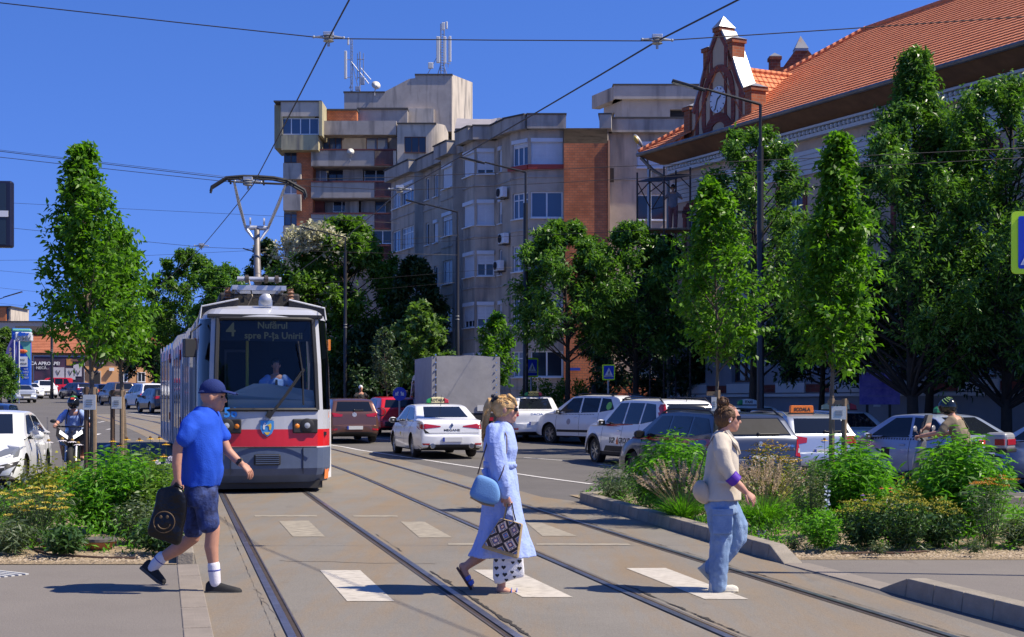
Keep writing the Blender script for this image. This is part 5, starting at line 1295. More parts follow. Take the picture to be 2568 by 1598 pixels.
for nm,j0,j1,both in(('windscreen',0,nh-5,True),):
 mb=MB();rows=[]
 for i in(6,7,8):
  row=[]
  for j in range(nh-6,-1,-1):row.append((-halves[i][j][0],halves[i][j][1],LV[i][0]))
  for j in range(1,nh-5):row.append((halves[i][j][0],halves[i][j][1],LV[i][0]))
  rows.append(row)
 mb.sheet(rows);ws_=mb.build('windscreen',M_tg,tr,smooth='all')
mb=MB()
for i,z in((6,0),(8,0)):
 pts=[(s_*halves[i][j][0],halves[i][j][1]-.012,LV[i][0])for s_,js in((-1,range(nh-6,0,-1)),(1,range(0,nh-5)))for j in js];mb.tube(pts,.035,6)
for sd in(-1,1):mb.tube([(sd*(halves[i][nh-6][0]-.005),halves[i][nh-6][1]-.012,LV[i][0])for i in(6,7,8)],.04,6)
mb.build('windscreen_seal',M_plastic,ws_)
for sd in(-1,1):
 mb=MB();rows=[[(sd*(halves[i][j][0]),halves[i][j][1],LV[i][0])for j in range(nh-5,nh-1)]for i in(6,7,8)];mb.sheet(rows,flip=sd<0);mb.build('side_window',M_tg,tr,smooth='all')
for sd in(-1,1):
 mb=MB();mb.box((sd*1.178,3.2,1.95),(.03,3.3,1.55));mb.build('side_window',M_tblack,tr)
 for y in(1.9,3.2,4.5):
  mb=MB();mb.box((sd*1.19,y,1.8),(.03,.12,2.5));mb.build('window_pillar',M_tgrey,tr)
 mb=MB();mb.add([(sd*1.186,.95,.75),(sd*1.186,1.35,.2),(sd*1.186,1.75,.2),(sd*1.186,1.5,.9),(sd*1.186,1.05,1.45)],[(0,1,2,3,4)]);mb.build('orange_stripe',M_torange,tr)
 mb=MB();mb.box((sd*1.21,1.3,1.3),(.04,.12,.2));mb.box((sd*1.2,1.25,2.62),(.04,.1,.2));mb.build('marker_lamp',M_orl,tr)
mb=MB();mb.add([(-1.16,1.08,2.62),(-1.16,1.42,2.98),(-1.15,1.52,2.98),(-1.16,1.24,2.62)],[(0,1,2,3)]);mb.build('red_flash',M_tred,tr)
mb=MB();pts=[(1.0,.30,.22),(1.19,.95,.22),(1.19,1.0,1.45),(1.12,.62,1.45)];mb.add([(x+.012,y-.012,z)for x,y,z in pts],[(0,1,2,3)]);mb.build('white_apron',M_twhite,tr)
mb=MB();pts=[(.99,.28,.22),(1.08,.5,.22),(1.13,.66,.9),(1.10,.56,1.43)];mb.add([(x+.02,y-.022,z)for x,y,z in pts],[(0,1,2,3)]);mb.build('orange_flame',M_torange,tr)
for sd in(-1,1):
 x0=sd*.68;yf=.03+.10*(.68/.88)**2
 mb=MB();mb.box((sd*.655,yf+.0,1.155),(.44,.10,.25),rot=Matrix.Rotation(R(sd*9),3,'Z'));mb.build('lamp_housing',M_plastic,tr,bevel=.02)
 lm=MB();M=Matrix.Translation((sd*.69,yf-.03,1.165))@Matrix.Rotation(R(90),4,'X');lm.lathe([(.085,-.02),(.125,-.01),(.125,.035),(.09,.05)],24,M=M);h_=lm.build('headlamp',M_plastic,tr,smooth=40)
 MB().lathe([(0,.055),(.05,.05),(.088,.03)],20,M=M).build('lens',M_lampc,h_,smooth='all')
 M=Matrix.Translation((sd*.505,yf-.045,1.155))@Matrix.Rotation(R(90),4,'X');MB().lathe([(.05,-.01),(.055,.02),(.03,.035),(0,.04)],18,M=M).build('indicator_lamp',M_orl,tr,smooth='all')
mb=MB();mb.box((.0,-.02,.575),(.46,.05,.19));gr_=mb.build('grille',M_plastic,tr,bevel=.025);mb=MB()
for k in range(5):mb.box((0,-.048,.51+k*.034),(.40,.02,.014))
mb.build('grille_slats',M_tbump,gr_)
mb=MB();mb.box((0,-.004,.79),(1.70,.02,.02));mb.box((.62,.045,.55),(.008,.03,.46));mb.box((-.62,.045,.55),(.008,.03,.46));mb.build('panel_gap',M_blk,tr)
mb=MB();mb.box((0,.55,.13),(1.9,.5,.14));mb.box((0,2.8,.15),(2.0,4.6,.2));mb.build('underframe',M_tdark,tr)
FM=lambda x,z,y:Matrix.Translation((x,y,z))@Matrix(((1,0,0,0),(0,0,-1,0),(0,1,0,0),(0,0,0,1)))
text('56',.23,FM(-.62,1.385,.070),mat('tram number blue',(.03,.26,.75),.5),tr,'fleet_number',.004,.008)
mb=MB();sh=[(-.115,.12),(.115,.12),(.115,-.02),(.08,-.10),(0,-.155),(-.08,-.10),(-.115,-.02)]
mb.prism(sh,FM(0,1.13,.024),.012,0);cr=mb.build('town_shield',mat('shield blue',(.05,.26,.62),.5),tr)
mb=MB();F_=FM(0,1.13,.010)
mb.prism([(-.07,-.03),(-.04,-.03),(-.04,.05),(-.02,.07),(-.045,.09),(-.06,.06),(-.075,.02)],F_,.006,0);mb.prism([(-.04,.02),(0,.045),(0,.055),(-.04,.04)],F_,.006,0)
mb.prism([(.035,-.04),(.06,-.04),(.075,.03),(.06,.08),(.04,.06),(.0,.045),(.03,.02)],F_,.006,1);mb.prism([(-.05,-.08),(.05,-.08),(.03,-.11),(0,-.13),(-.03,-.11)],F_,.006,1)
mb.build('shield_figures',[M_twhite,mat('shield gold',(.70,.48,.05),.5)],cr)
mb=MB()
for k in range(5):mb.box((-.09+k*.045,.03,1.275+.012*(k%2)),(.03,.01,.03))
mb.build('shield_crown',M_alu,cr)
mb=MB();mb.tube([(.06,-.0,1.36),(.30,.05,1.68),(.64,.19,2.16)],.016,6);mb.tube([(.10,-.0,1.38),(.36,.06,1.72),(.66,.20,2.14)],.012,6);mb.tube([(.55,.25,2.64),(.62,.17,2.1),(.63,.10,1.52)],.014,6);mb.box((.04,.0,1.36),(.10,.06,.12),rot=Matrix.Rotation(R(30),3,'Y'));mb.build('wiper',M_blk,tr,smooth=True)
mb=MB();mb.box((-1.31,.62,2.52),(.20,.16,.32),rot=Matrix.Rotation(R(18),3,'Z'));mb.tube([(-1.1,.75,2.95),(-1.28,.62,2.8),(-1.3,.62,2.6)],.018,6);mb.build('wing_mirror',M_plastic,tr,bevel=.03)
mb=MB();mb.lathe([(0,.06),(.07,.055),(.11,.02),(.115,-.05)],20,M=Matrix.Translation((.02,.82,3.40))@Matrix.Rotation(R(90),4,'X'));mb.box((.02,.85,3.34),(.24,.1,.1));mb.build('roof_horn',M_alu,tr,smooth=40)
mb=MB();mb.add([(-.85,2.1,.9),(.85,2.1,.9),(.85,2.1,3.05),(-.85,2.1,3.05)],[(0,1,2,3)]);mb.box((0,1.2,1.02),(2.1,1.9,.06));mb.box((0,1.3,3.09),(2.0,1.7,.05));mb.build('cab_interior',M_int,tr)
mb=MB();mb.add([(-.66,.28,1.47),(.84,.28,1.47),(.84,.55,1.78),(.05,.6,1.90),(-.2,.6,1.90),(-.66,.52,1.70),(-.66,.28,1.62),(.84,.28,1.60)],[(0,1,7,6),(6,7,2,3,4,5)]);mb.box((.1,.75,1.7),(1.5,.5,.06));mb.build('dashboard',mat('cream dashboard',(.62,.60,.50),.7),tr)
mb=MB();mb.box((0,.50,2.83),(1.56,.06,.36));dp=mb.build('display_case',M_int,tr)
M_led=mat('display digits',(.15,.15,.06),.5,emit=((.5,.48,.14),.03))
text('4',.34,FM(-.60,2.83,.455),M_led,dp,'display_text',.004,.004);text('Nufărul',.165,FM(.12,2.92,.455),M_led,dp,'display_text',.004,.003);text('spre P-ța Unirii',.165,FM(.14,2.74,.455),M_led,dp,'display_text',.004,.003)
mb=MB();mb.tube([(-.25,1.9,1.0),(-.25,1.9,3.0)],.03,8);mb.build('grab_pole',mat('yellow pole',(.62,.55,.05),.5),tr)
mb=MB();mb.box((-.45,2.05,1.9),(.42,.04,1.3));mb.box((-.45,2.03,1.9),(.34,.03,1.2),1);mb.build('cab_door',[mat('grey cab door',(.12,.13,.15),.7),M_int],tr)
def on_track(s):
 """point and heading at distance s behind the front, along track 0"""
 y=24.6;x=tx(0,y);l=0
 while l<s:
  y2=y+.1;x2=tx(0,y2);l+=math.hypot(x2-x,.1);x,y=x2,y2
 return Vector((x,y)),math.atan2(-tslope(0,y),1)
inv=Matrix.Rotation(-R(13.3),4,'Z')@Matrix.Translation(-Vector((TF.x,TF.y,gz(TF.x,TF.y)+.02)))
for k,(s0,s1)in enumerate(((6.1,11.2),(12.0,17.1),(17.9,23.6))):
 a,_=on_track(s0);b_,_=on_track(s1);mid=(a+b_)/2;an=math.atan2(-(b_.x-a.x),(b_.y-a.y));M=inv@Matrix.Translation((mid.x,mid.y,gz(mid.x,mid.y)))@Matrix.Rotation(an,4,'Z');ln=(b_-a).length
 sec=bpy.data.objects.new('rear_section',None);C.objects.link(sec);sec.parent=tr;sec.matrix_local=M
 mb=MB();prof=[(-1.14,.2),(-1.17,.6),(-1.17,2.3),(-1.12,3.05),(-1.0,3.24),(-.7,3.33),(.7,3.33),(1.0,3.24),(1.12,3.05),(1.17,2.3),(1.17,.6),(1.14,.2)]
 mb.loft([[(x,-ln/2,z)for x,z in prof],[(x,ln/2,z)for x,z in prof]]);mb.build('body',M_tgrey,sec,fix=True)
 for sd in(-1,1):
  mb=MB();mb.box((sd*1.17,0,1.75),(.03,ln*.8,1.9));mb.build('side_window',M_tblack,sec)
  for y in(-ln*.40,-ln*.14,ln*.14,ln*.40):
   mb=MB();mb.box((sd*1.185,y,1.7),(.03,.16,2.9));mb.build('window_pillar',M_tgrey,sec)
  mb=MB();mb.box((sd*1.2,-ln*.41,2.7),(.04,.09,.26));mb.box((sd*1.2,-ln*.41,1.0),(.04,.09,.22));mb.build('marker_lamp',M_tail,sec)
 mb=MB();mb.loft([[(x*1.035,-ln/2-.55,z*1.03)for x,z in prof],[(x*1.035,-ln/2-.10,z*1.03)for x,z in prof]]);mb.build('portal',mat('tram portal grey',(.30,.31,.35),.4),sec,fix=True)
 mb=MB();mb.box((0,0,3.42),(1.5,ln*.7,.22));mb.build('roof_equipment',M_tdark,sec,bevel=.04)
for sd in(-1,1):
 mb=MB();P=[(sd*1.12,1.05,3.08),(sd*1.09,1.05,3.27),(sd*.45,1.0,3.41),(sd*.45,1.02,3.30)]
 mb.add(P+[(x,LS,z)for x,y,z in P],[(0,1,2,3),(1,5,6,2),(0,4,5,1)]);mb.build('roof_fairing',M_tdark,tr)
 mb=MB();mb.tube([(sd*1.12,1.03,3.06),(sd*1.09,1.03,3.28),(sd*.45,.98,3.42)],.014,6);mb.tube([(sd*1.09,1.03,3.28),(sd*1.09,LS,3.28)],.014,6);mb.build('fairing_edge',M_twhite,tr)
mb=MB();mb.box((0,3.6,3.48),(1.5,2.6,.3));mb.build('roof_equipment',M_tdark,tr,bevel=.04)
pg=bpy.data.objects.new('pantograph',None);C.objects.link(pg);pg.parent=tr;pg.location=(-.06,1.9,0)
mb=MB();mb.box((.02,-.4,3.66),(.95,.12,.09));mb.box((.02,.45,3.66),(.95,.12,.09));mb.box((-.44,0,3.66),(.08,1,.08));mb.box((.44,0,3.66),(.08,1,.08));mb.tube([(-.38,-.2,3.84),(.42,-.2,3.84)],.045,12);mb.build('base_frame',M_alu,pg)
for x in(-.56,.58):
 mb=MB();mb.lathe([(.03,3.45),(.07,3.47),(.045,3.5),(.07,3.53),(.045,3.56),(.07,3.59),(.045,3.62),(.06,3.66)],14,M=Matrix.Translation((x,-.35,0)));mb.build('insulator',mat('brown insulator',(.22,.11,.06),.4),pg,smooth=True)
mb=MB()
for x in(-.22,.13,.32):mb.lathe([(.03,-.04),(.075,-.03),(.075,.03),(.03,.04)],16,M=Matrix.Translation((x,-.45,3.82))@Matrix.Rotation(R(90),4,'Y'));mb.tube([(x,-.45,3.82),(x,-.1,3.9)],.02,6)
mb.tube([(-.17,-.3,3.8),(-.12,-.45,3.5),(-.22,-.5,3.3)],.014,6);mb.tube([(-.4,-.3,3.6),(-.2,-.4,3.45),(0,-.3,3.5),(.3,-.4,3.42)],.012,6)
for i in range(10):mb.box((-.5+i*.11,-.2+.1*(i%3),3.47+.03*(i%2)),(.07,.1,.12))
mb.build('spring_gear',mat('oily steel',(.09,.075,.06),.5,metal=.5),pg)
mb=MB();mb.tube([(0,-.1,3.78),(.01,.35,4.3),(.03,.75,4.88)],[.072,.062,.052],12);mb.build('lower_arm',mat('grey brown arm',(.20,.18,.165),.5,metal=.4,var=.2,scale=4),pg,smooth=True)
mb=MB();mb.tube([(-.17,.75,4.90),(.22,.75,4.90)],.045,10)
for sd in(-1,1):
 mb.tube([(.025+sd*.21,.75,4.90),(.03+sd*.36,.2,5.28),(.03+sd*.47,-.30,5.60)],[.026,.033,.022],10);mb.tube([(.025+sd*.20,.74,4.88),(.03+sd*.03,.62,4.62)],[.035,.015],8)
 mb.lathe([(.05,-.015),(.07,-.015),(.07,.015),(.05,.015)],12,M=Matrix.Translation((.03+sd*.13,.7,5.02))@Matrix.Rotation(R(90),4,'Y'))
mb.build('upper_arm',M_alu,pg,smooth=True)
mb=MB();hx_=[(-.92,5.42),(-.905,5.50),(-.62,5.68),(-.3,5.715),(0,5.72),(.3,5.71),(.55,5.67),(.62,5.64),(.90,5.50),(.93,5.42),(.93,5.36)]
mb.tube([(x*.93,-.30,z)for x,z in hx_],.028,8);mb.tube([(x*.93,-.05,z)for x,z in hx_],.022,8);mb.tube([(-.55,-.3,5.61),(.62,-.3,5.60)],.016,6)
for x in(-.52,-.28,.08,.5,.62):mb.tube([(x,-.3,5.68),(x+.02,-.3,5.56)],.018,6)
mb.build('collector_head',M_blk,pg,smooth=True)
M_post=mat('black post paint',(.012,.012,.015),.45,spec=.5);M_lum=mat('lamp lens',(.55,.56,.58),.3);M_gpole=mat('galvanised pole',(.35,.36,.37),.5,metal=.5,var=.1,scale=4)
def lamp_post(label,px,ytop,d,arm_px,arm_y,r=.095,thin=1.1):
 b_=at(px,0,d);z0=gz(b_.x,d);base=Vector((b_.x,d,z0));t=thing('street_lamp',label,'street lamp',base,0,'black street lamps')
 zt=at(0,ytop,d).z-z0
 MB().tube([(0,0,0),(0,0,.9),(0,0,.92),(0,0,4.2),(0,0,4.22),(0,0,zt-thin)],[r*1.25,r*1.25,r*1.0,r,r*.92,r*.86],14).tube([(0,0,zt-thin),(0,0,zt)],r*.42,10).build('post',M_post,t,smooth=35)
 for z in(zt*.50,zt*.515):MB().lathe([(r*1.02,-.012),(r*1.1,0),(r*1.02,.012)],14,M=Matrix.Translation((0,0,z))).build('clamp',M_gpole,t)
 e=at(arm_px,arm_y,d)-base;e2=Vector((0,0,zt)).lerp(e,.62)
 MB().tube([(0,0,zt),e2],[.04,.03],8).build('arm',M_post,t,smooth=True)
 dr=(e-e2);M=frame(e2,dr,(0,1,0));mb=MB();L=dr.length
 mb.prism([(0,-.05),(L*.25,-.09),(L,-.12),(L,.12),(L*.25,.09),(0,.05)],M,.07);h=mb.build('lamp_head',M_post,t,bevel=.015,fix=True)
 mb=MB();P=[M@Vector((L*.35,-.08,.0)),M@Vector((L*.97,-.10,0)),M@Vector((L*.97,.10,0)),M@Vector((L*.35,.08,0))];off_=Vector((0,0,-.012));s_=M.to_3x3()@Vector((0,0,1));s_=s_*(-.004 if s_.z>0 else.074)
 mb.add([p+s_ for p in P],[(0,1,2,3)]);mb.build('lamp_lens',M_lum,h)
 return t
lamp_post('tall black street lamp in front of the school house roof',1907,262,37,1686,200)
lamp_post('black street lamp in front of the brick corner of the apartment block',1318,432,50.5,1154,392)
lamp_post('black street lamp behind the tarpaulin truck',1147,532,62,1018,500)
lamp_post('black street lamp rising from the blossoming tree',866,596,76,752,567,thin=.8)
lamp_post('far black street lamp arm beside the pantograph mast',706,650,94,610,622)
lamp_post('farthest black street lamp beyond the tram roof',594,690,108,510,668)
lamp_post('black street lamp in front of the poster on the far left',130,762,128,152,757,r=.13)
lamp_post('black street lamp whose arm reaches in at the left edge',-70,770,110,56,733)
b_=at(1628,0,60);base=Vector((b_.x,60,gz(b_.x,60)+.1));t=thing('street_lamp','old grey street lamp with a drop shaped yellow lens by the scaffold','street lamp',base)
P_=lambda x,y:at(x,y,60)-base
MB().tube([(0,0,0),P_(1628,425)],.085,10).build('post',M_gpole,t,smooth=True);MB().tube([P_(1626,428),P_(1625,405),P_(1608,365)],.04,8).build('arm',M_post,t,smooth=True)
mb=MB();Mh=frame(P_(1600,352),(P_(1590,338)-P_(1609,366)),(0,1,0));mb.ball((0,0,0),(.31,.16,.11),0,14);mb.v=[tuple(Mh@Vector(v))for v in mb.v];h=mb.build('lamp_head',M_zinc,t,smooth='all')
mb=MB();mb.ball((.05,-.04,.05),(.22,.14,.10),0,14);mb.v=[tuple(Mh@Vector(v))for v in mb.v];mb.build('lamp_lens',mat('amber lens',(.55,.38,.08),.3),h,smooth='all')
M_sb=mat('sign blue',(.012,.05,.50),.4);M_sw=mat('sign white',(.68,.68,.70),.4);M_fl=mat('sign fluorescent border',(.62,.95,.02),.5);M_sk=mat('sign black',(.01,.01,.012),.5)
def person_pict(mb,s,M,m=0):
 """walking figure of the crossing sign with stripes under it"""
 H=.002
 mb.prism([(.02+.045*s*math.cos(i*.7),.24*s+.045*s*math.sin(i*.7))for i in range(9)],M,H,m)
 for pl in([(-.03,.05),(.05,.05),(.06,.19),(-.01,.19)],[(.03,.06),(.06,.06),(.12,-.14),(.08,-.14)],[(-.03,.06),(.01,.06),(-.06,-.14),(-.10,-.14)],[(.04,.17),(.06,.15),(.12,.04),(.09,.03)],[(.0,.17),(-.02,.15),(-.09,.05),(-.06,.04)]):mb.prism([(a*s,b_*s)for a,b_ in pl],M,H,m)
def crossing_sign(label,px,py,d,w,h,rz,ground=True,lean=0):
 p=at(px,py,d);base=Vector((p.x,d,gz(p.x,d)+(.12 if d>45 else.05)));t=thing('crossing_sign',label,'road sign',base,rz,'crossing signs')
 zc=p.z-base.z
 MB().tube([(0,.03,0),(0,.03,zc+h*.4)],.035,10).build('post',M_gpole,t,smooth=True)
 FMs=lambda y:Matrix.Translation((0,y,zc))@Matrix(((1,0,0,0),(0,0,-1,0),(0,1,0,0),(0,0,0,1)))
 rr=lambda w,h,r:[(sx*(w/2-r)+r*math.cos(a+q),sy*(h/2-r)+r*math.sin(a+q))for sx,sy,q in((1,1,0),(-1,1,PI/2),(-1,-1,PI),(1,-1,1.5*PI))for a in(0,PI/6,PI/3,PI/2)]
 b=MB().prism(rr(w,h,.04),FMs(-.01),.02,0).build('border',M_fl,t)
 iw=w-.2*w;ih=h-.16*h
 MB().prism(rr(iw,ih,.02),FMs(-.032),.006,0).build('face',M_sb,b)
 s=iw*1.05;zo=-.02*h
 MB().prism([(-.44*s,-.40*s),(.44*s,-.40*s),(0,.46*s)],FMs(-.0395)if False else Matrix.Translation((0,0,zo))@FMs(-.0395),.004,0).build('triangle',M_sw,b)
 mb=MB();Mp=Matrix.Translation((0,0,zo-.08*s))@FMs(-.046);person_pict(mb,s*.95,Mp,0)
 for k in range(-3,4):mb.prism([(k*.10*s-.025*s,-.30*s),(k*.10*s+.025*s,-.30*s),(k*.10*s+.02*s,-.17*s),(k*.10*s-.02*s,-.17*s)],Mp,.002,0)
 mb.build('figure',M_sk,b)
 return t
crossing_sign('crossing sign with a fluorescent border in front of the apartment corner, half turned away',1333,922,53.2,.54,.72,R(30))
crossing_sign('crossing sign with a fluorescent border in front of the low brick wall',1526,934,49,.45,.54,R(12))
p=at(2640,605,13.0);crossing_sign('large crossing sign with a fluorescent border cut off by the right edge',2615,609,13.0,.58,.57,R(-2))
p=at(1002,988,33);base=Vector((p.x,33,gz(p.x,33)));base=Vector((at(1002,0,51).x,51,gz(-4,51)));zc=at(0,988,51).z-base.z
t=thing('arrow_sign','round blue sign with two white diverging arrows beside the truck cab','road sign',base,R(4))
MB().tube([(0,.03,0),(0,.03,zc+.2)],.035,10).build('post',M_gpole,t)
FMs=lambda y:Matrix.Translation((0,y,zc))@Matrix(((1,0,0,0),(0,0,-1,0),(0,1,0,0),(0,0,0,1)))
disc=lambda r:[(r*math.cos(i*PI/16),r*math.sin(i*PI/16))for i in range(32)]
f_=MB().prism(disc(.245),FMs(-.01),.02).build('face',M_sb,t);mb=MB()
for sd in(-1,1):mb.prism([(sd*a,b_)for a,b_ in((.03,.06),(.06,.09),(.12,.03),(.15,.06),(.16,-.07),(.03,-.055),(.06,-.03))],FMs(-.035),.003)
mb.build('arrows',M_sw,f_,fix=True)
p=at(1490,985,52.5);base=Vector((p.x,52.5,gz(p.x,52.5)+.1));t=thing('traffic_mirror','grey oval traffic mirror seen from behind in front of the brick wall','mirror',base,R(72));zc=p.z-base.z
MB().tube([(0,.05,0),(0,.05,zc)],.03,8).build('post',M_gpole,t);MB().lathe([(0,.05),(.2,.03),(.28,0),(.29,-.04),(0,-.04)],24,M=Matrix.Translation((0,0,zc))@Matrix.Rotation(R(90),4,'X')).build('mirror_shell',M_coping,t,smooth=40)
p=at(-6,538,14);base=Vector((p.x,14,.02));t=thing('display_board','dark back of a display board with a white sticker at the left edge','board',base,R(6));zc=p.z-base.z
MB().tube([(-.15,.1,0),(-.15,.1,zc)],.06,10).build('post',M_post,t)
mb=MB();mb.box((0,0,zc),(.28+.02,.10,.655));b=mb.build('casing',mat('dark blue casing',(.010,.012,.035),.4),t,bevel=.02);mb=MB();mb.box((-.02,-.052,zc),(.22,.01,.60));mb.build('panel',mat('dark blue panel',(.012,.03,.055),.5),b);mb=MB();mb.box((.065,-.06,zc),(.10,.006,.06));mb.build('sticker',M_sw,b)
p=at(2206,975,41.5);base=Vector((p.x,41.5,gz(p.x,41.5)+.13));t=thing('banner_panel','purple printed panel standing in front of the school wall','panel',base,R(-4));zc=p.z-base.z
mb=MB();
for x in(-.35,.30):mb.box((x,.05,zc*.45),(.07,.05,zc*.95))
mb.build('post',M_coping,t)
mb=MB();mb.box((0,0,zc),(1.16,.03,.92));mb.build('print',mat('purple print',(.11,.08,.50),.6,scale=3.5,col2=(.36,.30,.75),detail=9),t)
mb=MB()
for z,x0,x1 in((.20,-.5,.48),(.02,-.5,.5),(-.20,-.35,.35),(-.23,-.35,.3)):mb.box(((x0+x1)/2,-.018,zc+z),(x1-x0,.004,.012))
mb.build('printed_lines',mat('pale lilac',(.30,.28,.55),.6),t);mb=MB();mb.box((-.08,-.02,zc-.5),(.2,.02,.06));mb.build('small_plate',M_sw,t)
dP=118;p=at(56,985,dP);base=Vector((p.x,dP,gz(p.x,dP)));t=thing('price_pylon','tall blue and green filling station price pylon with a white head','pylon',base,R(12));s_=dP/F
q=lambda x,y:Vector(((x-56)*s_,0,at(0,y,dP).z-base.z))
def pbox(x0,x1,y0,y1,yy,th,m,name='panel',par=None,bv=0.):
 a,c_=q(x0,y1),q(x1,y0);mb=MB();mb.box(((a.x+c_.x)/2,yy,(a.z+c_.z)/2),(c_.x-a.x,th,c_.z-a.z));return mb.build(name,m,par or t,bevel=bv)
M_pb1=mat('pylon blue',(.015,.10,.55),.4);M_pgn=mat('pylon green',(.16,.48,.36),.4);M_pwh=mat('pylon white',(.66,.68,.70),.4)
col=pbox(32,77,824,990,0,.8,M_pb1,'column',bv=.1);pbox(33,78,825,833,-.02,.86,M_pgn,'cap',bv=.1);pbox(40,81,834,857,-.12,.9,M_pwh,'head',bv=.1)
mb=MB();mb.add([q(50,857)+Vector((0,-.42,0)),q(77,857)+Vector((0,-.42,0)),q(77,905)+Vector((0,-.42,0))],[(0,1,2)]);mb.build('green_wedge',M_pgn,t)
FT=lambda x,y,yy:Matrix.Translation(q(x,y)+Vector((0,yy,0)))@TX
text('OMV',.52,FT(61,850,-.60),mat('grey logo lettering',(.12,.14,.18),.5),t,'lettering',.01,.01);mb=MB()
for i,sh_ in enumerate(((12,.18),(4,.18),(3,.18))):
 M=FT(53+i*8.5,839,-.58);mb.prism([(sh_[1]*math.cos(j*2*PI/sh_[0]+(PI/4 if i==1 else-PI/2)),sh_[1]*math.sin(j*2*PI/sh_[0]+(PI/4 if i==1 else-PI/2)))for j in range(sh_[0])],M,.02)
mb.build('logo_shapes',M_pb1,t)
mb=MB();mb.ball(q(58,882)+Vector((0,-.48,0)),(.40,.05,.17),0,16);v_=mb.build('orange_oval',M_torange,t,smooth='all');text('VIVA',.24,FT(56,882,-.55),M_tred,v_,'lettering',.008,.006)
w2=pbox(46,70,895,920,-.45,.06,M_pwh,'white_panel');text('axx',.28,FT(58,902,-.50),M_btxt,w2,'lettering',.006);text('otion',.30,FT(59,912,-.50),M_btxt,w2,'lettering',.006)
for k,tx_ in enumerate(('959','1042','954','1029')):text(tx_,.22,FT(66,926+k*7.2,-.43),M_pwh,t,'price_digits',.006)
M_flag=mat('violet flag cloth',(.13,.11,.34),.7,var=.15,scale=2)
for i,(x,w3,lb,ytop,ybot)in enumerate(((36,-24,'violet feather flag with yellow and white lettering left of the price pylon',850,946),(48,-9,'narrow violet feather flag in front of the price pylon',852,930))):
 dFl=112-i*2;p=at(x,985,dFl);base=Vector((p.x,dFl,gz(p.x,dFl)));t2=thing('feather_flag',lb,'flag',base,0,'feather flags by the filling station');s_=dFl/F;zz=lambda y:at(0,y,dFl).z-base.z
 MB().tube([(0,0,0),(0,0,zz(ytop)-.1)],.05,8).build('pole',M_sw,t2)
 rows=[]
 for k in range(11):
  f=k/10;z=zz(ytop)+(zz(ybot)-zz(ytop))*f;w4=w3*s_*(.15+.85*math.sin(min(1,f*1.6+.12)*PI/2))*(1-.35*f*f);rows.append([(w4*u,.05*math.sin(3*u+f*5)*u,z)for u in(0,.25,.5,.75,1)])
 fl=MB().sheet(rows).build('flag_cloth',M_flag,t2,smooth='all')
 if i==0:
  text('cu MoMondo',.30,Matrix.Translation((-.34,-.12,zz(898)))@TX@Matrix.Rotation(R(-97),4,'Z'),mat('yellow flag lettering',(.62,.55,.25),.6),fl,'lettering',.004,.01)
M_rust=mat('rusty scaffold tube',(.07,.05,.045),.7,metal=.3,var=.3,scale=6)
ds=54.3;base=Vector((at(1665,0,ds).x,ds,gz(3,ds)+.13));t=thing('scaffold','rusty scaffold tower with a sheet roof at the corner of the school house','scaffold',base)
q=lambda x,y,dd=0.:at(x,y,ds+dd)-base
mb=MB();tops=[(1598,433,-.3),(1630,425,.9),(1665,418,-.3),(1695,428,.9),(1731,420,-.3)]
for x,y,dd in tops:mb.tube([Vector((q(x,0,dd).x,dd,0)),q(x,y,dd)],.035,6)
for a,c_ in(((1598,490,-.3),(1630,455,.9)),((1630,455,.9),(1665,490,-.3)),((1632,480,.9),(1662,458,-.3)),((1665,455,-.3),(1700,490,.9)),((1706,445,-.3),(1731,470,-.3)),((1665,475,-.3),(1635,525,.9)),((1598,456,-.3),(1632,525,.9)),((1634,525,-.3),(1662,519,-.3)),((1700,530,-.3),(1731,530,-.3)),((1700,534,-.3),(1731,534,-.3))):mb.tube([q(*a),q(*c_)],.022,6)
mb.build('tubes',M_rust,t)
mb=MB();mb.add([q(1598,455,-.3),q(1665,454,-.3),q(1733,438,-.3),q(1700,436,1.2),q(1640,444,1.2)],[(0,1,2,3,4)]);mb.add([q(1598,457,-.3),q(1665,456,-.3),q(1733,441,-.3),q(1733,438,-.3),q(1665,454,-.3),q(1598,455,-.3)],[(0,1,4,5),(1,2,3,4)]);mb.build('roof_sheet',M_rust,t)
mb=MB();z_=q(1665,577).z;mb.box((.0,.3,z_),(2.1,1.3,.05));mb.build('deck',mat('scaffold boards',(.25,.17,.10),.9),t)
PLAT=base+Vector((0,0,z_+.025))
M_wire=mat('copper wire',(.035,.028,.026),.6)
def wire(label,pts,r,name='overhead_wire'):
 o=MB();P=[Vector(p)for p in pts];Q=[]
 for i in range(len(P)-1):
  n=max(2,int((P[i+1]-P[i]).length/1.5))
  for k in range(n):
   f=k/n;v=P[i].lerp(P[i+1],f);v.z-=.004*(P[i+1]-P[i]).length*f*(1-f);Q.append(v)
 Q.append(P[-1]);ob=o.tube(Q,r,6).build(name,M_wire,None,smooth='all');return tag(ob,label,'wire','overhead wires')
a,c_=at(875,0,13.8),at(824,97,15.2);near=a+(a-c_).normalized()*11
wire('contact wire running down to the pantograph of the tram',[near,c_,at(635,463,25.9),at(506,620,39),at(418,700,53),at(330,770,75)],.0095,'contact_wire')
a,c2=at(1848,0,13.8),at(1648,103,15.2);near=a+(a-c2).normalized()*11
wire('contact wire sloping across the sky above the second track',[near,c2,at(1284,318,20.2),at(1002,480,27.3),at(865,597,38.5),at(735,690,52)],.0095,'contact_wire')
wire('nearest span wire crossing the sky with two insulators',[at(-260,-22,15.2),at(824,97,15.2),at(1648,103,15.2),at(2568,42,15.2),at(2900,18,15.2)],.006)
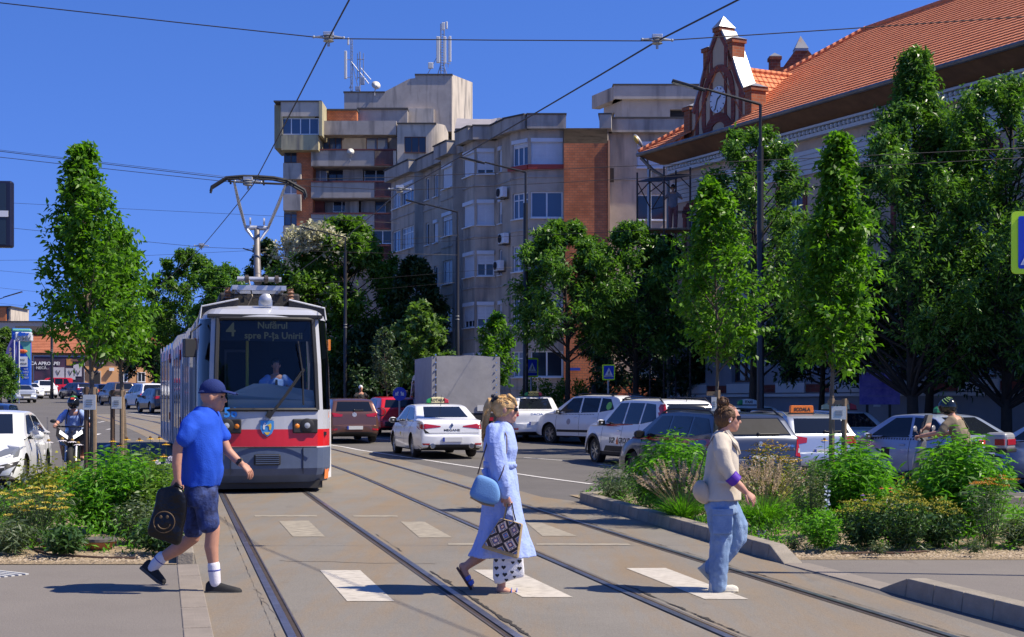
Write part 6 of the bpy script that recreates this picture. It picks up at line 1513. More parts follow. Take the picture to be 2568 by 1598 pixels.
for i,(lb,pts)in enumerate((('upper span wire of the pair passing over the pantograph',((-200,355,26),(617,453,26),(1010,444,26.4),(1500,420,26.4),(2700,365,26.4))),('lower span wire of the pair passing over the pantograph',((-200,372,27),(590,458,27),(1002,478,27.3),(1700,442,27.3),(2700,388,27.3))),('thin span wire just above the upper span wire at the left',((-200,352,26.2),(617,449,26.2))),('thin span wire meeting the tower at mid height',((-200,497,40),(690,542,40),(1000,560,40))),('span wire reaching the insulator left of the pantograph mast',((-200,548,39),(505,620,39),(690,627,39),(1147,640,39))),('span wire rising slightly to the right behind the lone left tree',((-200,654,52),(120,652,52),(640,628,52),(1147,590,52))),('low span wire behind the left tree below the middle of its crown',((-200,660,62),(140,692,62),(420,725,62),(706,717,62),(1318,668,62))),('lower thin wire above the far lamp post',((-200,700,75),(150,738,75),(420,757,75),(740,743,75),(1147,708,75))),('lowest thin wire near the top of the far lamp post',((-200,740,90),(150,776,90),(430,800,90),(700,790,90))),('wire passing from the second to the first lamp across the brick pier',((1004,614,48),(1318,590,48),(1400,588,48),(1907,560,40))),)):
 wire(lb,[at(*p)for p in pts],(.0065,.006,.004,.005,.006,.006,.007,.007,.007,.007)[i])
def insulator(label,px,py,d,s=1.,rz=0):
 p=at(px,py,d);t=thing('wire_insulator',label,'insulator',p,rz,'insulators on the span wires')
 MB().box((-.0,0,.03*s),(.11*s,.06*s,.045*s)).box((0,0,-.02*s),(.07*s,.05*s,.03*s)).build('bracket',M_alu,t,bevel=.006)
 MB().lathe([(.035*s,-.055*s),(.06*s,-.045*s),(.04*s,-.03*s),(.065*s,-.015*s),(.04*s,0),(.06*s,.012*s),(.03*s,.025*s)],16).build('bell',M_gpole,t,smooth=True)
 MB().tube([(-.17*s,0,.0),(-.06*s,0,.0)],[.008*s,.018*s],8).tube([(.06*s,0,.0),(.17*s,0,-.01*s)],[.018*s,.008*s],8).ball((-.16*s,0,.0),.016*s).ball((.16*s,0,-.01*s),.016*s).build('strain_rod',M_gpole,t)
 MB().tube([(0,0,-.05*s),(0,0,-.10*s)],.014*s,8).build('wire_clamp',M_gpole,t)
insulator('insulator on the nearest span wire above the tower roof',824,93,15.2)
insulator('insulator on the nearest span wire left of the clock gable',1648,99,15.2)
insulator('insulator directly above the pantograph head',622,455,26,1.5)
insulator('insulator on the second contact wire before the shaded apartment bays',1002,474,27.3,1.3)
insulator('small insulator on the sky left of the pantograph mast',505,616,39,1.2)
def skin(name,c):return mat(name,c,.55,spec=.35,var=.08,scale=14)
M_skin=skin('light skin',(.52,.27,.19));M_skin2=skin('tanned skin',(.47,.235,.155));M_lip=mat('lips',(.42,.13,.11),.5);M_eye=mat('dark eye',(.02,.015,.012),.2)
def limb(mb,pts,rad,n=14,m=0,side=(0,1,0)):
 """tapered closed tube; radii (thickness in the profile plane, width across it), rounded ends"""
 P=[Vector(p)for p in pts];rs=[r if isinstance(r,(tuple,list))else(r,r)for r in rad];k=len(P);rings=[]
 def ring(p,t,ra,rb):
  b_=Vector(side)-t*Vector(side).dot(t)
  b_=b_.normalized()if b_.length>1e-3 else t.orthogonal().normalized();a=t.cross(b_)
  return[p+a*ra*math.cos(2*PI*j/n)+b_*rb*math.sin(2*PI*j/n)for j in range(n)]
 T=[(P[min(i+1,k-1)]-P[max(i-1,0)]).normalized()for i in range(k)]
 for f in(.95,.75,.4):e=math.sqrt(1-f*f);rings.append(ring(P[0]-T[0]*min(rs[0])*f,T[0],rs[0][0]*e,rs[0][1]*e))
 for i in range(k):rings.append(ring(P[i],T[i],*rs[i]))
 for f in(.4,.75,.95):e=math.sqrt(1-f*f);rings.append(ring(P[-1]+T[-1]*min(rs[-1])*f,T[-1],rs[-1][0]*e,rs[-1][1]*e))
 mb.loft(rings,m);return mb
def solid(mb,name,m,par,vox=.008,it=4,extra=None):
 """fuses the shapes of mb into one continuous surface"""
 o=mb.build(name,m,par,fix=True)
 r=o.modifiers.new('fuse','REMESH');r.mode='VOXEL';r.voxel_size=vox;r.use_smooth_shade=True
 s=o.modifiers.new('soften','SMOOTH');s.factor=.5;s.iterations=it
 applied(o)
 if extra:
  bm=bmesh.new();bm.from_mesh(o.data);tmp=extra.mesh('tmp',m);bm.from_mesh(tmp);bm.to_mesh(o.data);bm.free();bpy.data.meshes.remove(tmp)
 o.data.polygons.foreach_set('use_smooth',[True]*len(o.data.polygons))
 return o
def wrinkle(o,amp,sc,axis=(1,1,1),seed=0):
 me=o.data;n=len(me.vertices);co=np.empty(n*3,np.float32);me.vertices.foreach_get('co',co);no=np.empty(n*3,np.float32);me.vertices.foreach_get('normal',no);co=co.reshape(-1,3);no=no.reshape(-1,3)
 for i in range(n):
  v=Vector((co[i][0]*axis[0],co[i][1]*axis[1],co[i][2]*axis[2]))*sc+Vector((seed,seed*2,0));f=noise.noise(v);f=(abs(f)**.8)*(1 if f>0 else-1);co[i]+=no[i]*(f*amp)
 me.vertices.foreach_set('co',co.ravel());me.update()
def hand(palm,fing,wrist,d,back,thumb_side,curl=.5,sc=1.,spread=0.):
 """d: finger direction, back: outward normal of the back of the hand, thumb_side: +1/-1 along d x back"""
 X=Vector(d).normalized();Z=Vector(back);Z=(Z-X*Z.dot(X)).normalized();Y=Z.cross(X)*thumb_side;w=Vector(wrist)
 Lc=lambda a,b_,c_:w+(X*a+Y*b_+Z*c_)*sc
 limb(palm,[Lc(0,0,0),Lc(.04,.002,.0),Lc(.085,0,0)],[(.019*sc,.026*sc),(.017*sc,.040*sc),(.014*sc,.041*sc)],12,side=Y)
 for y,L,k in((.030,.074,1),(.010,.082,1.05),(-.010,.076,1.1),(-.029,.060,1.2)):
  p=Vector((.078,y,0));a=0;pts=[Lc(*p)]
  for f in(.45,.32,.23):
   a+=curl*k*(1.0 if f!=.23 else.8);p=p+Vector((math.cos(a),spread*y*8,-math.sin(a)))*L*f;pts.append(Lc(*p))
  limb(fing,pts,[.0095*sc,.009*sc,.008*sc,.0068*sc],8)
 pts=[Lc(.022,.030,-.004),Lc(.052,.052,-.014),Lc(.076,.054,-.026),Lc(.094,.048,-.036)];limb(fing,pts,[.013*sc,.011*sc,.0095*sc,.0075*sc],8)
def head(mb,c,r=1.,fwd=(1,0,0),tilt=0.):
 """skull, jaw, nose, brow, ears; c centre of the head; profile along fwd"""
 X=Vector(fwd).normalized();Y=Vector((0,0,1)).cross(X);Z=Vector((0,0,1));Rm=Matrix((X,Y,Z)).transposed()@Matrix.Rotation(tilt,3,'Y');c=Vector(c)
 L=lambda a,b_,e:c+Rm@Vector((a,b_,e))*r
 mb.ball(c+Rm@Vector((-.012,0,.02))*r,(.098*r,.076*r,.100*r),0,20,Rm);mb.ball(L(.025,0,-.035),(.062*r,.058*r,.082*r),0,18,Rm)
 limb(mb,[L(.02,0,-.085),L(.066,0,-.092)],[.036*r,.024*r],12);mb.ball(L(.074,0,-.090),(.019*r,.024*r,.018*r),0,10,Rm)
 limb(mb,[L(.082,0,.018),L(.098,0,-.012),L(.106,0,-.026)],[.010*r,.012*r,.014*r],10);limb(mb,[L(.088,0,-.03),L(.098,0,-.028)],[.016*r,.014*r],10)
 limb(mb,[L(.072,-.035,.030),L(.086,0,.030),L(.072,.035,.030)],[.013*r,.014*r,.013*r],10,side=(0,0,1))
 limb(mb,[L(.086,-.013,-.058),L(.086,.013,-.058)],[.012*r,.012*r],10,side=(0,0,1));limb(mb,[L(.084,-.011,-.070),L(.084,.011,-.070)],[.012*r,.012*r],10,side=(0,0,1))
 for sd in(-1,1):mb.ball(L(-.008,sd*.078,-.008),(.022*r,.010*r,.034*r),0,10,Rm);mb.ball(L(.05,sd*.038,-.02),(.03*r,.022*r,.03*r),0,10,Rm)
 return L
def eyes(par,L):
 for sd in(-1,1):MB().ball(L(.079,sd*.032,.006),(.010,.013,.009),0,10).build('eye',M_eye,par,smooth='all')
 MB().ball(L(.094,0,-.064),(.006,.02,.004),0,8).build('mouth',M_lip,par,smooth='all')
def garment(rings,n=44,fold=0.,k=7,seed=1,flare=None):
 """rings: (x_back, x_front, half width, z) -> closed surface sliced horizontally"""
 out=[]
 for i,(xb,xf,hw,z)in enumerate(rings):
  r=[];f=fold*(i/max(1,len(rings)-1))**2
  for j in range(n):
   a=2*PI*j/n;e=2.4
   ca,sa=math.cos(a),math.sin(a);q=(abs(ca)**e+abs(sa)**e)**(-1/e);w=1+f*math.sin(k*a+seed)+f*.6*math.sin((k*2+1)*a+seed*2)
   r.append(Vector(((xb+xf)/2+(xf-xb)/2*ca*q*w,hw*sa*q*w,z)))
  out.append(r)
 return out
def shoe(par,nm,heel,toe,M1,M2,up=None,L=None,lift=0.,w=1.,low=False):
 h,t_=Vector(heel),Vector(toe);X=(t_-h);Ln=X.length;Y=Vector((0,1,0));F_=frame(h,X,Y);F_=Matrix(((*(X.normalized()),),(*Y,),(*X.normalized().cross(Y),))).transposed().to_4x4();F_.translation=h
 mb=MB();st=((0,.075,.026),(.06,.095,.034),(.22,.10 if not low else.075,.036),(.40,.085 if not low else.055,.038),(.6,.068 if not low else.05,.044),(.8,.055,.044),(.94,.045,.034),(1.0,.030,.016));rings=[]
 for x,hh,ww in st:
  rings.append([F_@Vector((x*Ln,ww*w*math.cos(a),.012+hh*max(0,math.sin(a))**.7*1.0))for a in[PI*i/8 for i in range(9)]]+[F_@Vector((x*Ln,-ww*w*.9,.012)),F_@Vector((x*Ln,ww*w*.9,.012))][0:0])
 mb.loft(rings,0);o=mb.build(nm,M1,par,smooth=50,fix=True)
 mb=MB();rings=[]
 for x,hh,ww in st:rings.append([F_@Vector((x*Ln*1.02-.004,s_*(ww+.004)*w,z))for s_,z in((-1,-.002+.012*(x>.9)),(1,-.002+.012*(x>.9)),(1,.024),(-1,.024))])
 mb.loft(rings,0);mb.build('sole',M2,o,bevel=.004,fix=True)
 return o
def cloth(name,c,bump=.35,sc=60,var=.06,rough=.85,col2=None,cs=8):return mat(name,c,rough,spec=.2,var=var,scale=cs,bump=bump,bscale=sc,col2=col2)
class Fig:
 def __init__(s,label,px,d,z=0.,rz=0.,group=None,cat='person',name='person'):
  b_=at(px,0,d);s.d=d;s.base=Vector((b_.x,d,z));s.e=thing(name,label,cat,s.base,0,group);s.b=MB();s.f=MB()
 def J(s,px,py,y=0.):return at(px,py,s.d+y)-s.base
 def G(s,rows):
  return[(s.J(a,y).x,s.J(c_,y).x,w,s.J(a,y).z)for y,a,c_,w in rows]
m=Fig('man in a blue T-shirt, patterned shorts and a cap striding with a black bag',490,12.05,.008);J=m.J
B_=m.b
L=head(B_,J(535,996),1.02,tilt=R(4))
limb(B_,[J(509,1046),J(527,1018)],[(.068,.062),(.060,.058)]);limb(B_,[J(500,1060),J(505,1130),J(505,1220)],[(.11,.17),(.13,.18),(.12,.16)])
limb(B_,[J(485,1055,-.20),J(462,1090,-.24),J(446,1120,-.26),J(443,1165,-.26),J(445,1203,-.25)],[.055,.050,.044,.040,.029])
limb(B_,[J(538,1058,.2),J(556,1098,.22),J(572,1132,.22),J(592,1152,.21),J(607,1165,.21)],[.052,.046,.042,.036,.027])
limb(B_,[J(514,1250,-.09),J(525,1290,-.09),J(534,1325,-.09),J(530,1372,-.09),J(536,1420,-.09),J(538,1455,-.09)],[.09,.075,.060,.060,.042,.040])
limb(B_,[J(500,1250,.09),J(492,1310,.09),J(484,1348,.09),J(445,1376,.10),J(402,1402,.10),J(388,1414,.10)],[.09,.078,.060,.060,.042,.038])
hand(B_,m.f,J(445,1200,-.25),J(443,1250,-.25)-J(443,1200,-.25),(-.25,-1,0),-1,1.05,1.08);hand(B_,m.f,J(606,1163,.21),J(636,1192,.21)-J(606,1163,.21),(.5,-.5,.75),1,.38,1.05)
body=solid(B_,'body',M_skin2,m.e,.0075,3,m.f);eyes(m.e,L)
M_hairg=mat('grey stubble hair',(.22,.18,.16),.8)
sh=MB();sh.loft(garment(m.G([(1022,497,538,.075),(1030,488,545,.12),(1042,474,549,.185),(1062,463,552,.225),(1095,458,556,.232),(1133,457,559,.228),(1175,458,557,.222),(1200,458,552,.22),(1220,459,547,.22)])))
limb(sh,[J(490,1054,-.16),J(474,1075,-.235),J(460,1100,-.255)],[.080,.071,.066]);limb(sh,[J(533,1048,.17),J(548,1072,.22),J(560,1094,.225)],[.080,.072,.066])
o=solid(sh,'shirt',cloth('royal blue jersey',(.018,.080,.50),.25,90),m.e,.009,4);wrinkle(o,.018,7,(1,1,.6),3);wrinkle(o,.009,16,(1,1,.45),7)
sr=MB();sr.loft(garment(m.G([(1208,463,544,.20),(1250,464,543,.205),(1268,466,541,.19)])))
limb(sr,[J(514,1245,-.09),J(521,1285,-.09),J(525,1312,-.09)],[(.115,.105),(.094,.10),(.092,.10)]);limb(sr,[J(495,1245,.09),J(489,1295,.09),J(486,1326,.09)],[(.11,.105),(.09,.10),(.088,.10)])
o=solid(sr,'shorts',mat('navy leaf print',(.006,.011,.055),.8,scale=17,col2=(.035,.065,.22),detail=3,bump=.3,bscale=60),m.e,.009,3);wrinkle(o,.012,11,(1,1,.6),2)
M_cap=cloth('navy cap cotton',(.018,.032,.13),.3,120)
cp=MB();cp.ball(J(533,979),(.112,.090,.098),0,22);limb(cp,[J(505,985),J(515,983)],[(.02,.085),(.03,.088)])
cp.v=[v if v[2]>J(0,987).z else(v[0],v[1],J(0,987).z-.0)for v in cp.v];o=cp.build('cap',M_cap,m.e,smooth='all',fix=True)
br=MB();rows=[]
for i in range(8):
 t=i/7;rows.append([(J(560+33*t,0).x,y*.082*(1-.30*t*t),J(0,983+8*t).z+.012*(1-(y)**2))for y in[-1+2*j/8 for j in range(9)]])
br.sheet(rows);b2=br.build('cap_peak',M_cap,o,smooth='all');sd_=b2 .modifiers.new('thick','SOLIDIFY');sd_.thickness=.008
M_sock=cloth('white sock',(.66,.64,.68),.2,120);M_nav=mat('navy band',(.03,.05,.30),.8);M_black=mat('black knit shoe',(.012,.012,.013),.8,var=.3,scale=40);M_sole=mat('dark grey sole',(.05,.052,.055),.7)
for y,a,c_ in((-.09,(536,1418),(540,1462)),(.10,(406,1398),(382,1424))):
 p,q=J(*a,y),J(*c_,y);sk=MB();limb(sk,[p,p.lerp(q,.5),q],[.052,.050,.046],16);so_=sk.build('sock',M_sock,m.e,smooth='all');b3=MB();c0=p.lerp(q,.25);c1=p.lerp(q,.31);b3 .tube([c0,c1],.0535,16);b3 .build('sock_band',M_nav,so_)
shoe(m.e,'shoe',J(516,1489,-.09),J(606,1492,-.09),M_black,M_sole);shoe(m.e,'shoe',J(352,1425,.10),J(409,1470,.10),M_black,M_sole)
w_=MB();p,q=J(595,1153,.21),J(604,1161,.21);w_.tube([p.lerp(q,.3),p.lerp(q,.9)],.037,14);w_.box(p.lerp(q,.6)+Vector((.01,-.036,.012)),(.03,.012,.03));w_.build('wrist_watch',M_blk,m.e)
t=thing('carrier_bag','black plastic carrier bag with a smiley hanging from the hand of the man','bag',m.base+J(443,1240,-.26));b0=t.location-m.base
ol=[(425+(x_-425)*1.03,1296+(y_-1296)*1.03)for x_,y_ in[(436,1222),(400,1222),(393,1245),(382,1290),(364,1343),(390,1350),(418,1360),(449,1371),(455,1345),(463,1310),(467,1275),(468,1245),(455,1222)]]
mb=MB();ctr=J(425,1300,-.26)-b0;rings=[]
for k in range(9):
 ph=-PI/2+PI*k/8;f=max(.02,math.cos(ph))**.22;rings.append([ctr+((J(x,y,-.26)-b0)-ctr)*f+Vector((0,math.sin(ph)*.045,0))for x,y in ol])
mb.loft(rings);M_bag=mat('black plastic film',(.004,.004,.005),.30,spec=.35,bump=.9,bscale=14);o=mb.build('bag_body',M_bag,t,smooth='all',fix=True);ss=o.modifiers.new('s','SUBSURF');ss.levels=ss.render_levels=2;applied(o);wrinkle(o,.016,12,(1,1,.35),5)
o.data.polygons.foreach_set('use_smooth',[True]*len(o.data.polygons));bmt=bmesh.new();bmt.from_mesh(o.data);bvb=BVHTree.FromBMesh(bmt);bmt.free()
mb=MB();limb(mb,[J(432,1226,-.26)-b0,J(442,1214,-.265)-b0,J(456,1224,-.26)-b0],[(.012,.03),(.018,.022),(.012,.03)]);mb.build('bag_handle',M_bag,t,smooth='all')
def onbag(px,py):
 p=J(px,py,-.26)-b0;r=bvb.ray_cast(Vector((p.x,-2,p.z)),Vector((0,1,0)));return(r[0]if r[0]else p)+Vector((0,-.004,0))
mb=MB();c0=(414.7,1308.6)
mb.tube([onbag(c0[0]+26.5*math.cos(a),c0[1]+26.5*math.sin(a))for a in[2*PI*i/30 for i in range(31)]],.0045,6);mb.tube([onbag(c0[0]+16*math.cos(a),c0[1]+2+15*math.sin(a))for a in[R(15+150*i/12)for i in range(13)]],.005,6)
for dx in(-8,8):mb.ball(onbag(c0[0]+dx,c0[1]-13),(.013,.004,.015),0,10)
mb.build('smiley_print',mat('bronze print',(.115,.070,.030),.6),t)
w=Fig('blonde woman with a ponytail in a pale blue dress carrying bags over the crossing',1255,12.05,.008);J=w.J;B_=w.b
L=head(B_,J(1268,1027),.98,tilt=R(2))
limb(B_,[J(1252,1072),J(1262,1045)],[(.052,.050),(.048,.046)]);limb(B_,[J(1252,1085),J(1252,1160),J(1252,1240)],[(.072,.115),(.09,.115),(.12,.14)])
limb(B_,[J(1242,1085,-.17),J(1250,1165,-.21),J(1262,1225,-.22),J(1268,1243,-.22)],[.038,.038,.034,.026]);limb(B_,[J(1255,1085,.17),J(1262,1165,.20),J(1280,1215,.18),J(1290,1240,.17)],[.05,.042,.034,.026])
limb(B_,[J(1256,1260,-.07),J(1262,1370,-.07),J(1258,1420,-.07),J(1258,1462,-.07),J(1256,1478,-.07)],[.09,.058,.055,.036,.034])
limb(B_,[J(1248,1260,.08),J(1238,1360,.08),J(1208,1392,.09),J(1180,1412,.09),J(1167,1422,.09)],[.09,.060,.054,.040,.034])
limb(B_,[J(1252,1478,-.07),J(1268,1482,-.07),J(1300,1489,-.07),J(1312,1490,-.07)],[(.030,.034),(.030,.036),(.017,.042),(.012,.036)]);limb(B_,[J(1160,1420,.09),J(1168,1440,.09),J(1180,1464,.09),J(1185,1471,.09)],[(.032,.034),(.030,.036),(.017,.042),(.012,.036)])
hand(B_,w.f,J(1268,1241,-.22),J(1276,1275,-.22)-J(1268,1241,-.22),(-.2,-1,0),-1,.75,.95);hand(B_,w.f,J(1290,1240,.17),J(1300,1270,.17)-J(1290,1240,.17),(.3,1,0),1,.6,.95)
for y,c_ in((-.07,(1314,1491)),(.09,(1186,1473))):
 for k in range(5):w.f.ball(J(*c_,y+(k-2)*.016),(.013,.008,.008),0,8)
body=solid(B_,'body',M_skin,w.e,.0075,3,w.f);eyes(w.e,L)
M_dress=cloth('pale blue crinkled cotton',(.33,.42,.74),.45,45,var=.05,cs=12)
dr=MB();rg_=garment(w.G([(1060,1243,1276,.075),(1068,1231,1282,.12),(1080,1221,1287,.17),(1100,1215,1292,.19),(1126,1212,1298,.185),(1148,1213,1293,.165),(1163,1215,1290,.155),(1172,1214,1291,.158)]));dr.loft(rg_)
dr.loft(garment(w.G([(1166,1214,1291,.158),(1200,1211,1297,.185),(1240,1210,1302,.20),(1285,1208,1311,.212),(1325,1202,1322,.222),(1360,1193,1333,.228),(1395,1178,1342,.232)]),fold=.05,k=6,seed=2))
limb(dr,[J(1242,1082,-.13),J(1243,1115,-.205),J(1251,1170,-.225),J(1262,1220,-.225),J(1266,1238,-.22)],[.078,.078,.074,.068,.046]);limb(dr,[J(1252,1082,.13),J(1254,1115,.20),J(1262,1170,.215),J(1284,1222,.19)],[.075,.074,.066,.05])
limb(dr,[J(1246,1062,-.05),J(1272,1066,-.03),J(1280,1076,0)],[.02,.02,.015])
o=solid(dr,'dress',M_dress,w.e,.009,2);wrinkle(o,.010,12,(1,1,.22),4);wrinkle(o,.005,26,(1,1,.4),9)
bl=MB();bl.loft(garment(w.G([(1157,1212,1293,.163),(1174,1212,1293,.166)])));limb(bl,[J(1284,1165,-.08),J(1291,1168,-.04)],[.025,.02]);limb(bl,[J(1216,1180,-.12),J(1222,1200,-.14)],[(.03,.02),(.02,.02)]);bl.build('belt',M_dress,w.e,smooth='all',fix=True)
M_hair=mat('blonde hair',(.50,.28,.085),.45,spec=.4,scale=26,col2=(.66,.43,.19),detail=4,bump=.5,bscale=70)
def hair_strands(par,m,starts,n=60,r=.0026,seed=1):
 rr=random.Random(seed);mb=MB()
 for p in starts:
  mb.tube(p,[r,r*1.1,r*.9,r*.4],4)
 mb.build('hair_strands',m,par,smooth='all')
hr=MB();c=J(1263,1020);hr.ball(c,(.106,.084,.100),0,22);hr.ball(J(1256,1022),(.076,.078,.094),0,18);limb(hr,[J(1276,993),J(1290,1002),J(1297,1017)],[(.020,.06),(.014,.055),(.005,.045)]);limb(hr,[J(1262,1018,-.075),J(1258,1045,-.072)],[(.022,.012),(.010,.008)])
limb(hr,[J(1240,1001),J(1229,1003),J(1221,1025),J(1217,1060),J(1213,1088),J(1211,1102)],[(.020,.022),(.028,.030),(.034,.036),(.030,.032),(.018,.022),(.005,.010)])
limb(hr,[J(1228,1006,-.02),J(1223,1040,-.02),J(1217,1080,-.02),J(1215,1092,-.02)],[.020,.024,.016,.006])
rr=random.Random(4);st=[]
for k in range(70):
 a=rr.uniform(-1,1);y=a*.045;x0=rr.uniform(-8,6);e=rr.uniform(-5,5)
 st.append([J(1233+x0*.4,1002+rr.uniform(-3,3),y*.6),J(1223+x0,1035,y),J(1217+x0*.9+e*.3,1070,y*.9),J(1211+e,1094+rr.uniform(-10,12),y*.7)])
for k in range(60):
 a=R(rr.uniform(20,165));y=rr.uniform(-.08,.08);f=math.sqrt(max(.05,1-(y/.09)**2));st.append([c+Vector((.107*math.cos(q)*f,y,.101*math.sin(q)*f))for q in(a,a+.25,a+.5,a+.75)])
o=solid(hr,'hair',M_hair,w.e,.008,2);wrinkle(o,.005,30,(1,1,.25),2);hair_strands(o,M_hair,st)
tie=MB();tie.lathe([(.028,-.012),(.042,0),(.028,.012)],12,M=Matrix.Translation(J(1241,1001))@Matrix.Rotation(R(80),4,'Y'));
for k in range(8):tie.ball(J(1241,1001)+Vector((rr.uniform(-.02,.02),rr.uniform(-.05,.02),rr.uniform(-.03,.03))),.016,0,8)
tie.build('hair_tie',mat('black scrunchie',(.012,.012,.02),.7),w.e)
gl=MB();gl.box(J(1291,1027,-.035),(.035,.012,.028));gl.box(J(1297,1027),(.014,.11,.030));gl.box(J(1278,1025,-.078),(.075,.006,.008));gl.box(J(1278,1025,.078),(.075,.006,.008));gl.build('sunglasses',mat('dark sunglasses',(.01,.012,.02),.15),w.e,bevel=.004)
M_sand=mat('blue sandal leather',(.10,.17,.62),.5);M_sandsole=mat('brown sandal sole',(.12,.055,.04),.7)
for y,hx,tx_,st_ in((-.07,(1246,1491),(1318,1494),((1283,1480),(1296,1484))),(.09,(1148,1422),(1184,1477),((1172,1451),(1179,1463)))):
 a,b_=J(*hx,y),J(*tx_,y);X=(b_-a).normalized();up_=X.cross(Vector((0,1,0)));up_=up_ if up_.z>-.5 else-up_;mb=MB();rings=[]
 for x,ww in((0,.025),(.1,.036),(.35,.036),(.7,.046),(.92,.040),(1,.018)):p=a.lerp(b_,x);rings.append([p+Vector((0,-ww,0)),p+Vector((0,ww,0)),p+Vector((0,ww,0))-up_*.016,p+Vector((0,-ww,0))-up_*.016])
 mb.loft(rings);so_=mb.build('sandal',M_sandsole,w.e,fix=True)
 mb=MB()
 for q in st_:
  p=a+X*((J(*q,y)-a).dot(X));pts=[p+Vector((0,-.046,0))+up_*.004,p+Vector((0,-.040,0))+up_*.030,p+up_*.046,p+Vector((0,.040,0))+up_*.030,p+Vector((0,.046,0))+up_*.004];mb.tube(pts,[(.004,.020)]*5,8)
 mb.build('sandal_strap',M_sand,so_,smooth='all')
def softbag(t,outline,JJ,y,b0,thick,m,nm='bag_body',sub=2,pw=.35):
 mb=MB();P=[JJ(px,py,y)-b0 for px,py in outline];c=sum(P,Vector())/len(P);rings=[]
 for k in range(7):
  ph=-PI/2+PI*k/6;f=max(.03,math.cos(ph))**pw;rings.append([c+(p-c)*f+Vector((0,math.sin(ph)*thick,0))for p in P])
 mb.loft(rings);o=mb.build(nm,m,t,smooth='all',fix=True);s_=o.modifiers.new('s','SUBSURF');s_.levels=s_.render_levels=sub;applied(o);o.data.polygons.foreach_set('use_smooth',[True]*len(o.data.polygons));return o
t=thing('shoulder_bag','small light blue felt shoulder bag on the hip of the woman in the dress','bag',w.base+J(1216,1230,-.30));b0=t.location-w.base
o=softbag(t,[(1197,1188),(1215,1193),(1245,1205),(1252,1222),(1257,1244),(1250,1262),(1238,1268),(1212,1262),(1186,1251),(1176,1242),(1178,1232),(1187,1210)],J,-.30,b0,.05,cloth('light blue felt',(.15,.30,.56),.3,120),pw=.25)
mb=MB();mb.tube([J(x,y,yy)-b0 for x,y,yy in((1198,1190,-.29),(1207,1160,-.27),(1222,1110,-.215),(1232,1080,-.15),(1241,1068,-.08))],.006,6);mb.tube([J(x,y,yy)-b0 for x,y,yy in((1245,1066,-.09),(1262,1076,-.13),(1271,1095,-.19),(1271,1130,-.215),(1262,1180,-.30),(1250,1206,-.30))],.005,6);mb.build('bag_strap',mat('brown leather strap',(.12,.07,.05),.6),t,smooth='all')
mb=MB();mb.tube([J(x,y,-.30)-b0 for x,y in((1180,1246),(1212,1264),(1240,1269))],(.012),6);mb.build('bag_base',mat('tan leather',(.30,.20,.12),.6),t)
t=thing('tote_bag','tote bag with a woven diamond pattern and jute edges in the hand','bag',w.base+J(1258,1350,-.30));b0=t.location-w.base
Q=[J(x,y,-.33)-b0 for x,y in((1254.6,1299),(1309,1314),(1298,1402),(1206,1374))];bil=lambda u,v:(Q[0]*(1-u)+Q[1]*u)*(1-v)+(Q[3]*(1-u)+Q[2]*u)*v
M_jute=mat('jute cloth',(.40,.29,.15),.9,var=.12,scale=30,bump=.4,bscale=150)
mb=MB();back=[p+Vector((.012,.13,-.01))for p in Q]
Qb=Q[:2]+[J(1303,1404,-.33)-b0,J(1204,1379,-.33)-b0]
low=[J(1204,1379,-.33)-b0,J(1302,1405,-.33)-b0]
mb.add([*Q,*back],[(0,3,2,1),(4,5,6,7),(0,1,5,4),(1,2,6,5),(2,3,7,6),(3,0,4,7)]);o=mb.build('bag_body',M_jute,t,bevel=.012,fix=True)
TC=[(.03,.022,.03),(.42,.33,.32),(.05,.13,.30),(.34,.09,.11),(.62,.50,.42),(.015,.012,.018)]
TM=[mat('weave %s'%n,c_,.9)for n,c_ in zip(('black','beige','blue','red','cream','ink'),TC)]
mb=MB();N=34
for i in range(N):
 for j in range(N):
  u0,u1,v0,v1=i/N,(i+1)/N,j/N,(j+1)/N;u,v=(u0+u1)/2,(v0+v1)/2
  uu,vv=(u*2.0)%1,(v*2.0+.5*(int(u*2)%2)*0)%1;dd=abs(uu-.5)+abs(vv-.5);dd2=abs(((uu+.5)%1)-.5)+abs(((vv+.5)%1)-.5)
  if dd<.06:c_=4
  elif dd<.14:c_=3
  elif dd<.24:c_=0 if(i+j)%2 else 2
  elif dd<.31:c_=1
  elif dd<.40:c_=5 if(i*2+j)%3 else 4
  elif dd<.46:c_=1
  elif dd2<.18:c_=2 if dd2>.08 else 3
  elif dd2<.30:c_=5 if(i+j)%2 else 1
  else:c_=5
  mb.add([bil(*q)+Vector((0,-.004,0))for q in((u0*.93+.03,v0*.88+.01),(u1*.93+.03,v0*.88+.01),(u1*.93+.03,v1*.88+.01),(u0*.93+.03,v1*.88+.01))],[(3,2,1,0)],c_)
mb.build('woven_pattern',TM,o)
mb=MB()
for x0,x1,yy in((1262,1271,-.33),(1293,1284,-.33),(1264,1274,-.22),(1292,1283,-.22)):mb.tube([J(x0,1305,yy)-b0,J((x0+x1)/2,1288,yy*.5-.125)-b0,J(x1,1262,-.235)-b0],[(.003,.012)]*3,6)
mb.build('bag_handle',mat('black webbing',(.03,.026,.024),.8),t)
t=thing('cloth_bag','white cloth bag with black hearts hanging behind the patterned tote','bag',w.base+J(1272,1420,-.17));b0=t.location-w.base
WH=[(1236,1340),(1308,1336),(1311,1394),(1317,1430),(1316,1453),(1297,1449),(1270,1459),(1235,1474),(1237,1430)]
o=softbag(t,WH,J,-.17,b0,.03,cloth('white canvas',(.70,.69,.70),.3,110),sub=1,pw=.2);wrinkle(o,.008,10,(1,1,.4),4)
bmt=bmesh.new();bmt.from_mesh(o.data);bvw=BVHTree.FromBMesh(bmt);bmt.free();mb=MB()
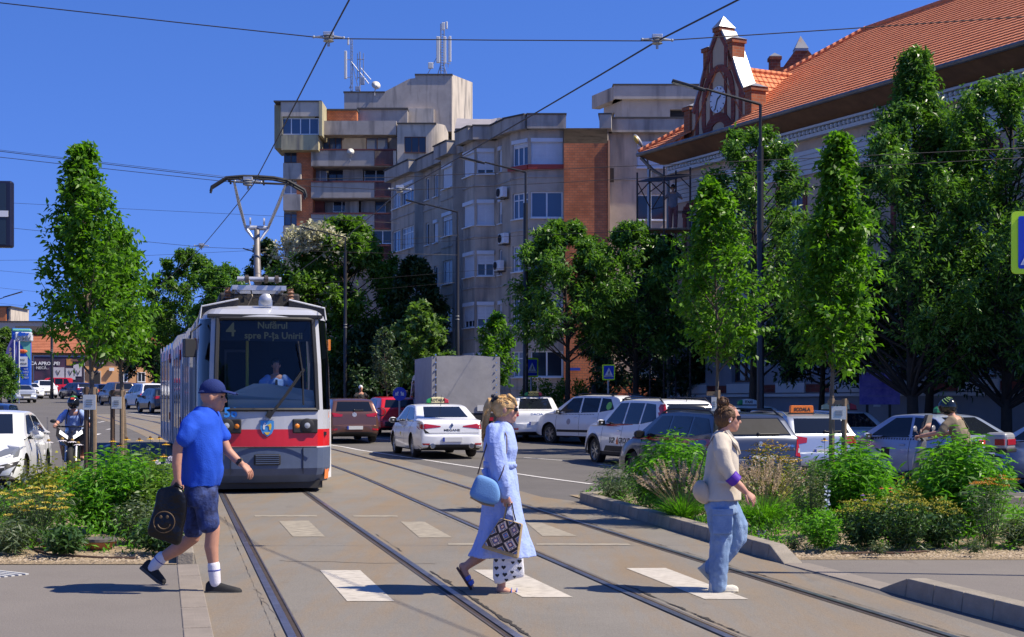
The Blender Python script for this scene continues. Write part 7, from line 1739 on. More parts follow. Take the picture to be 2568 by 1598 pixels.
for px,py,s_ in((1244,1405,.9),(1262,1404,.7),(1245,1424,1),(1263,1422,1),(1247,1442,.9),(1266,1440,1.05),(1250,1462,.9),(1270,1454,.8),(1286,1410,.8),(1303,1407,1),(1303,1425,1.05),(1284,1434,.8),(1310,1442,.85),(1290,1446,.7),(1286,1392,.8)):
 pts=[]
 for k in range(20):
  a=2*PI*k/20;pts.append((16*math.sin(a)**3*.36*s_,-(13*math.cos(a)-5*math.cos(2*a)-2*math.cos(3*a)-math.cos(4*a))*.36*s_))
 V=[]
 for dx,dy in pts:
  p=J(px+dx,py+dy,-.17)-b0;r=bvw.ray_cast(Vector((p.x,-2,p.z)),Vector((0,1,0)));V.append((r[0]+Vector((0,-.003,0)))if r[0]else None)
 if all(v is not None for v in V):mb.add(V,[tuple(range(20))])
mb.build('heart_print',M_blk,o)
mb=MB();mb.tube([J(1245,1345,-.17)-b0,J(1262,1300,-.20)-b0,J(1274,1262,-.235)-b0],[(.003,.011)]*3,6);mb.tube([J(1300,1342,-.17)-b0,J(1288,1300,-.20)-b0,J(1280,1262,-.235)-b0],[(.003,.011)]*3,6);mb.build('bag_handle',o.data.materials[0],t)
v=Fig('woman with a hair bun in a beige linen jacket and pale jeans',1812,12.05,.008);J=v.J;B_=v.b
L=head(B_,J(1828,1049),.96,fwd=(1,.12,0),tilt=R(6))
limb(B_,[J(1808,1098),J(1821,1068)],[(.050,.048),(.046,.044)]);limb(B_,[J(1812,1108),J(1810,1170),J(1808,1250)],[(.072,.115),(.09,.115),(.12,.14)])
limb(B_,[J(1808,1116,-.14),J(1817,1165,-.20),J(1838,1203,-.21),J(1858,1222,-.21),J(1871,1235,-.21)],[.038,.038,.038,.034,.024]);limb(B_,[J(1812,1105,.17),J(1800,1170,.2),J(1790,1220,.2),J(1788,1250,.2)],[.05,.042,.034,.026])
limb(B_,[J(1808,1265,-.08),J(1811,1345,-.08),J(1804,1420,-.08),J(1800,1465,-.08)],[.085,.062,.056,.04]);limb(B_,[J(1822,1265,.08),J(1856,1332,.08),J(1820,1385,.08),J(1778,1418,.08)],[.085,.062,.052,.04])
limb(B_,[J(1790,1470,-.08),J(1812,1474,-.08),J(1838,1479,-.08)],[(.03,.034),(.03,.036),(.018,.036)]);limb(B_,[J(1768,1424,.08),J(1776,1444,.08)],[(.03,.034),(.02,.036)])
hand(B_,v.f,J(1870,1234,-.21),J(1898,1258,-.21)-J(1870,1234,-.21),(.35,-.75,.5),-1,.42,.95);hand(B_,v.f,J(1788,1248,.2),J(1788,1280,.2)-J(1788,1248,.2),(-.2,1,0),1,.5,.95)
body=solid(B_,'body',M_skin,v.e,.0075,3,v.f);eyes(v.e,L)
M_lin=cloth('beige linen',(.54,.48,.39),.16,90,var=.05,cs=14);jk=MB()
jk.loft(garment(v.G([(1082,1798,1829,.072),(1090,1788,1836,.12),(1103,1783,1840,.16),(1125,1777,1847,.175),(1155,1772,1851,.172),(1190,1768,1853,.162),(1222,1761,1856,.172),(1254,1754,1858,.19)]),fold=.02,k=5))
limb(jk,[J(1806,1106,-.11),J(1809,1132,-.185),J(1819,1168,-.20),J(1834,1196,-.205),J(1841,1203,-.21)],[.072,.068,.062,.055,.052]);limb(jk,[J(1810,1100,.12),J(1806,1130,.20),J(1798,1180,.215),J(1789,1225,.205)],[.08,.074,.066,.055])
o=solid(jk,'jacket',M_lin,v.e,.009,2);wrinkle(o,.007,8,(1,1,.5),6);wrinkle(o,.0025,24,(1,1,.6),3)
for sd in(-1,1):
 lp=MB();lp.add([J(1818,1082,sd*.08),J(1826,1080,sd*.075),J(1848,1112,sd*.10),J(1855,1140,sd*.09),J(1846,1120,sd*.155),J(1842,1116,sd*.165),J(1838,1112,sd*.15)],[(0,1,2,6),(2,3,4,5,6)])
 q=lp.build('lapel',M_lin,o);z_=q.modifiers.new('thick','SOLIDIFY');z_.thickness=.012
pk=MB();pk.add([J(1798,1206,-.212),J(1828,1208,-.212),J(1828,1214,-.215),J(1798,1212,-.215)],[(0,1,2,3)]);q=pk.build('pocket_flap',M_lin,o);z_=q.modifiers.new('thick','SOLIDIFY');z_.thickness=.01
cf=MB();p0,p1=J(1831,1193,-.216),J(1848,1209,-.212);cf.tube([p0,p0 .lerp(p1,.08),p0 .lerp(p1,.92),p1],[.052,.062,.058,.050],18);cf.build('cuff',mat('violet lining',(.085,.012,.34),.5),v.e,smooth=40)
M_jean=mat('pale denim',(.13,.21,.36),.85,scale=5,col2=(.27,.37,.53),detail=5,bump=.35,bscale=110,spec=.2)
jn=MB();jn.loft(garment(v.G([(1244,1768,1845,.17),(1270,1768,1846,.178),(1286,1772,1848,.17)])))
limb(jn,[J(1803,1270,-.08),J(1809,1345,-.085),J(1803,1420,-.085),J(1802,1471,-.085)],[(.118,.10),(.094,.095),(.080,.088),(.075,.085)]);limb(jn,[J(1822,1268,.08),J(1850,1322,.08),J(1848,1350,.08),J(1818,1388,.08),J(1784,1422,.08)],[(.105,.10),(.092,.095),(.086,.092),(.075,.085),(.07,.08)])
o=solid(jn,'jeans',M_jean,v.e,.009,3);wrinkle(o,.010,12,(1,1,.6),8);wrinkle(o,.005,28,(1,1,.8),2)
pk=MB();pk.box(J(1811,1310,-.185),(.165,.022,.20));q=pk.build('cargo_pocket',M_jean,o,bevel=.008);pk=MB();pk.box(J(1812,1284,-.192),(.175,.024,.055));pk.build('pocket_flap',M_jean,q,bevel=.006)
M_bh=mat('brown hair',(.055,.026,.012),.5,spec=.3,scale=24,col2=(.14,.072,.030),detail=4,bump=.5,bscale=70)
hr=MB();c=J(1822,1043);hr.ball(c,(.098,.084,.092),0,22);hr.ball(J(1814,1049),(.078,.080,.088),0,18);hr.ball(J(1812,1010),(.050,.050,.040),0,16);limb(hr,[J(1812,1064),J(1806,1076)],[(.04,.055),(.02,.03)])
st=[];rr=random.Random(8)
for k in range(26):
 a=rr.uniform(0,6.28);cc=J(1812,1010);r_=rr.uniform(.040,.056);st.append([cc+Vector((r_*math.cos(a+q),rr.uniform(-.03,.03)-.02,.040*math.sin(a+q)+rr.uniform(-.008,.012)))for q in(0,.5,1,1.5)])
for k in range(70):
 a=R(rr.uniform(35,175));y=rr.uniform(-.08,.08);f=math.sqrt(max(.05,1-(y/.088)**2));st.append([c+Vector((.105*math.cos(q)*f,y,.104*math.sin(q)*f))for q in(a,a+.25,a+.5,a+.75)])
o=solid(hr,'hair',M_bh,v.e,.008,2);wrinkle(o,.006,28,(1,1,.4),5);hair_strands(o,M_bh,st,r=.003)
gl=MB();gl.box(J(1850,1048,-.03),(.03,.03,.036));gl.box(J(1854,1048,.01),(.012,.10,.036));gl.box(J(1837,1046,-.074),(.075,.006,.008));gl.build('sunglasses',mat('brown sunglasses',(.03,.018,.012),.15),v.e,bevel=.005);MB().ball(J(1831,1058,-.085),.008).build('earring',M_twhite,v.e)
M_ws=cloth('off white canvas shoe',(.58,.54,.46),.2,100);M_wso=mat('cream sole',(.55,.50,.38),.7)
shoe(v.e,'shoe',J(1778,1484,-.085),J(1851,1487,-.085),M_ws,M_wso,low=True);shoe(v.e,'shoe',J(1751,1427,.08),J(1783,1462,.08),M_ws,M_wso,low=True)
t=thing('handbag','beige leather handbag behind the hip of the woman in the jacket','bag',v.base+J(1756,1235,-.05));b0=t.location-v.base
softbag(t,[(1752,1200),(1768,1205),(1778,1225),(1782,1250),(1774,1268),(1755,1262),(1742,1250),(1736,1236),(1738,1218)],J,-.08,b0,.10,mat('beige leather',(.50,.40,.28),.55),pw=.4)
mb=MB();mb.tube([J(x,y,yy)-b0 for x,y,yy in((1752,1204,-.08),(1758,1170,-.12),(1772,1125,-.15),(1790,1094,-.13))],[(.004,.010)]*4,6);mb.build('bag_strap',mat('dark strap',(.06,.045,.035),.6),t)
M_mb=paint('black motorcycle plastic',(.012,.012,.016));M_mw=paint('white motorcycle fairing',(.62,.62,.68))
dm=30.5;b_=at(184,0,dm);base=Vector((b_.x,dm,gz(b_.x,dm)));t=thing('motorcycle','black and white motorcycle coming towards us with twin headlights','motorcycle',base,R(13))
for y in(-.72,.72):
 wl=MB();M=Matrix.Translation((0,y,.31))@Matrix.Rotation(R(90),4,'Y');wl.lathe([(.20,-.05),(.28,-.06),(.31,-.03),(.315,0),(.31,.03),(.28,.06),(.20,.05)],28,M=M);wh=wl.build('wheel',M_tyre,t,smooth=40);MB().lathe([(0,-.02),(.2,-.03),(.21,0),(.2,.03),(0,.02)],20,M=M).build('rim',M_rimd,wh)
mb=MB()
for x in(-.10,.10):mb.tube([(x,-.72,.33),(x,-.45,.95)],.026,8)
mb.build('fork',M_alu,t);mb=MB();limb(mb,[(0,-.55,.78),(0,-.1,.92),(0,.35,.82)],[(.14,.14),(.16,.17),(.1,.13)],side=(1,0,0));limb(mb,[(0,.3,.84),(0,.95,.92)],[(.06,.13),(.04,.07)],side=(1,0,0));mb.box((0,0,.5),(.34,.7,.4));mb.build('fairing',M_mb,t,smooth=50,fix=True)
mb=MB();
for sd in(-1,1):mb.add([(sd*.03,-.74,.80),(sd*.20,-.66,.98),(sd*.30,-.5,1.06),(sd*.33,-.35,.86),(sd*.22,-.5,.66),(sd*.10,-.64,.66)],[(0,1,2,3,4,5)])
mb.build('front_panel',M_mb,t);mb=MB()
for sd in(-1,1):mb.add([(sd*.05,-.755,.86),(sd*.22,-.67,.99),(sd*.24,-.665,.91),(sd*.06,-.755,.79)],[(0,1,2,3)])
mb.build('headlight',mat('motorcycle lamp',(.7,.72,.75),.2,emit=((1,.97,.9),1.0)),t)
mb=MB();mb.sheet([[(.15*u*(1-.3*f),-.60+.20*f+.06*u*u,.98+.36*f)for u in(-1,-.5,0,.5,1)]for f in(0,.35,.7,1)]);mb.build('screen',M_tg,t,smooth='all')
mb=MB();mb.tube([(-.36,-.35,1.06),(-.15,-.42,1.05),(.15,-.42,1.05),(.36,-.35,1.06)],.017,8);mb.build('handlebar',M_blk,t)
for sd in(-1,1):mb=MB();mb.tube([(sd*.22,-.45,1.05),(sd*.34,-.48,1.16)],.009,6);mb.ball((sd*.37,-.48,1.17),(.07,.02,.04),0,10);mb.build('wing_mirror',M_blk,t)
def rider(label,base,rz,shirt,helm,hname,facing=1):
 t=thing('person',label,'person',base,rz);B_=MB();f=MB()
 limb(B_,[(0,.28,.92),(0,.22,1.15),(0,.15,1.32)],[(.12,.16),(.12,.17),(.10,.16)],side=(1,0,0));limb(B_,[(0,.12,1.36),(0,.08,1.48)],[.055,.055]);B_.ball((0,.04,1.52),(.08,.1,.11),0,14)
 for sd in(-1,1):
  limb(B_,[(sd*.19,.14,1.32),(sd*.32,.02,1.14),(sd*.35,-.28,1.08)],[.055,.045,.03]);hand(B_,f,(sd*.35,-.28,1.08),(0,-1,-.05),(0,0,1),-sd,.9,1.0)
  limb(B_,[(sd*.10,.30,.90),(sd*.24,-.10,.82),(sd*.2,.15,.42),(sd*.2,.05,.36)],[.09,.075,.055,.04])
 solid(B_,'body',M_skin,t,.010,3,f)
 s_=MB();limb(s_,[(0,.30,.90),(0,.23,1.12),(0,.16,1.28),(0,.13,1.36)],[(.13,.18),(.145,.20),(.125,.19),(.07,.10)],side=(1,0,0))
 for sd in(-1,1):limb(s_,[(sd*.15,.15,1.33),(sd*.25,.09,1.24),(sd*.29,.05,1.17)],[.085,.075,.068])
 o=solid(s_,'shirt',shirt,t,.011,3);wrinkle(o,.010,10,(1,1,1),3)
 p_=MB()
 for sd in(-1,1):limb(p_,[(sd*.08,.30,.90),(sd*.22,-.05,.83),(sd*.23,-.10,.78)],[.11,.09,.085])
 solid(p_,'shorts',mat('dark shorts',(.02,.022,.03),.8),t,.012,3)
 h=MB();h.ball((0,.03,1.56),(.128,.155,.145),0,24);ho=h.build(hname,helm,t,smooth='all')
 vz=MB();rows=[[(.131*math.sin(a)*math.cos(e),.03-.158*math.cos(a)*math.cos(e),1.56+.148*math.sin(e))for a in[R(-62+124*i/10)for i in range(11)]]for e in(R(-12),R(0),R(12),R(24))];vz.sheet(rows);vz.build('visor',M_tblack,ho,smooth='all')
 return t
M_hel=mat('black green helmet',(.012,.014,.014),.15,scale=9,col2=(.012,.016,.014),coat=.5)
r1=rider('motorcyclist in a pale blue T-shirt with backpack straps and black helmet',base+Vector((.0,.0,0)),R(13),cloth('sky blue jersey',(.33,.44,.74),.3,80),M_hel,'helmet')
mb=MB()
for sd in(-1,1):mb.tube([(sd*.10,.12,1.42),(sd*.13,.0,1.30),(sd*.15,.06,1.10)],[(.008,.026)]*3,6)
mb.build('backpack_strap',M_blk,r1);mb=MB();mb.box((0,.40,1.18),(.28,.16,.40));mb.build('backpack',M_blk,r1,bevel=.05);mb=MB();mb.add([(.03,-.128,1.63),(-.045,-.126,1.63),(-.045,-.105,1.67),(.03,-.107,1.67)],[(0,1,2,3)]);mb.build('helmet_sticker',mat('red sticker',(.6,.05,.03),.5),r1)
mb=MB()
for k in range(5):mb.tube([(.129*math.sin(a)*math.cos(R(52+k*6))*1.01,.03-.157*math.cos(a)*math.cos(R(52+k*6)),1.56+.148*math.sin(R(52+k*6)))for a in[R(-70+140*i/8)for i in range(9)]],.006,5)
mb.build('helmet_stripes',mat('helmet green',(.03,.22,.06),.3),r1)
ds_=24.9;b_=at(2372,0,ds_);base=Vector((b_.x,ds_,gz(b_.x,ds_)+.07));rz=R(-118+180-8)
rz=R(-118)+PI
rz=R(-62)
t=thing('scooter','grey scooter with a silver and red top case behind the right shrub','scooter',base+Vector((0,0,-.06)),R(-128))
for y in(-.62,.62):
 M=Matrix.Translation((0,y,.25))@Matrix.Rotation(R(90),4,'Y');wh=MB().lathe([(.15,-.05),(.23,-.06),(.255,0),(.23,.06),(.15,.05)],24,M=M).build('wheel',M_tyre,t,smooth=40);MB().lathe([(0,-.02),(.15,-.03),(.15,.03),(0,.02)],16,M=M).build('rim',M_rim,wh)
mb=MB();limb(mb,[(0,.1,.62),(0,.5,.68),(0,.85,.70)],[(.15,.15),(.17,.17),(.08,.1)],side=(1,0,0));limb(mb,[(0,-.48,.4),(0,-.45,.7),(0,-.40,.98)],[(.07,.18),(.07,.2),(.06,.14)],side=(1,0,0));limb(mb,[(0,-.4,.32),(0,.3,.34)],[(.08,.18),(.1,.16)],side=(1,0,0));mb.build('fairing',paint('grey scooter paint',(.22,.23,.25),.4),t,smooth=50,fix=True)
mb=MB();mb.tube([(-.34,-.28,1.04),(0,-.38,1.0),(.34,-.28,1.04)],.018,8);mb.tube([(0,-.4,.95),(0,-.38,1.02)],.03,8);mb.build('handlebar',M_blk,t)
mb=MB();mb.sheet([[(.22*u*(1-.25*f*f),-.45+.12*f+.05*u*u,1.0+.42*f)for u in(-1,-.5,0,.5,1)]for f in(0,.35,.7,1)]);mb.build('screen',clear_glass('clear screen',(.85,.87,.9)),t,smooth='all')
for sd in(-1,1):mb=MB();mb.tube([(sd*.25,-.33,1.05),(sd*.36,-.36,1.18)],.009,6);mb.ball((sd*.39,-.36,1.2),(.07,.02,.05),0,10);mb.build('wing_mirror',M_zinc,t)
tc_=MB();tc_.box((0,.88,1.00),(.44,.36,.30));q=tc_.build('top_case',mat('silver case',(.33,.33,.34),.4,metal=.3),t,bevel=.07,seg=3);mb=MB();mb.box((.0,1.045,1.0),(.36,.05,.10));mb.box((.215,.95,1.0),(.03,.16,.10));mb.box((-.215,.95,1.0),(.03,.16,.10));mb.build('case_reflector',M_tail,q,bevel=.01);mb=MB();mb.box((0,.88,.87),(.46,.38,.07));mb.build('case_base',M_plastic,q,bevel=.02)
r2=rider('scooter rider seen from behind in a taupe T-shirt',base+Vector((0,0,-.06)),R(-128),cloth('taupe jersey',(.235,.185,.125),.3,80),M_hel,'helmet')
mb=MB();mb.tube([(-.14,.20,1.38),(-.03,.36,1.20),(.14,.36,.98),(.18,.26,.92)],[(.005,.022)]*4,6);mb.tube([(-.14,.20,1.38),(-.1,.05,1.32)],[(.005,.022)]*2,6);mb.build('shoulder_strap',M_blk,r2)
mb=MB();hc=Vector((0,.03,1.56))
for k in range(4):
 mb.tube([hc+Vector((.131*math.sin(a)*math.cos(e),-.158*math.cos(a)*math.cos(e),.148*math.sin(e)))for a,e in[(R(-100-k*12+i*7),R(15+k*14+i*5))for i in range(7)]],.008,5)
 mb.tube([hc+Vector((.131*math.sin(a)*math.cos(e),-.158*math.cos(a)*math.cos(e),.148*math.sin(e)))for a,e in[(R(100+k*12-i*7),R(15+k*14+i*5))for i in range(7)]],.008,5)
mb.build('helmet_stripes',mat('helmet lime',(.22,.36,.08),.3),r2)
t.scale=r2 .scale=(1.08,1.08,1.08)
def figure(label,base,rz,top,bottom,hairm,hat=None,arms='up'):
 t=thing('person',label,'person',base,rz);B_=MB();f=MB()
 head(B_,(0,0,1.62),1.,fwd=(0,-1,0));limb(B_,[(0,.02,1.42),(0,.0,1.54)],[.055,.052]);limb(B_,[(0,0,.95),(0,0,1.2),(0,.01,1.38)],[(.11,.15),(.11,.15),(.09,.15)],side=(1,0,0))
 for sd in(-1,1):
  if arms=='up':pts=[(sd*.18,0,1.38),(sd*.33,-.10,1.20),(sd*.30,-.34,1.30)];dv=(-.2*sd,-1,.3)
  elif arms=='wheel':pts=[(sd*.18,0,1.38),(sd*.26,-.05,1.12),(sd*.16,-.36,1.10)];dv=(-.4*sd,-1,0)
  else:pts=[(sd*.18,0,1.38),(sd*.24,.02,1.1),(sd*.24,-.06,.86)];dv=(0,-.2,-1)
  limb(B_,pts,[.052,.042,.028]);hand(B_,f,pts[-1],dv,(sd,0,.3),-1 if sd>0 else 1,.6)
  limb(B_,[(sd*.09,0,.92),(sd*.10,-.01,.50),(sd*.10,.02,.10)],[.085,.06,.045]);limb(B_,[(sd*.10,.05,.05),(sd*.10,-.16,.04)],[(.04,.04),(.025,.04)])
 solid(B_,'body',M_skin2,t,.011,3,f)
 s_=MB();limb(s_,[(0,0,.90),(0,0,1.15),(0,.01,1.34),(0,.01,1.42)],[(.13,.18),(.13,.18),(.115,.18),(.06,.09)],side=(1,0,0))
 for sd in(-1,1):limb(s_,[(sd*.15,0,1.37),(sd*.25,-.04,1.29)],[.08,.07])
 o=solid(s_,'shirt',top,t,.012,3);wrinkle(o,.012,9,(1,1,1),3)
 p_=MB();limb(p_,[(0,0,.85),(0,0,.97)],[(.12,.17),(.115,.165)],side=(1,0,0))
 for sd in(-1,1):limb(p_,[(sd*.09,0,.88),(sd*.10,-.01,.50),(sd*.10,.01,.14)],[.105,.08,.07])
 solid(p_,'trousers',bottom,t,.012,3)
 h=MB();h.ball((0,.018,1.66),(.088,.105,.10),0,16);h.build('hair',hairm,t,smooth='all')
 return t
figure('worker in a grey shirt and red trousers on the scaffold seen from behind',PLAT+Vector((at(1688,0,54.5).x-PLAT.x,.2,0)),R(170),cloth('grey work shirt',(.22,.20,.22),.3,50),mat('red check trousers',(.20,.05,.05),.8,scale=14,col2=(.30,.12,.10)),M_eye)
dr_=figure('tram driver in a pale blue shirt and dark tie seated behind the windscreen',(0,0,0),0,cloth('pale blue shirt',(.24,.38,.66),.2,60),mat('dark trousers',(.02,.02,.03),.8),M_eye,arms='wheel')
Mt=Matrix.Translation(Vector((TF.x,TF.y,gz(TF.x,TF.y)+.02)))@Matrix.Rotation(R(13.3),4,'Z')@Matrix.Translation((.22,1.05,.62));dr_.location=Mt.translation;dr_.rotation_euler=(0,0,R(13.3))
mb=MB();mb.add([(-.02,-.125,1.36),(.02,-.125,1.36),(.035,-.14,1.05),(0,-.142,1.0),(-.035,-.14,1.05)],[(0,1,2,3,4)]);mb.build('tie',M_blk,dr_)
p=at(905,0,58);figure('dim bystander in a white cap in the deep shade beneath the trees',(p.x,58,gz(p.x,58)+.1),R(20),mat('dark top',(.02,.02,.022),.8),mat('dark trousers',(.02,.02,.03),.8),M_twhite,arms='down')
G=np.random.default_rng(21)
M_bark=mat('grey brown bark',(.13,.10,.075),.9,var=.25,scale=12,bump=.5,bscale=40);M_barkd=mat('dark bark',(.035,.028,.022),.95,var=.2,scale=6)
def unit(v):return v/np.maximum(1e-9,np.linalg.norm(v,axis=-1,keepdims=True))
def leaves(P,Dr,ln,wd,fold=.25,roll=.8,droop=0.):
 """diamond shaped folded leaves at points P, pointing along Dr -> vertices, quads"""
 n=len(P);Dr=Dr.copy();Dr[:,2]-=droop*G.uniform(.3,1.2,n);Dr=unit(Dr)
 up=np.tile([0,0,1.],(n,1))+G.normal(0,roll,(n,3));S=unit(np.cross(Dr,up));N=np.cross(S,Dr);N*=np.sign(N[:,2:3]+1e-9)
 L=(ln*G.uniform(.65,1.25,n))[:,None];W=(wd*G.uniform(.75,1.2,n))[:,None]
 V=np.stack([P,P+Dr*L*.45+S*W/2+N*W*fold,P+Dr*L-N*L*.10,P+Dr*L*.45-S*W/2+N*W*fold],1).reshape(-1,3)
 return V,np.arange(n*4).reshape(-1,4)
def tree(label,px,d,ztop,zcrown,prof,m,name='tree',nb=80,tw=12,lv=10,leaf=(.10,.048),rise=.9,tr=.05,bark=None,group=None,lean=(0,0),twl=.42,droop=.25,z0=None,trunk_bend=.06,fill=.25,cat='tree',roll=.8):
 b_=at(px,0,d);zb=gz(b_.x,d)+.05 if z0 is None else z0;base=np.array([b_.x,d,zb]);t=thing(name,label,cat,base,0,group);H=ztop-zb;zc=zcrown-zb
 mb=MB();tp=[Vector((lean[0]*f+trunk_bend*math.sin(f*5+px),lean[1]*f+trunk_bend*math.cos(f*4+px),H*f))for f in[i/12 for i in range(13)]]
 mb.tube(tp[:12],[tr*(1-.88*i/11)for i in range(12)],10);Ps=[];Ds=[]
 R_=lambda f:interp(prof,f)
 for i in range(nb):
  f=(i+.5)/nb*1.0;f=f**.85;z=zc+(H-zc)*min(.985,f);rr=R_(f)*(G.uniform(.62,1.12)if nb>76 or tr>.055 else G.uniform(.40,1.32));a=i*2.39996+G.normal(0,.35)
  up=rise*G.uniform(.7,1.3)*(1.5 if f>.85 else 1);dr=unit(np.array([math.cos(a),math.sin(a),up]));ln=rr/max(.25,math.hypot(dr[0],dr[1]));ln=min(ln,(H-z)*1.1/max(.2,dr[2])+.15*H*.3)
  zs=max(zc*.9,z-ln*dr[2]*.75);k=min(11,int(zs/H*12));ff=zs/H*12-k;st=np.array(tp[k].lerp(tp[k+1],ff));side=unit(np.array([-dr[1],dr[0],.2]))*G.normal(0,.12)*ln
  q=np.linspace(0,1,7)[:,None];br=st+dr*ln*q+side*(q**2)+np.array([0,0,.10*ln])*q**2
  mb.tube([Vector(p)for p in br],[max(.004,tr*.34*(1-.8*j/6)*(1-.6*f))for j in range(7)],5,cap=False)
  tpos=G.uniform(fill,1,tw)**.8;idx=tpos*5.99;i0=idx.astype(int);fr=(idx-i0)[:,None];o=br[i0]*(1-fr)+br[i0+1]*fr
  td=unit(unit(br[i0+1]-br[i0])*.55+unit(G.normal(0,1,(tw,3)))*.75+np.array([0,0,.15]));tl=twl*G.uniform(.45,1.1,tw)*(1.15-.75*f)
  for s_ in range(lv):
   u=(s_+1)/lv;p=o+td*(tl*u)[:,None]+G.normal(0,.03*twl,(tw,3));dd=td*.5+unit(np.cross(td,G.normal(0,1,(tw,3))))*.85;Ps.append(p);Ds.append(dd)
 V,Q=leaves(np.concatenate(Ps),np.concatenate(Ds),leaf[0],leaf[1],droop=droop,roll=roll)
 mb.build('trunk',bark or M_bark,t,smooth='all');np_mesh('crown',V,Q,m,t);return t
LM=lambda nm,a,b_,**k:leaf_mat(nm,a,b_,**k)
m_horn=LM('hornbeam leaf',(.045,.125,.010),(.14,.30,.025),trans=.42);m_ash=LM('ash leaf',(.04,.11,.018),(.14,.27,.055),trans=.35,rough=.35);m_dark=LM('dark and shaded leaf',(.018,.045,.014),(.035,.075,.022),trans=.15)  # m_dark: deep shade of the shaded trees put into the leaf colour
m_mid=LM('robinia leaf',(.038,.095,.012),(.13,.25,.035),trans=.4);m_lite=LM('pale large leaf',(.06,.13,.025),(.15,.24,.07),trans=.35);m_grey=LM('grey green leaf',(.05,.09,.05),(.10,.15,.09),trans=.25);m_blos=LM('cream blossom',(.42,.42,.26),(.60,.58,.42),trans=.3,tcol=(1,1,.8))
PC=[(0,.30),(.12,.54),(.32,.58),(.55,.44),(.72,.27),(.86,.14),(1,.03)]
sc_=lambda p,k:[(a,b_*k)for a,b_ in p]
g_h='young street trees tied to stakes'
tree('left of the two young upright trees in the left bed with the tallest tip',220,19,4.95,2.15,sc_(PC,1.0),m_horn,'hornbeam',62,12,12,group=g_h,tr=.05,rise=1.2)
tree('right of the two young upright trees in the left bed',302,21.5,4.15,2.2,sc_(PC,.98),m_horn,'hornbeam',58,12,12,group=g_h,tr=.05,rise=1.1)
tree('slim young tree behind two stakes with a white board in the right bed',2096,18.5,5.0,2.05,sc_(PC,.80),m_horn,'hornbeam',64,13,12,group=g_h,tr=.042,rise=1.0)
tree('open young tree with bare forked lower branches left of the black street lamp',1790,20.5,4.7,2.15,[(0,.25),(.2,.62),(.45,.70),(.7,.42),(.9,.15),(1,.05)],m_horn,'hornbeam',60,10,10,group=g_h,tr=.04,rise=1.0)
BR=[(0,.55),(.15,.9),(.4,1.0),(.65,.86),(.85,.55),(1,.18)]
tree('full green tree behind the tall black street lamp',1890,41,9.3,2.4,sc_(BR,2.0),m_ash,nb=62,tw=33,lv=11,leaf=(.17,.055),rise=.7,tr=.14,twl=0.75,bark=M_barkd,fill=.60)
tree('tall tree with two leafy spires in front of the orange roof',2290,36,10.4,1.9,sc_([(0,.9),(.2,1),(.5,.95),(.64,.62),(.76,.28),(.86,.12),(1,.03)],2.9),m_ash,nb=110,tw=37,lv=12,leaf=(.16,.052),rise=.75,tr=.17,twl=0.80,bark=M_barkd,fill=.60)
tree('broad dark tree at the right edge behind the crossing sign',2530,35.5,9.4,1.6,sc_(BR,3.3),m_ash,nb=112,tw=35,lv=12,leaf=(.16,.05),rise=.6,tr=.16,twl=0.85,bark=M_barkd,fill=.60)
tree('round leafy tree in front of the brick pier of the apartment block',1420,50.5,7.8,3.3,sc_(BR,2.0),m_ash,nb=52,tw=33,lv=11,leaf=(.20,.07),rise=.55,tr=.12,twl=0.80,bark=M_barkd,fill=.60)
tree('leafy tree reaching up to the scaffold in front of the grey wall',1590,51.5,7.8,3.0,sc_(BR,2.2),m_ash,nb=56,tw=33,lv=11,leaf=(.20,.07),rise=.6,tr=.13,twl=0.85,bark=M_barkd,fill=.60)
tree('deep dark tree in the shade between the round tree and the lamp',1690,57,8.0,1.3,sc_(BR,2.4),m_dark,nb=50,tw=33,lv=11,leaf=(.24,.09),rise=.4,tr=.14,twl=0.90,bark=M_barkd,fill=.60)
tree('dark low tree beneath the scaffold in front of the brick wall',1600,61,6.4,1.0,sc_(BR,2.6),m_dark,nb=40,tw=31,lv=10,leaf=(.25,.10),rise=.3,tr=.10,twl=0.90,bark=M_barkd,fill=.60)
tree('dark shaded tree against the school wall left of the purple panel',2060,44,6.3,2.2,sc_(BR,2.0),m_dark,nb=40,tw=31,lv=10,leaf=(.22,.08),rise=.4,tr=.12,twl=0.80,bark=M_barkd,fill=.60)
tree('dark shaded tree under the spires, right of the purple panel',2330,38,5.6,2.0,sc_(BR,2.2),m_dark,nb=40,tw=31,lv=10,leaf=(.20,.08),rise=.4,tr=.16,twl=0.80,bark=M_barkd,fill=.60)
t=tree('large bright green tree with cream blossom on its crown right of the tram',865,82,11.9,1.8,sc_(BR,4.1),m_mid,nb=84,tw=42,lv=12,leaf=(.30,.13),rise=.55,tr=.25,twl=1.30,bark=M_barkd,fill=.60)
n=2600;a=G.uniform(0,6.28,n);e=np.abs(G.normal(0,.45,n));Pb=np.stack([-1.5+2.2*np.cos(a)*np.sin(e+.15)*1.1,-1.6-1.2*np.abs(np.sin(a)),8.3+1.7*np.cos(e)-.2*np.abs(np.cos(a))],1)+G.normal(0,.28,(n,3));V,Q=leaves(Pb,G.normal(0,1,(n,3)),.26,.17);np_mesh('blossom',V,Q,m_blos,t)
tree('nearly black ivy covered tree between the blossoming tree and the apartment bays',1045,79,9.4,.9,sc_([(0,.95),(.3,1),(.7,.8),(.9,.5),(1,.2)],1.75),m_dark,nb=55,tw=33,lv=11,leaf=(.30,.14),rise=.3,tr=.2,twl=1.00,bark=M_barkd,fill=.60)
tree('dark tree in the shade left of the ivy covered tree above the red car',925,78,5.6,.8,sc_(BR,2.2),m_dark,nb=45,tw=31,lv=10,leaf=(.30,.14),rise=.3,tr=.15,twl=1.00,bark=M_barkd,fill=.60)
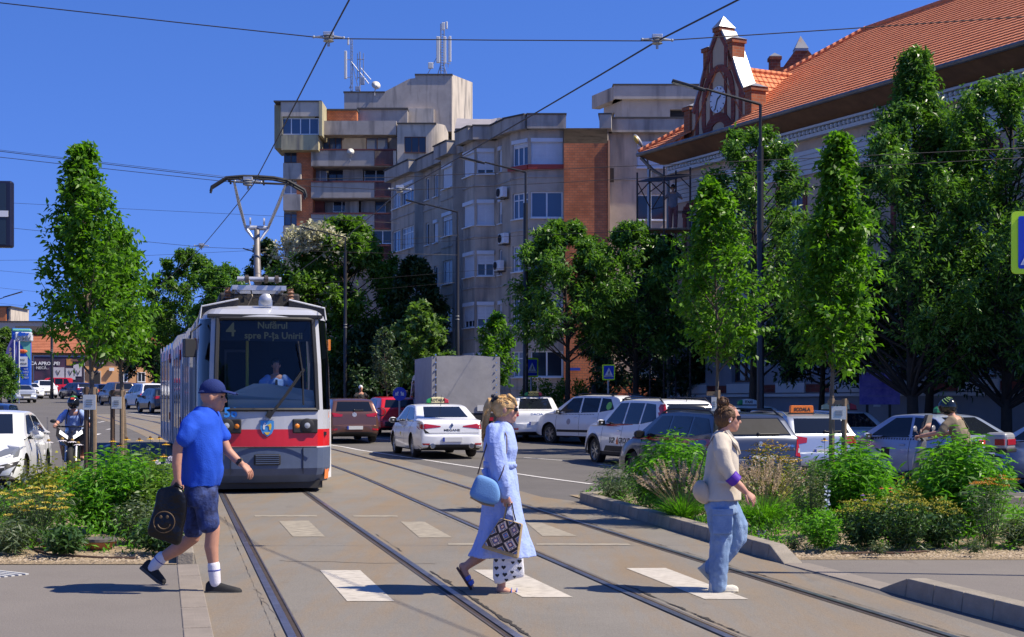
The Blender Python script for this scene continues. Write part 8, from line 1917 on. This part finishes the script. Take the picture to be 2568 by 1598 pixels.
tree('small bright tree with large pale leaves behind the tarpaulin truck',1055,62,5.8,2.2,sc_(BR,1.2),m_lite,nb=40,tw=10,lv=8,leaf=(.26,.17),rise=.6,tr=.06,twl=.55)
tree('small tree with bare twigs rising behind the right end of the truck',1246,61,5.3,2.3,sc_(BR,.85),m_horn,nb=36,tw=10,lv=8,leaf=(.2,.09),rise=.8,tr=.05,twl=.5)
tree('thin grey green sapling with a white tied trunk above the blue arrow sign',968,57,4.5,2.0,sc_(BR,.52),m_grey,nb=34,tw=9,lv=7,leaf=(.14,.06),rise=.8,tr=.045,twl=.35)
tree('feathery bright tree beyond the tram on its left',470,112,13.2,4.0,sc_(BR,3.3),m_mid,nb=45,tw=33,lv=10,leaf=(.34,.14),rise=.5,tr=.2,twl=1.40,bark=M_barkd,fill=.60)
tree('darker tree behind the roof equipment of the tram',560,108,11.6,2.5,sc_(BR,3.0),m_ash,nb=45,tw=33,lv=10,leaf=(.34,.15),rise=.5,tr=.2,twl=1.40,bark=M_barkd,fill=.60)
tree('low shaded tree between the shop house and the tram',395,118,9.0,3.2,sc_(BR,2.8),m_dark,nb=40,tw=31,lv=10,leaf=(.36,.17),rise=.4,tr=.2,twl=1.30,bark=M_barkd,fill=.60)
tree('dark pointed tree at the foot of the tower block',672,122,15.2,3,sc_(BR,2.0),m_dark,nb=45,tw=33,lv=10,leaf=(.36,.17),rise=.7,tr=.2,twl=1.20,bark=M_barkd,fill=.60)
tree('round clipped tree at the left edge beside the flags',4,105,5.0,2.0,sc_(BR,1.2),m_ash,nb=50,tw=12,lv=9,leaf=(.24,.11),rise=.3,tr=.1,twl=.6)
tree('light green treetop above the pylon at the left edge',14,150,9.2,5.0,sc_(BR,1.5),m_lite,nb=40,tw=10,lv=8,leaf=(.4,.2),rise=.5,tr=.1,twl=.9)
def bush(label,px,d,h,r,m,n=60,per=34,leaf=(.10,.017),cat='shrub',name='shrub',droop=.5,z0=None,lo=.12,spread=1.,stem=None,flowers=None,group=None,flat=False,arch=.25,roll=.8):
 b_=at(px,0,d);zb=gz(b_.x,d)+.06 if z0 is None else z0;t=thing(name,label,cat,(b_.x,d,zb),0,group);Ps=[];Ds=[];mb=MB();tips=[]
 for i in range(n):
  a=i*2.39996+G.normal(0,.3);q=math.sqrt((i+.5)/n);rr=r*q*G.uniform(.8,1.12)*spread;hh=h*(1-.42*q*q)*G.uniform(.78,1.08)if not flat else h*G.uniform(.8,1.05)
  e=np.array([math.cos(a)*rr,math.sin(a)*rr,hh]);s=np.array([math.cos(a)*r*.18*q,math.sin(a)*r*.18*q,0]);u=np.linspace(0,1,6)[:,None];c_=s*(1-u)+e*u+np.array([math.cos(a),math.sin(a),0])*arch*rr*np.sin(u*PI)*.3-np.array([math.cos(a)*.3,math.sin(a)*.3,0])*rr*(u*(1-u))
  if i%2==0:mb.tube([Vector(p)for p in c_],[.005,.005,.0045,.004,.003,.002],4,cap=False)
  k=np.linspace(lo,1,per)*4.99;i0=k.astype(int);fr=(k-i0)[:,None];p=c_[i0]*(1-fr)+c_[np.minimum(i0+1,5)]*fr;ax=unit(c_[5]-c_[3]);an=np.arange(per)*2.4+G.uniform(0,6);s1=unit(np.cross(ax,[.3,.2,1.]));s2=np.cross(ax,s1)
  Ps.append(p);Ds.append(s1*np.cos(an)[:,None]+s2*np.sin(an)[:,None]+ax*.55);tips.append(c_[5])
 V,Q=leaves(np.concatenate(Ps),np.concatenate(Ds),leaf[0],leaf[1],droop=droop,roll=roll)
 mb.build('stems',stem or M_stem,t);np_mesh('foliage',V,Q,m,t)
 if flowers:
  fm,fr_,cnt,per_,sz=flowers;tp=np.array(sorted(tips,key=lambda q:-q[2]))[:cnt];P=np.repeat(tp,per_,0)+G.normal(0,1,(len(tp)*per_,3))*np.array([fr_,fr_,fr_*.22])+np.array([0,0,.02]);V,Q=leaves(P,G.normal(0,1,P.shape)*np.array([1,1,.2]),sz,sz*.8,roll=.3);np_mesh('blossoms',V,Q,fm,t)
 return t
M_stem=mat('green stem',(.06,.10,.025),.8)
m_wil=LM('willow shrub leaf',(.05,.17,.012),(.15,.37,.03),trans=.42);m_euph=LM('euphorbia leaf',(.03,.085,.025),(.08,.15,.05),trans=.25);m_yg=LM('yellow green leaf',(.14,.19,.015),(.34,.33,.04),trans=.3,tcol=(1.2,1.2,.4));m_sil=LM('silver sage leaf',(.06,.10,.04),(.12,.16,.085),trans=.25)
f_yel=LM('yellow yarrow flower',(.62,.50,.07),(.80,.68,.16),trans=.2,tcol=(1,.9,.4));f_lime=LM('lime flower',(.28,.28,.03),(.46,.42,.07),trans=.2,tcol=(1,1,.4));f_or=LM('orange yarrow flower',(.55,.22,.03),(.72,.36,.06),trans=.2,tcol=(1,.7,.3));f_tip=LM('ochre spirea tip',(.34,.22,.04),(.45,.34,.06),trans=.2,tcol=(1,.8,.3))
W_=dict(leaf=(.13,.027),n=120,per=36,droop=.55,spread=1.05)
bush('big willow leaved shrub left of the woman in the jacket',1688,20.2,1.14,.62,m_wil,**W_);bush('big willow leaved shrub behind the yellow flowered spurge in the right bed',2135,17.6,1.12,.60,m_wil,**W_);bush('largest willow leaved shrub in front of the scooter',2408,16.2,1.22,.66,m_wil,n=150,per=38,leaf=(.13,.027),droop=.55)
bush('big leafy shrub in the middle of the left flower bed',285,16.4,.98,.62,m_wil,n=130,per=38,leaf=(.12,.026),droop=.4);bush('lighter leafy shrub beside the left kerb',385,16.3,.86,.46,LM('light green shrub leaf',(.07,.15,.02),(.16,.27,.045),trans=.35),n=80,per=32,leaf=(.10,.026))  # second shrub has its own lighter green leaf, shared with the coneflower foliage
bush('yellow green spirea behind the yellow yarrow',125,18.2,.86,.60,m_yg,n=60,per=26,leaf=(.07,.035));bush('silvery bushy plant under the lighter shrub',345,15.4,.55,.34,m_sil,n=44,per=30,leaf=(.06,.018))
bush('silvery yarrow foliage at the left edge',78,15.4,.60,.46,m_sil,n=64,per=22,leaf=(.09,.018),cat='flowering plant',name='yarrow_plant',flat=True,spread=1.15)
mb=MB();P=[];yb=Vector((at(78,0,15.2).x,15.2,.06));t=thing('yarrow_plant','cluster of flat pale yellow yarrow heads on thin stems at the left edge','flowering plant',yb)
for px,py in((30,1248),(58,1262),(76,1255),(95,1235),(112,1230),(62,1238),(122,1241),(142,1231),(155,1250),(160,1272),(130,1276),(104,1274),(22,1290),(62,1279),(86,1269),(116,1260),(40,1270),(146,1262),(8,1236),(46,1228),(84,1222),(128,1219),(172,1240)):
 e=at(px,py,15.0+G.uniform(-.25,.3));mb.tube([yb+Vector((G.normal(0,.1),G.normal(0,.1),0))-yb,e-yb],[.004,.003],4);n=90;a=G.uniform(0,6.28,n);q=np.sqrt(G.uniform(0,1,n))*G.uniform(.04,.07);P.append(np.stack([e.x-yb.x+q*np.cos(a),e.y-yb.y+q*np.sin(a),e.z-yb.z-q*q*3+G.normal(0,.004,n)],1))
mb.build('stems',M_stem,t);P=np.concatenate(P);V,Q=leaves(P,G.normal(0,1,P.shape)*np.array([1,1,.2]),.017,.014,roll=.3);np_mesh('blossoms',V,Q,f_yel,t)
bush('low dark glossy plant in front of the left shrub',160,14.45,.27,.24,m_euph,n=46,per=16,leaf=(.085,.028),cat='plant',name='low_plant',droop=.1);bush('low leafy plant behind the rear foot of the man',405,14.7,.34,.36,m_euph,n=60,per=18,leaf=(.08,.026),cat='plant',name='low_plant',droop=.15);bush('pale straggly plant at the lower left corner of the bed',28,14.6,.36,.30,m_sil,n=50,per=16,leaf=(.11,.016),cat='plant',name='low_plant')
bush('yellow spirea with ochre tips behind the fountain grass',1930,19.2,.98,.50,m_yg,n=60,per=26,leaf=(.07,.032),flowers=(f_tip,.05,30,18,.035));bush('lime yellow shrub glowing between the two willow leaved shrubs',2290,18.6,.62,.36,m_yg,n=40,per=24,leaf=(.07,.035));bush('dark green bush at the left end of the right bed',1625,21.3,.78,.42,m_euph,n=56,per=30,leaf=(.05,.024))
for px,d,h,r,lb in((2165,15.1,.52,.36,'spurge with lime flower heads on the left of its group'),(2265,14.95,.58,.36,'spurge with lime flower heads in the middle of its group'),(2352,15.2,.48,.32,'spurge with lime flower heads on the right of its group')):bush(lb,px,d,h,r,m_euph,n=60,per=22,leaf=(.065,.024),cat='flowering plant',name='spurge_plant',flowers=(f_lime,.035,36,20,.022),droop=.1,group='spurge plants in the right bed')
bush('bright low bush in front of the silvery stems in the right bed',2063,14.9,.42,.24,m_wil,n=44,per=22,leaf=(.055,.026),cat='plant',name='low_plant',droop=.1);bush('silvery sage with tall stems between grass and shrub',2030,16.2,.86,.30,m_sil,n=40,per=34,leaf=(.055,.016),flat=True);bush('orange flowered yarrow beside the largest shrub',2482,15.1,.70,.26,m_sil,n=26,per=18,leaf=(.15,.012),cat='flowering plant',name='yarrow_plant',flat=True,flowers=(f_or,.028,14,30,.016));bush('small leafy plant at the right edge of the gravel',2552,15.2,.34,.22,m_sil,n=40,per=18,leaf=(.06,.022),cat='plant',name='low_plant')
bush('pale weedy plant at the nose of the right kerb',1545,22.3,.58,.46,m_sil,n=54,per=20,leaf=(.12,.014),cat='plant',name='weed_plant');bush('coneflower foliage under the tall yellow flowers',350,18.0,1.0,.56,LM('light green shrub leaf',(.07,.15,.02),(.16,.27,.045)),n=90,per=28,leaf=(.11,.024))
for px,d,lb in((2205,14.5,'tiny weed on the gravel in front of the middle spurge'),(2445,14.6,'tiny weed on the gravel below the orange yarrow'),(1990,14.9,'tiny dry weed beside the end of the raised kerb')):bush(lb,px,d,.15,.12,m_sil,n=14,per=10,leaf=(.05,.014),cat='plant',name='weed_plant')
def grass(label,px,d,h,r,plumes):
 b_=at(px,0,d);t=thing('fountain_grass',label,'grass plant',(b_.x,d,gz(b_.x,d)+.06),0,'fountain grasses in the right bed');n=620;a=G.uniform(0,6.28,n);q=np.sqrt(G.uniform(0,1,n));L=h*.62*G.uniform(.6,1.,n);c=np.stack([np.cos(a),np.sin(a)],1);V=[];S=np.stack([-c[:,1],c[:,0]],1)
 for u,w in((0,.004),(.4,.004),(.75,.003),(1,.0006)):
  o=c*(.12*q+r*q*u**1.6)[:,None];z=L*(u*1.25-.55*q*u*u);
  for sg in(-1,1):V.append(np.concatenate([o+S*w*sg,z[:,None]],1))
 V=np.stack(V,1).reshape(-1,3);Q=np.concatenate([np.arange(n)[:,None]*8+np.array([[k*2,k*2+1,k*2+3,k*2+2]])for k in range(3)]);np_mesh('blades',V,Q,m_wil,t)
 mb=MB();P=[];Dd=[]
 for i in range(plumes):
  a=G.uniform(0,6.28);q=math.sqrt(G.uniform(0,1));hh=h*G.uniform(.85,1.15);e=Vector((math.cos(a)*r*q*.95,math.sin(a)*r*q*.95,hh*(1-.3*q*q)));s=e*.12;s.z=0;mid=s.lerp(e,.55)+Vector((0,0,hh*.1));dr=(e-mid).normalized();mb.tube([s,mid,e],[.0015,.0015,.001],3,cap=False)
  for k in range(30):P.append(e+dr*(.15*k/30-.03));Dd.append(dr*.8+Vector(G.normal(0,.6,3)))
 mb.build('stalks',M_straw,t);V,Q=leaves(np.array([tuple(p)for p in P]),np.array([tuple(v)for v in Dd]),.034,.008);np_mesh('plumes',V,Q,m_plume,t)
M_straw=mat('straw',(.30,.22,.11),.8);m_plume=LM('beige plume',(.46,.35,.24),(.64,.52,.38),trans=.3,tcol=(1,.9,.7))
grass('clump of fountain grass with beige plumes left of the woman in the jacket',1712,18.4,.66,.60,150);grass('clump of fountain grass with beige plumes right of the woman in the jacket',1915,17.3,.70,.60,150)
def flower(label,px,py,d,kind,cols,sz,group,z0=.1):
 p=at(px,py,d);b_=Vector((p.x+G.normal(0,.03),d,z0));t=thing('flower',label,'flower',b_,0,group);e=p-b_;MB().tube([(0,0,0),e*.5+Vector((.015,0,.02)),e],[.0035,.003,.0025],5).build('stem',M_stem,t);mb=MB()
 if kind=='daisy':
  for k in range(12):a=k*PI/6;u=Vector((math.cos(a),math.sin(a),-.35));s_=Vector((-math.sin(a),math.cos(a),0))*sz*.16;mb.add([e+u*sz*.2,e+u*sz*.7+s_,e+u*sz,e+u*sz*.7-s_],[(0,1,2,3)],0)
  mb.ball(e+Vector((0,0,sz*.08)),(sz*.32,sz*.32,sz*.26),1,8)
 elif kind=='globe':
  for k in range(90):u=Vector(G.normal(0,1,3)).normalized();s_=u.orthogonal().normalized()*sz*.12;mb.add([e,e+u*sz-s_,e+u*sz*1.1,e+u*sz+s_],[(0,1,2,3)],0)
 else:
  for k in range(26):u=Vector(G.normal(0,1,3)).normalized();q=e+Vector((0,0,-k*sz*.10));s_=u.orthogonal().normalized()*sz*.16;mb.add([q,q+u*sz*.28-s_,q+u*sz*.4,q+u*sz*.28+s_],[(0,1,2,3)],0)
 mb.build('flower_head',cols,t)
fm=lambda n,c:mat(n+' petal',c,.7)
WD=[fm('white',(.62,.58,.62)),fm('ochre',(.30,.18,.03))];YD=[fm('yellow',(.62,.36,.02)),fm('brown',(.10,.04,.015))];AL=[fm('dry allium',(.42,.33,.18))];PU=[fm('purple',(.22,.10,.50))];OR_=[fm('red orange',(.55,.10,.02)),fm('brown',(.1,.04,.015))];GB=[fm('grey green',(.12,.16,.15))]
for i,(px,py)in enumerate(((122,1106),(156,1102),(181,1105),(196,1112))):flower('white daisy in front of the motorcycle',px,py,18.2,'daisy',WD,.075,'white daisies in the left bed')
for i,(px,py)in enumerate(((318,1100),(350,1102),(283,1104),(416,1112),(377,1098),(400,1098),(302,1115),(390,1152),(410,1142))):flower('yellow coneflower on a tall stem in the left bed',px,py,17.4,'daisy',YD,.06,'yellow coneflowers in the left bed')
for px,py in((421,1158),(428,1150),(396,1160)):flower('white flower beside the elbow of the man',px,py,16.8,'globe',[WD[0]],.03,'white flowers by the man')
for px,py,sz in((1601,1181,.055),(1623,1187,.05),(1633,1178,.06)):flower('dry allium head on a bare stalk in the right bed',px,py,20.6,'globe',AL,sz,'dry alliums')
for px,py in((1905,1334),(1917,1330),(1912,1340)):flower('violet flower low beside the kerb',px,py,16,'spike',PU,.05,'violet flowers')
for px,py in((2164,1240),(2169,1252)):flower('lilac poppy above the lime spurge',px,py,16,'daisy',[PU[0],WD[1]],.035,'lilac poppies')
for px,py in((2211,1223),(2233,1223),(2232,1231)):flower('red orange flower between the willow leaved shrubs',px,py,16.6,'daisy',OR_,.038,'red orange flowers')
for px,py in((22,1212),(60,1203),(5,1222),(300,1125),(372,1125)):flower('grey green globe head of a thistle in the left bed',px,py,17,'globe',GB,.024,'thistle heads')
flower('tall pale delphinium spike in the right bed',2075,1220,16,'spike',[fm('pale blue',(.35,.42,.52))],.10,None);flower('brown spike beside the delphinium in the right bed',2072,1190,16.2,'spike',AL,.05,None)
flower('yellow striped flower under the tree stakes',2068,1102,17.8,'daisy',YD,.06,None)
def clipped(label,px,d,h,rx,ry,n,name='clipped_bush',m=None):
 b_=at(px,0,d);t=thing(name,label,'hedge' if name=='hedge' else 'shrub',(b_.x,d,gz(b_.x,d)+.1));u=unit(G.normal(0,1,(n,3)));u[:,2]=np.abs(u[:,2])*1.0;e=np.abs(u)**.6*np.sign(u);P=e*np.array([rx,ry,h])*G.uniform(.75,1.02,(n,1));V,Q=leaves(P,u+G.normal(0,.6,(n,3)),.11,.06);np_mesh('foliage',V,Q,m or m_mid,t);MB().tube([(0,0,0),(0,0,h*.6)],.06,8).build('stem',M_barkd,t)
clipped('round clipped bush left of the brick wall',1348,56,2.0,.72,.7,2600);clipped('round clipped bush in front of the brick wall',1432,56,2.0,.75,.7,2600);clipped('long green hedge behind the white crossover',1470,53.5,1.05,2.6,.6,6000,'hedge');clipped('green hedge continuing right of the crossing sign',1640,51.5,1.0,2.4,.5,5000,'hedge')
M_stake=mat('weathered stake',(.23,.16,.10),.9,var=.2,scale=10);M_mesh=mat('brown trunk mesh',(.10,.06,.04),.9);M_card=mat('white card',(.62,.62,.60),.7)
def stakes(label,px,d,w,ytag,th,tw,mesh=True,n=2):
 b_=at(px,0,d);t=thing('tree_stake',label,'tree stake',(b_.x,d,gz(b_.x,d)+.05),0,'stakes holding the young trees');zt=at(0,ytag,d).z-gz(b_.x,d)-.05
 for sx in((-w/2,w/2)if n==2 else(0.06,)):MB().tube([(sx,-.06,0),(sx,-.06,zt+.1)],.035,8).build('post',M_mesh if mesh and sx<0 else M_stake,t)
 MB().box((0,-.06,zt+.05),(w+.10,.04,.06)).build('crossbar',M_stake,t);q=MB().box((0,-.105,zt-th/2),(tw,.006,th)).build('label_card',M_card,t);mb=MB()
 for k in range(3):mb.box((0,-.110,zt-th*(.35+.15*k)),(tw*.5,.004,.01))
 mb.build('printed_lines',mat('grey print',(.2,.2,.2),.7),q)
stakes('stakes with a slanted white card on the left young tree',230,18.9,.10,990,.20,.17);stakes('stakes with a white card on the right tree of the left pair',297,21.4,.14,995,.18,.15);stakes('pair of stakes with a white board on the slim tree in the right bed',2099,18.35,.16,1019,.17,.19,mesh=False);stakes('single stake with a narrow white card beside the hair bun',1788,20.35,.10,996,.20,.075,mesh=False,n=1)
for px,lb in((112,'terracotta bowl half hidden behind the low glossy plant'),(226,'terracotta bowl under the big left shrub')):
 p=gp(px,1398);t=thing('plant_pot',lb,'pot',(p.x,p.y+.35,.05));MB().lathe([(.10,0),(.17,.07),(.18,.10),(.165,.10),(.15,.06),(.0,.05)],24).build('bowl',mat('terracotta',(.40,.15,.07),.8,var=.1,scale=8),t,smooth=40);MB().lathe([(.182,.085),(.19,.09),(.19,.12),(.178,.12)],24).build('rim',mat('grey pot rim',(.12,.11,.10),.8),t)
mb=MB();mb.tube([gp(x,y)+Vector((0,0,.05))for x,y in((2110,1400),(2180,1398),(2260,1399),(2330,1394))],.012,6);tag(mb.build('irrigation_hose',M_mesh,None),'brown irrigation hose lying on the gravel before the spurge','hose')
mb=MB();mb.tube([gp(x,y)+Vector((0,0,.05))for x,y in((40,1378),(120,1402),(240,1410),(340,1412))],.012,6);tag(mb.build('irrigation_hose',M_mesh,None),'brown irrigation hose lying at the front of the left bed','hose')
def cover(name,label,fx,y0,y1,n,m,hmax,ln,wd):
 Y=G.uniform(y0,y1,n);f=np.array([fx(y)for y in Y]);X=f[:,0]+(f[:,1]-f[:,0])*G.uniform(0,1,n);nz=np.array([.5+.5*noise.noise(Vector((x*1.6,y*1.6,7)))for x,y in zip(X,Y)]);ed=np.minimum(1,np.minimum(np.minimum(X-f[:,0],f[:,1]-X),np.minimum(Y-y0,y1-Y))/.4);Z=np.array([gz(x,y)for x,y in zip(X,Y)])+.06+hmax*G.uniform(0,1,n)**.7*(.3+1.1*nz)*ed
 V,Q=leaves(np.stack([X,Y,Z],1),G.normal(0,.7,(n,3))+np.array([0,0,.35]),ln,wd,droop=.3);o=np_mesh(name,V,Q,m);tag(o,label,'ground cover',kind='stuff')
cover('ground_cover','low mixed green growth filling the left flower bed',lambda y:(LB(y)+.1,KL(y)-.15),14.75,26.5,15000,m_wil,.42,.085,.022);cover('ground_cover','low mixed green growth filling the right flower bed',lambda y:(RBl(y)+.12,6.7),15.0,23.9,17000,m_wil,.36,.085,.022)
cover('ground_cover','dry grey green growth scattered through the right flower bed',lambda y:(RBl(y)+.05,6.8),14.6,23.9,6000,m_sil,.25,.10,.010)
cd=bpy.data.cameras.new('camera');co=bpy.data.objects.new('camera',cd);C.objects.link(co)
co.location=(0,0,HC);co.rotation_euler=(R(90),0,0)
cd.sensor_fit='HORIZONTAL';cd.sensor_width=36;cd.lens=F/2568*36
cd.shift_y=(YC-799)/2568;cd.clip_end=5000;cd.clip_start=.1
S=bpy.context.scene;S.camera=co
EL,AZ=R(51),R(98)
w=bpy.data.worlds.new('World');S.world=w;w.use_nodes=True;nt=w.node_tree
bg=nt.nodes['Background'];sk=nt.nodes.new('ShaderNodeTexSky');sk.sky_type='NISHITA';sk.sun_disc=False
sk.sun_elevation=EL;sk.sun_rotation=AZ;sk.altitude=1200;sk.air_density=1.0;sk.dust_density=.0;sk.ozone_density=6.0
hs=nt.nodes.new('ShaderNodeHueSaturation');hs.inputs['Saturation'].default_value=1.18;hs.inputs['Value'].default_value=1.0
tcw=nt.nodes.new('ShaderNodeTexCoord');mpw=nt.nodes.new('ShaderNodeMapping');mpw.inputs['Scale'].default_value=(1,1,.75);mpw.inputs['Location'].default_value=(0,0,.17)
nt.links.new(tcw.outputs['Generated'],mpw.inputs['Vector']);nmw=nt.nodes.new('ShaderNodeVectorMath');nmw.operation='NORMALIZE';nt.links.new(mpw.outputs['Vector'],nmw.inputs[0]);nt.links.new(nmw.outputs['Vector'],sk.inputs['Vector'])
nt.links.new(sk.outputs[0],hs.inputs['Color']);ml=nt.nodes.new('ShaderNodeMix');ml.data_type='RGBA';ml.blend_type='MULTIPLY';ml.inputs['Factor'].default_value=1;ml.inputs['B'].default_value=(.84,.67,.90,1)
nt.links.new(hs.outputs[0],ml.inputs['A']);nt.links.new(ml.outputs['Result'],bg.inputs['Color']);bg.inputs['Strength'].default_value=.15
sd=bpy.data.lights.new('sun','SUN');so=bpy.data.objects.new('sun',sd);C.objects.link(so)
sd.energy=5.0;sd.angle=R(.5);sd.color=(1,.905,.745)
dv=Vector((math.sin(AZ)*math.cos(EL),math.cos(AZ)*math.cos(EL),math.sin(EL)))
so.rotation_euler=dv.to_track_quat('Z','Y').to_euler()
S.view_settings.view_transform='Standard';S.view_settings.look='None';S.view_settings.exposure=.50;S.view_settings.gamma=1
S.render.engine='CYCLES';S.cycles.use_denoising=True;S.cycles.max_bounces=6;S.cycles.transparent_max_bounces=8
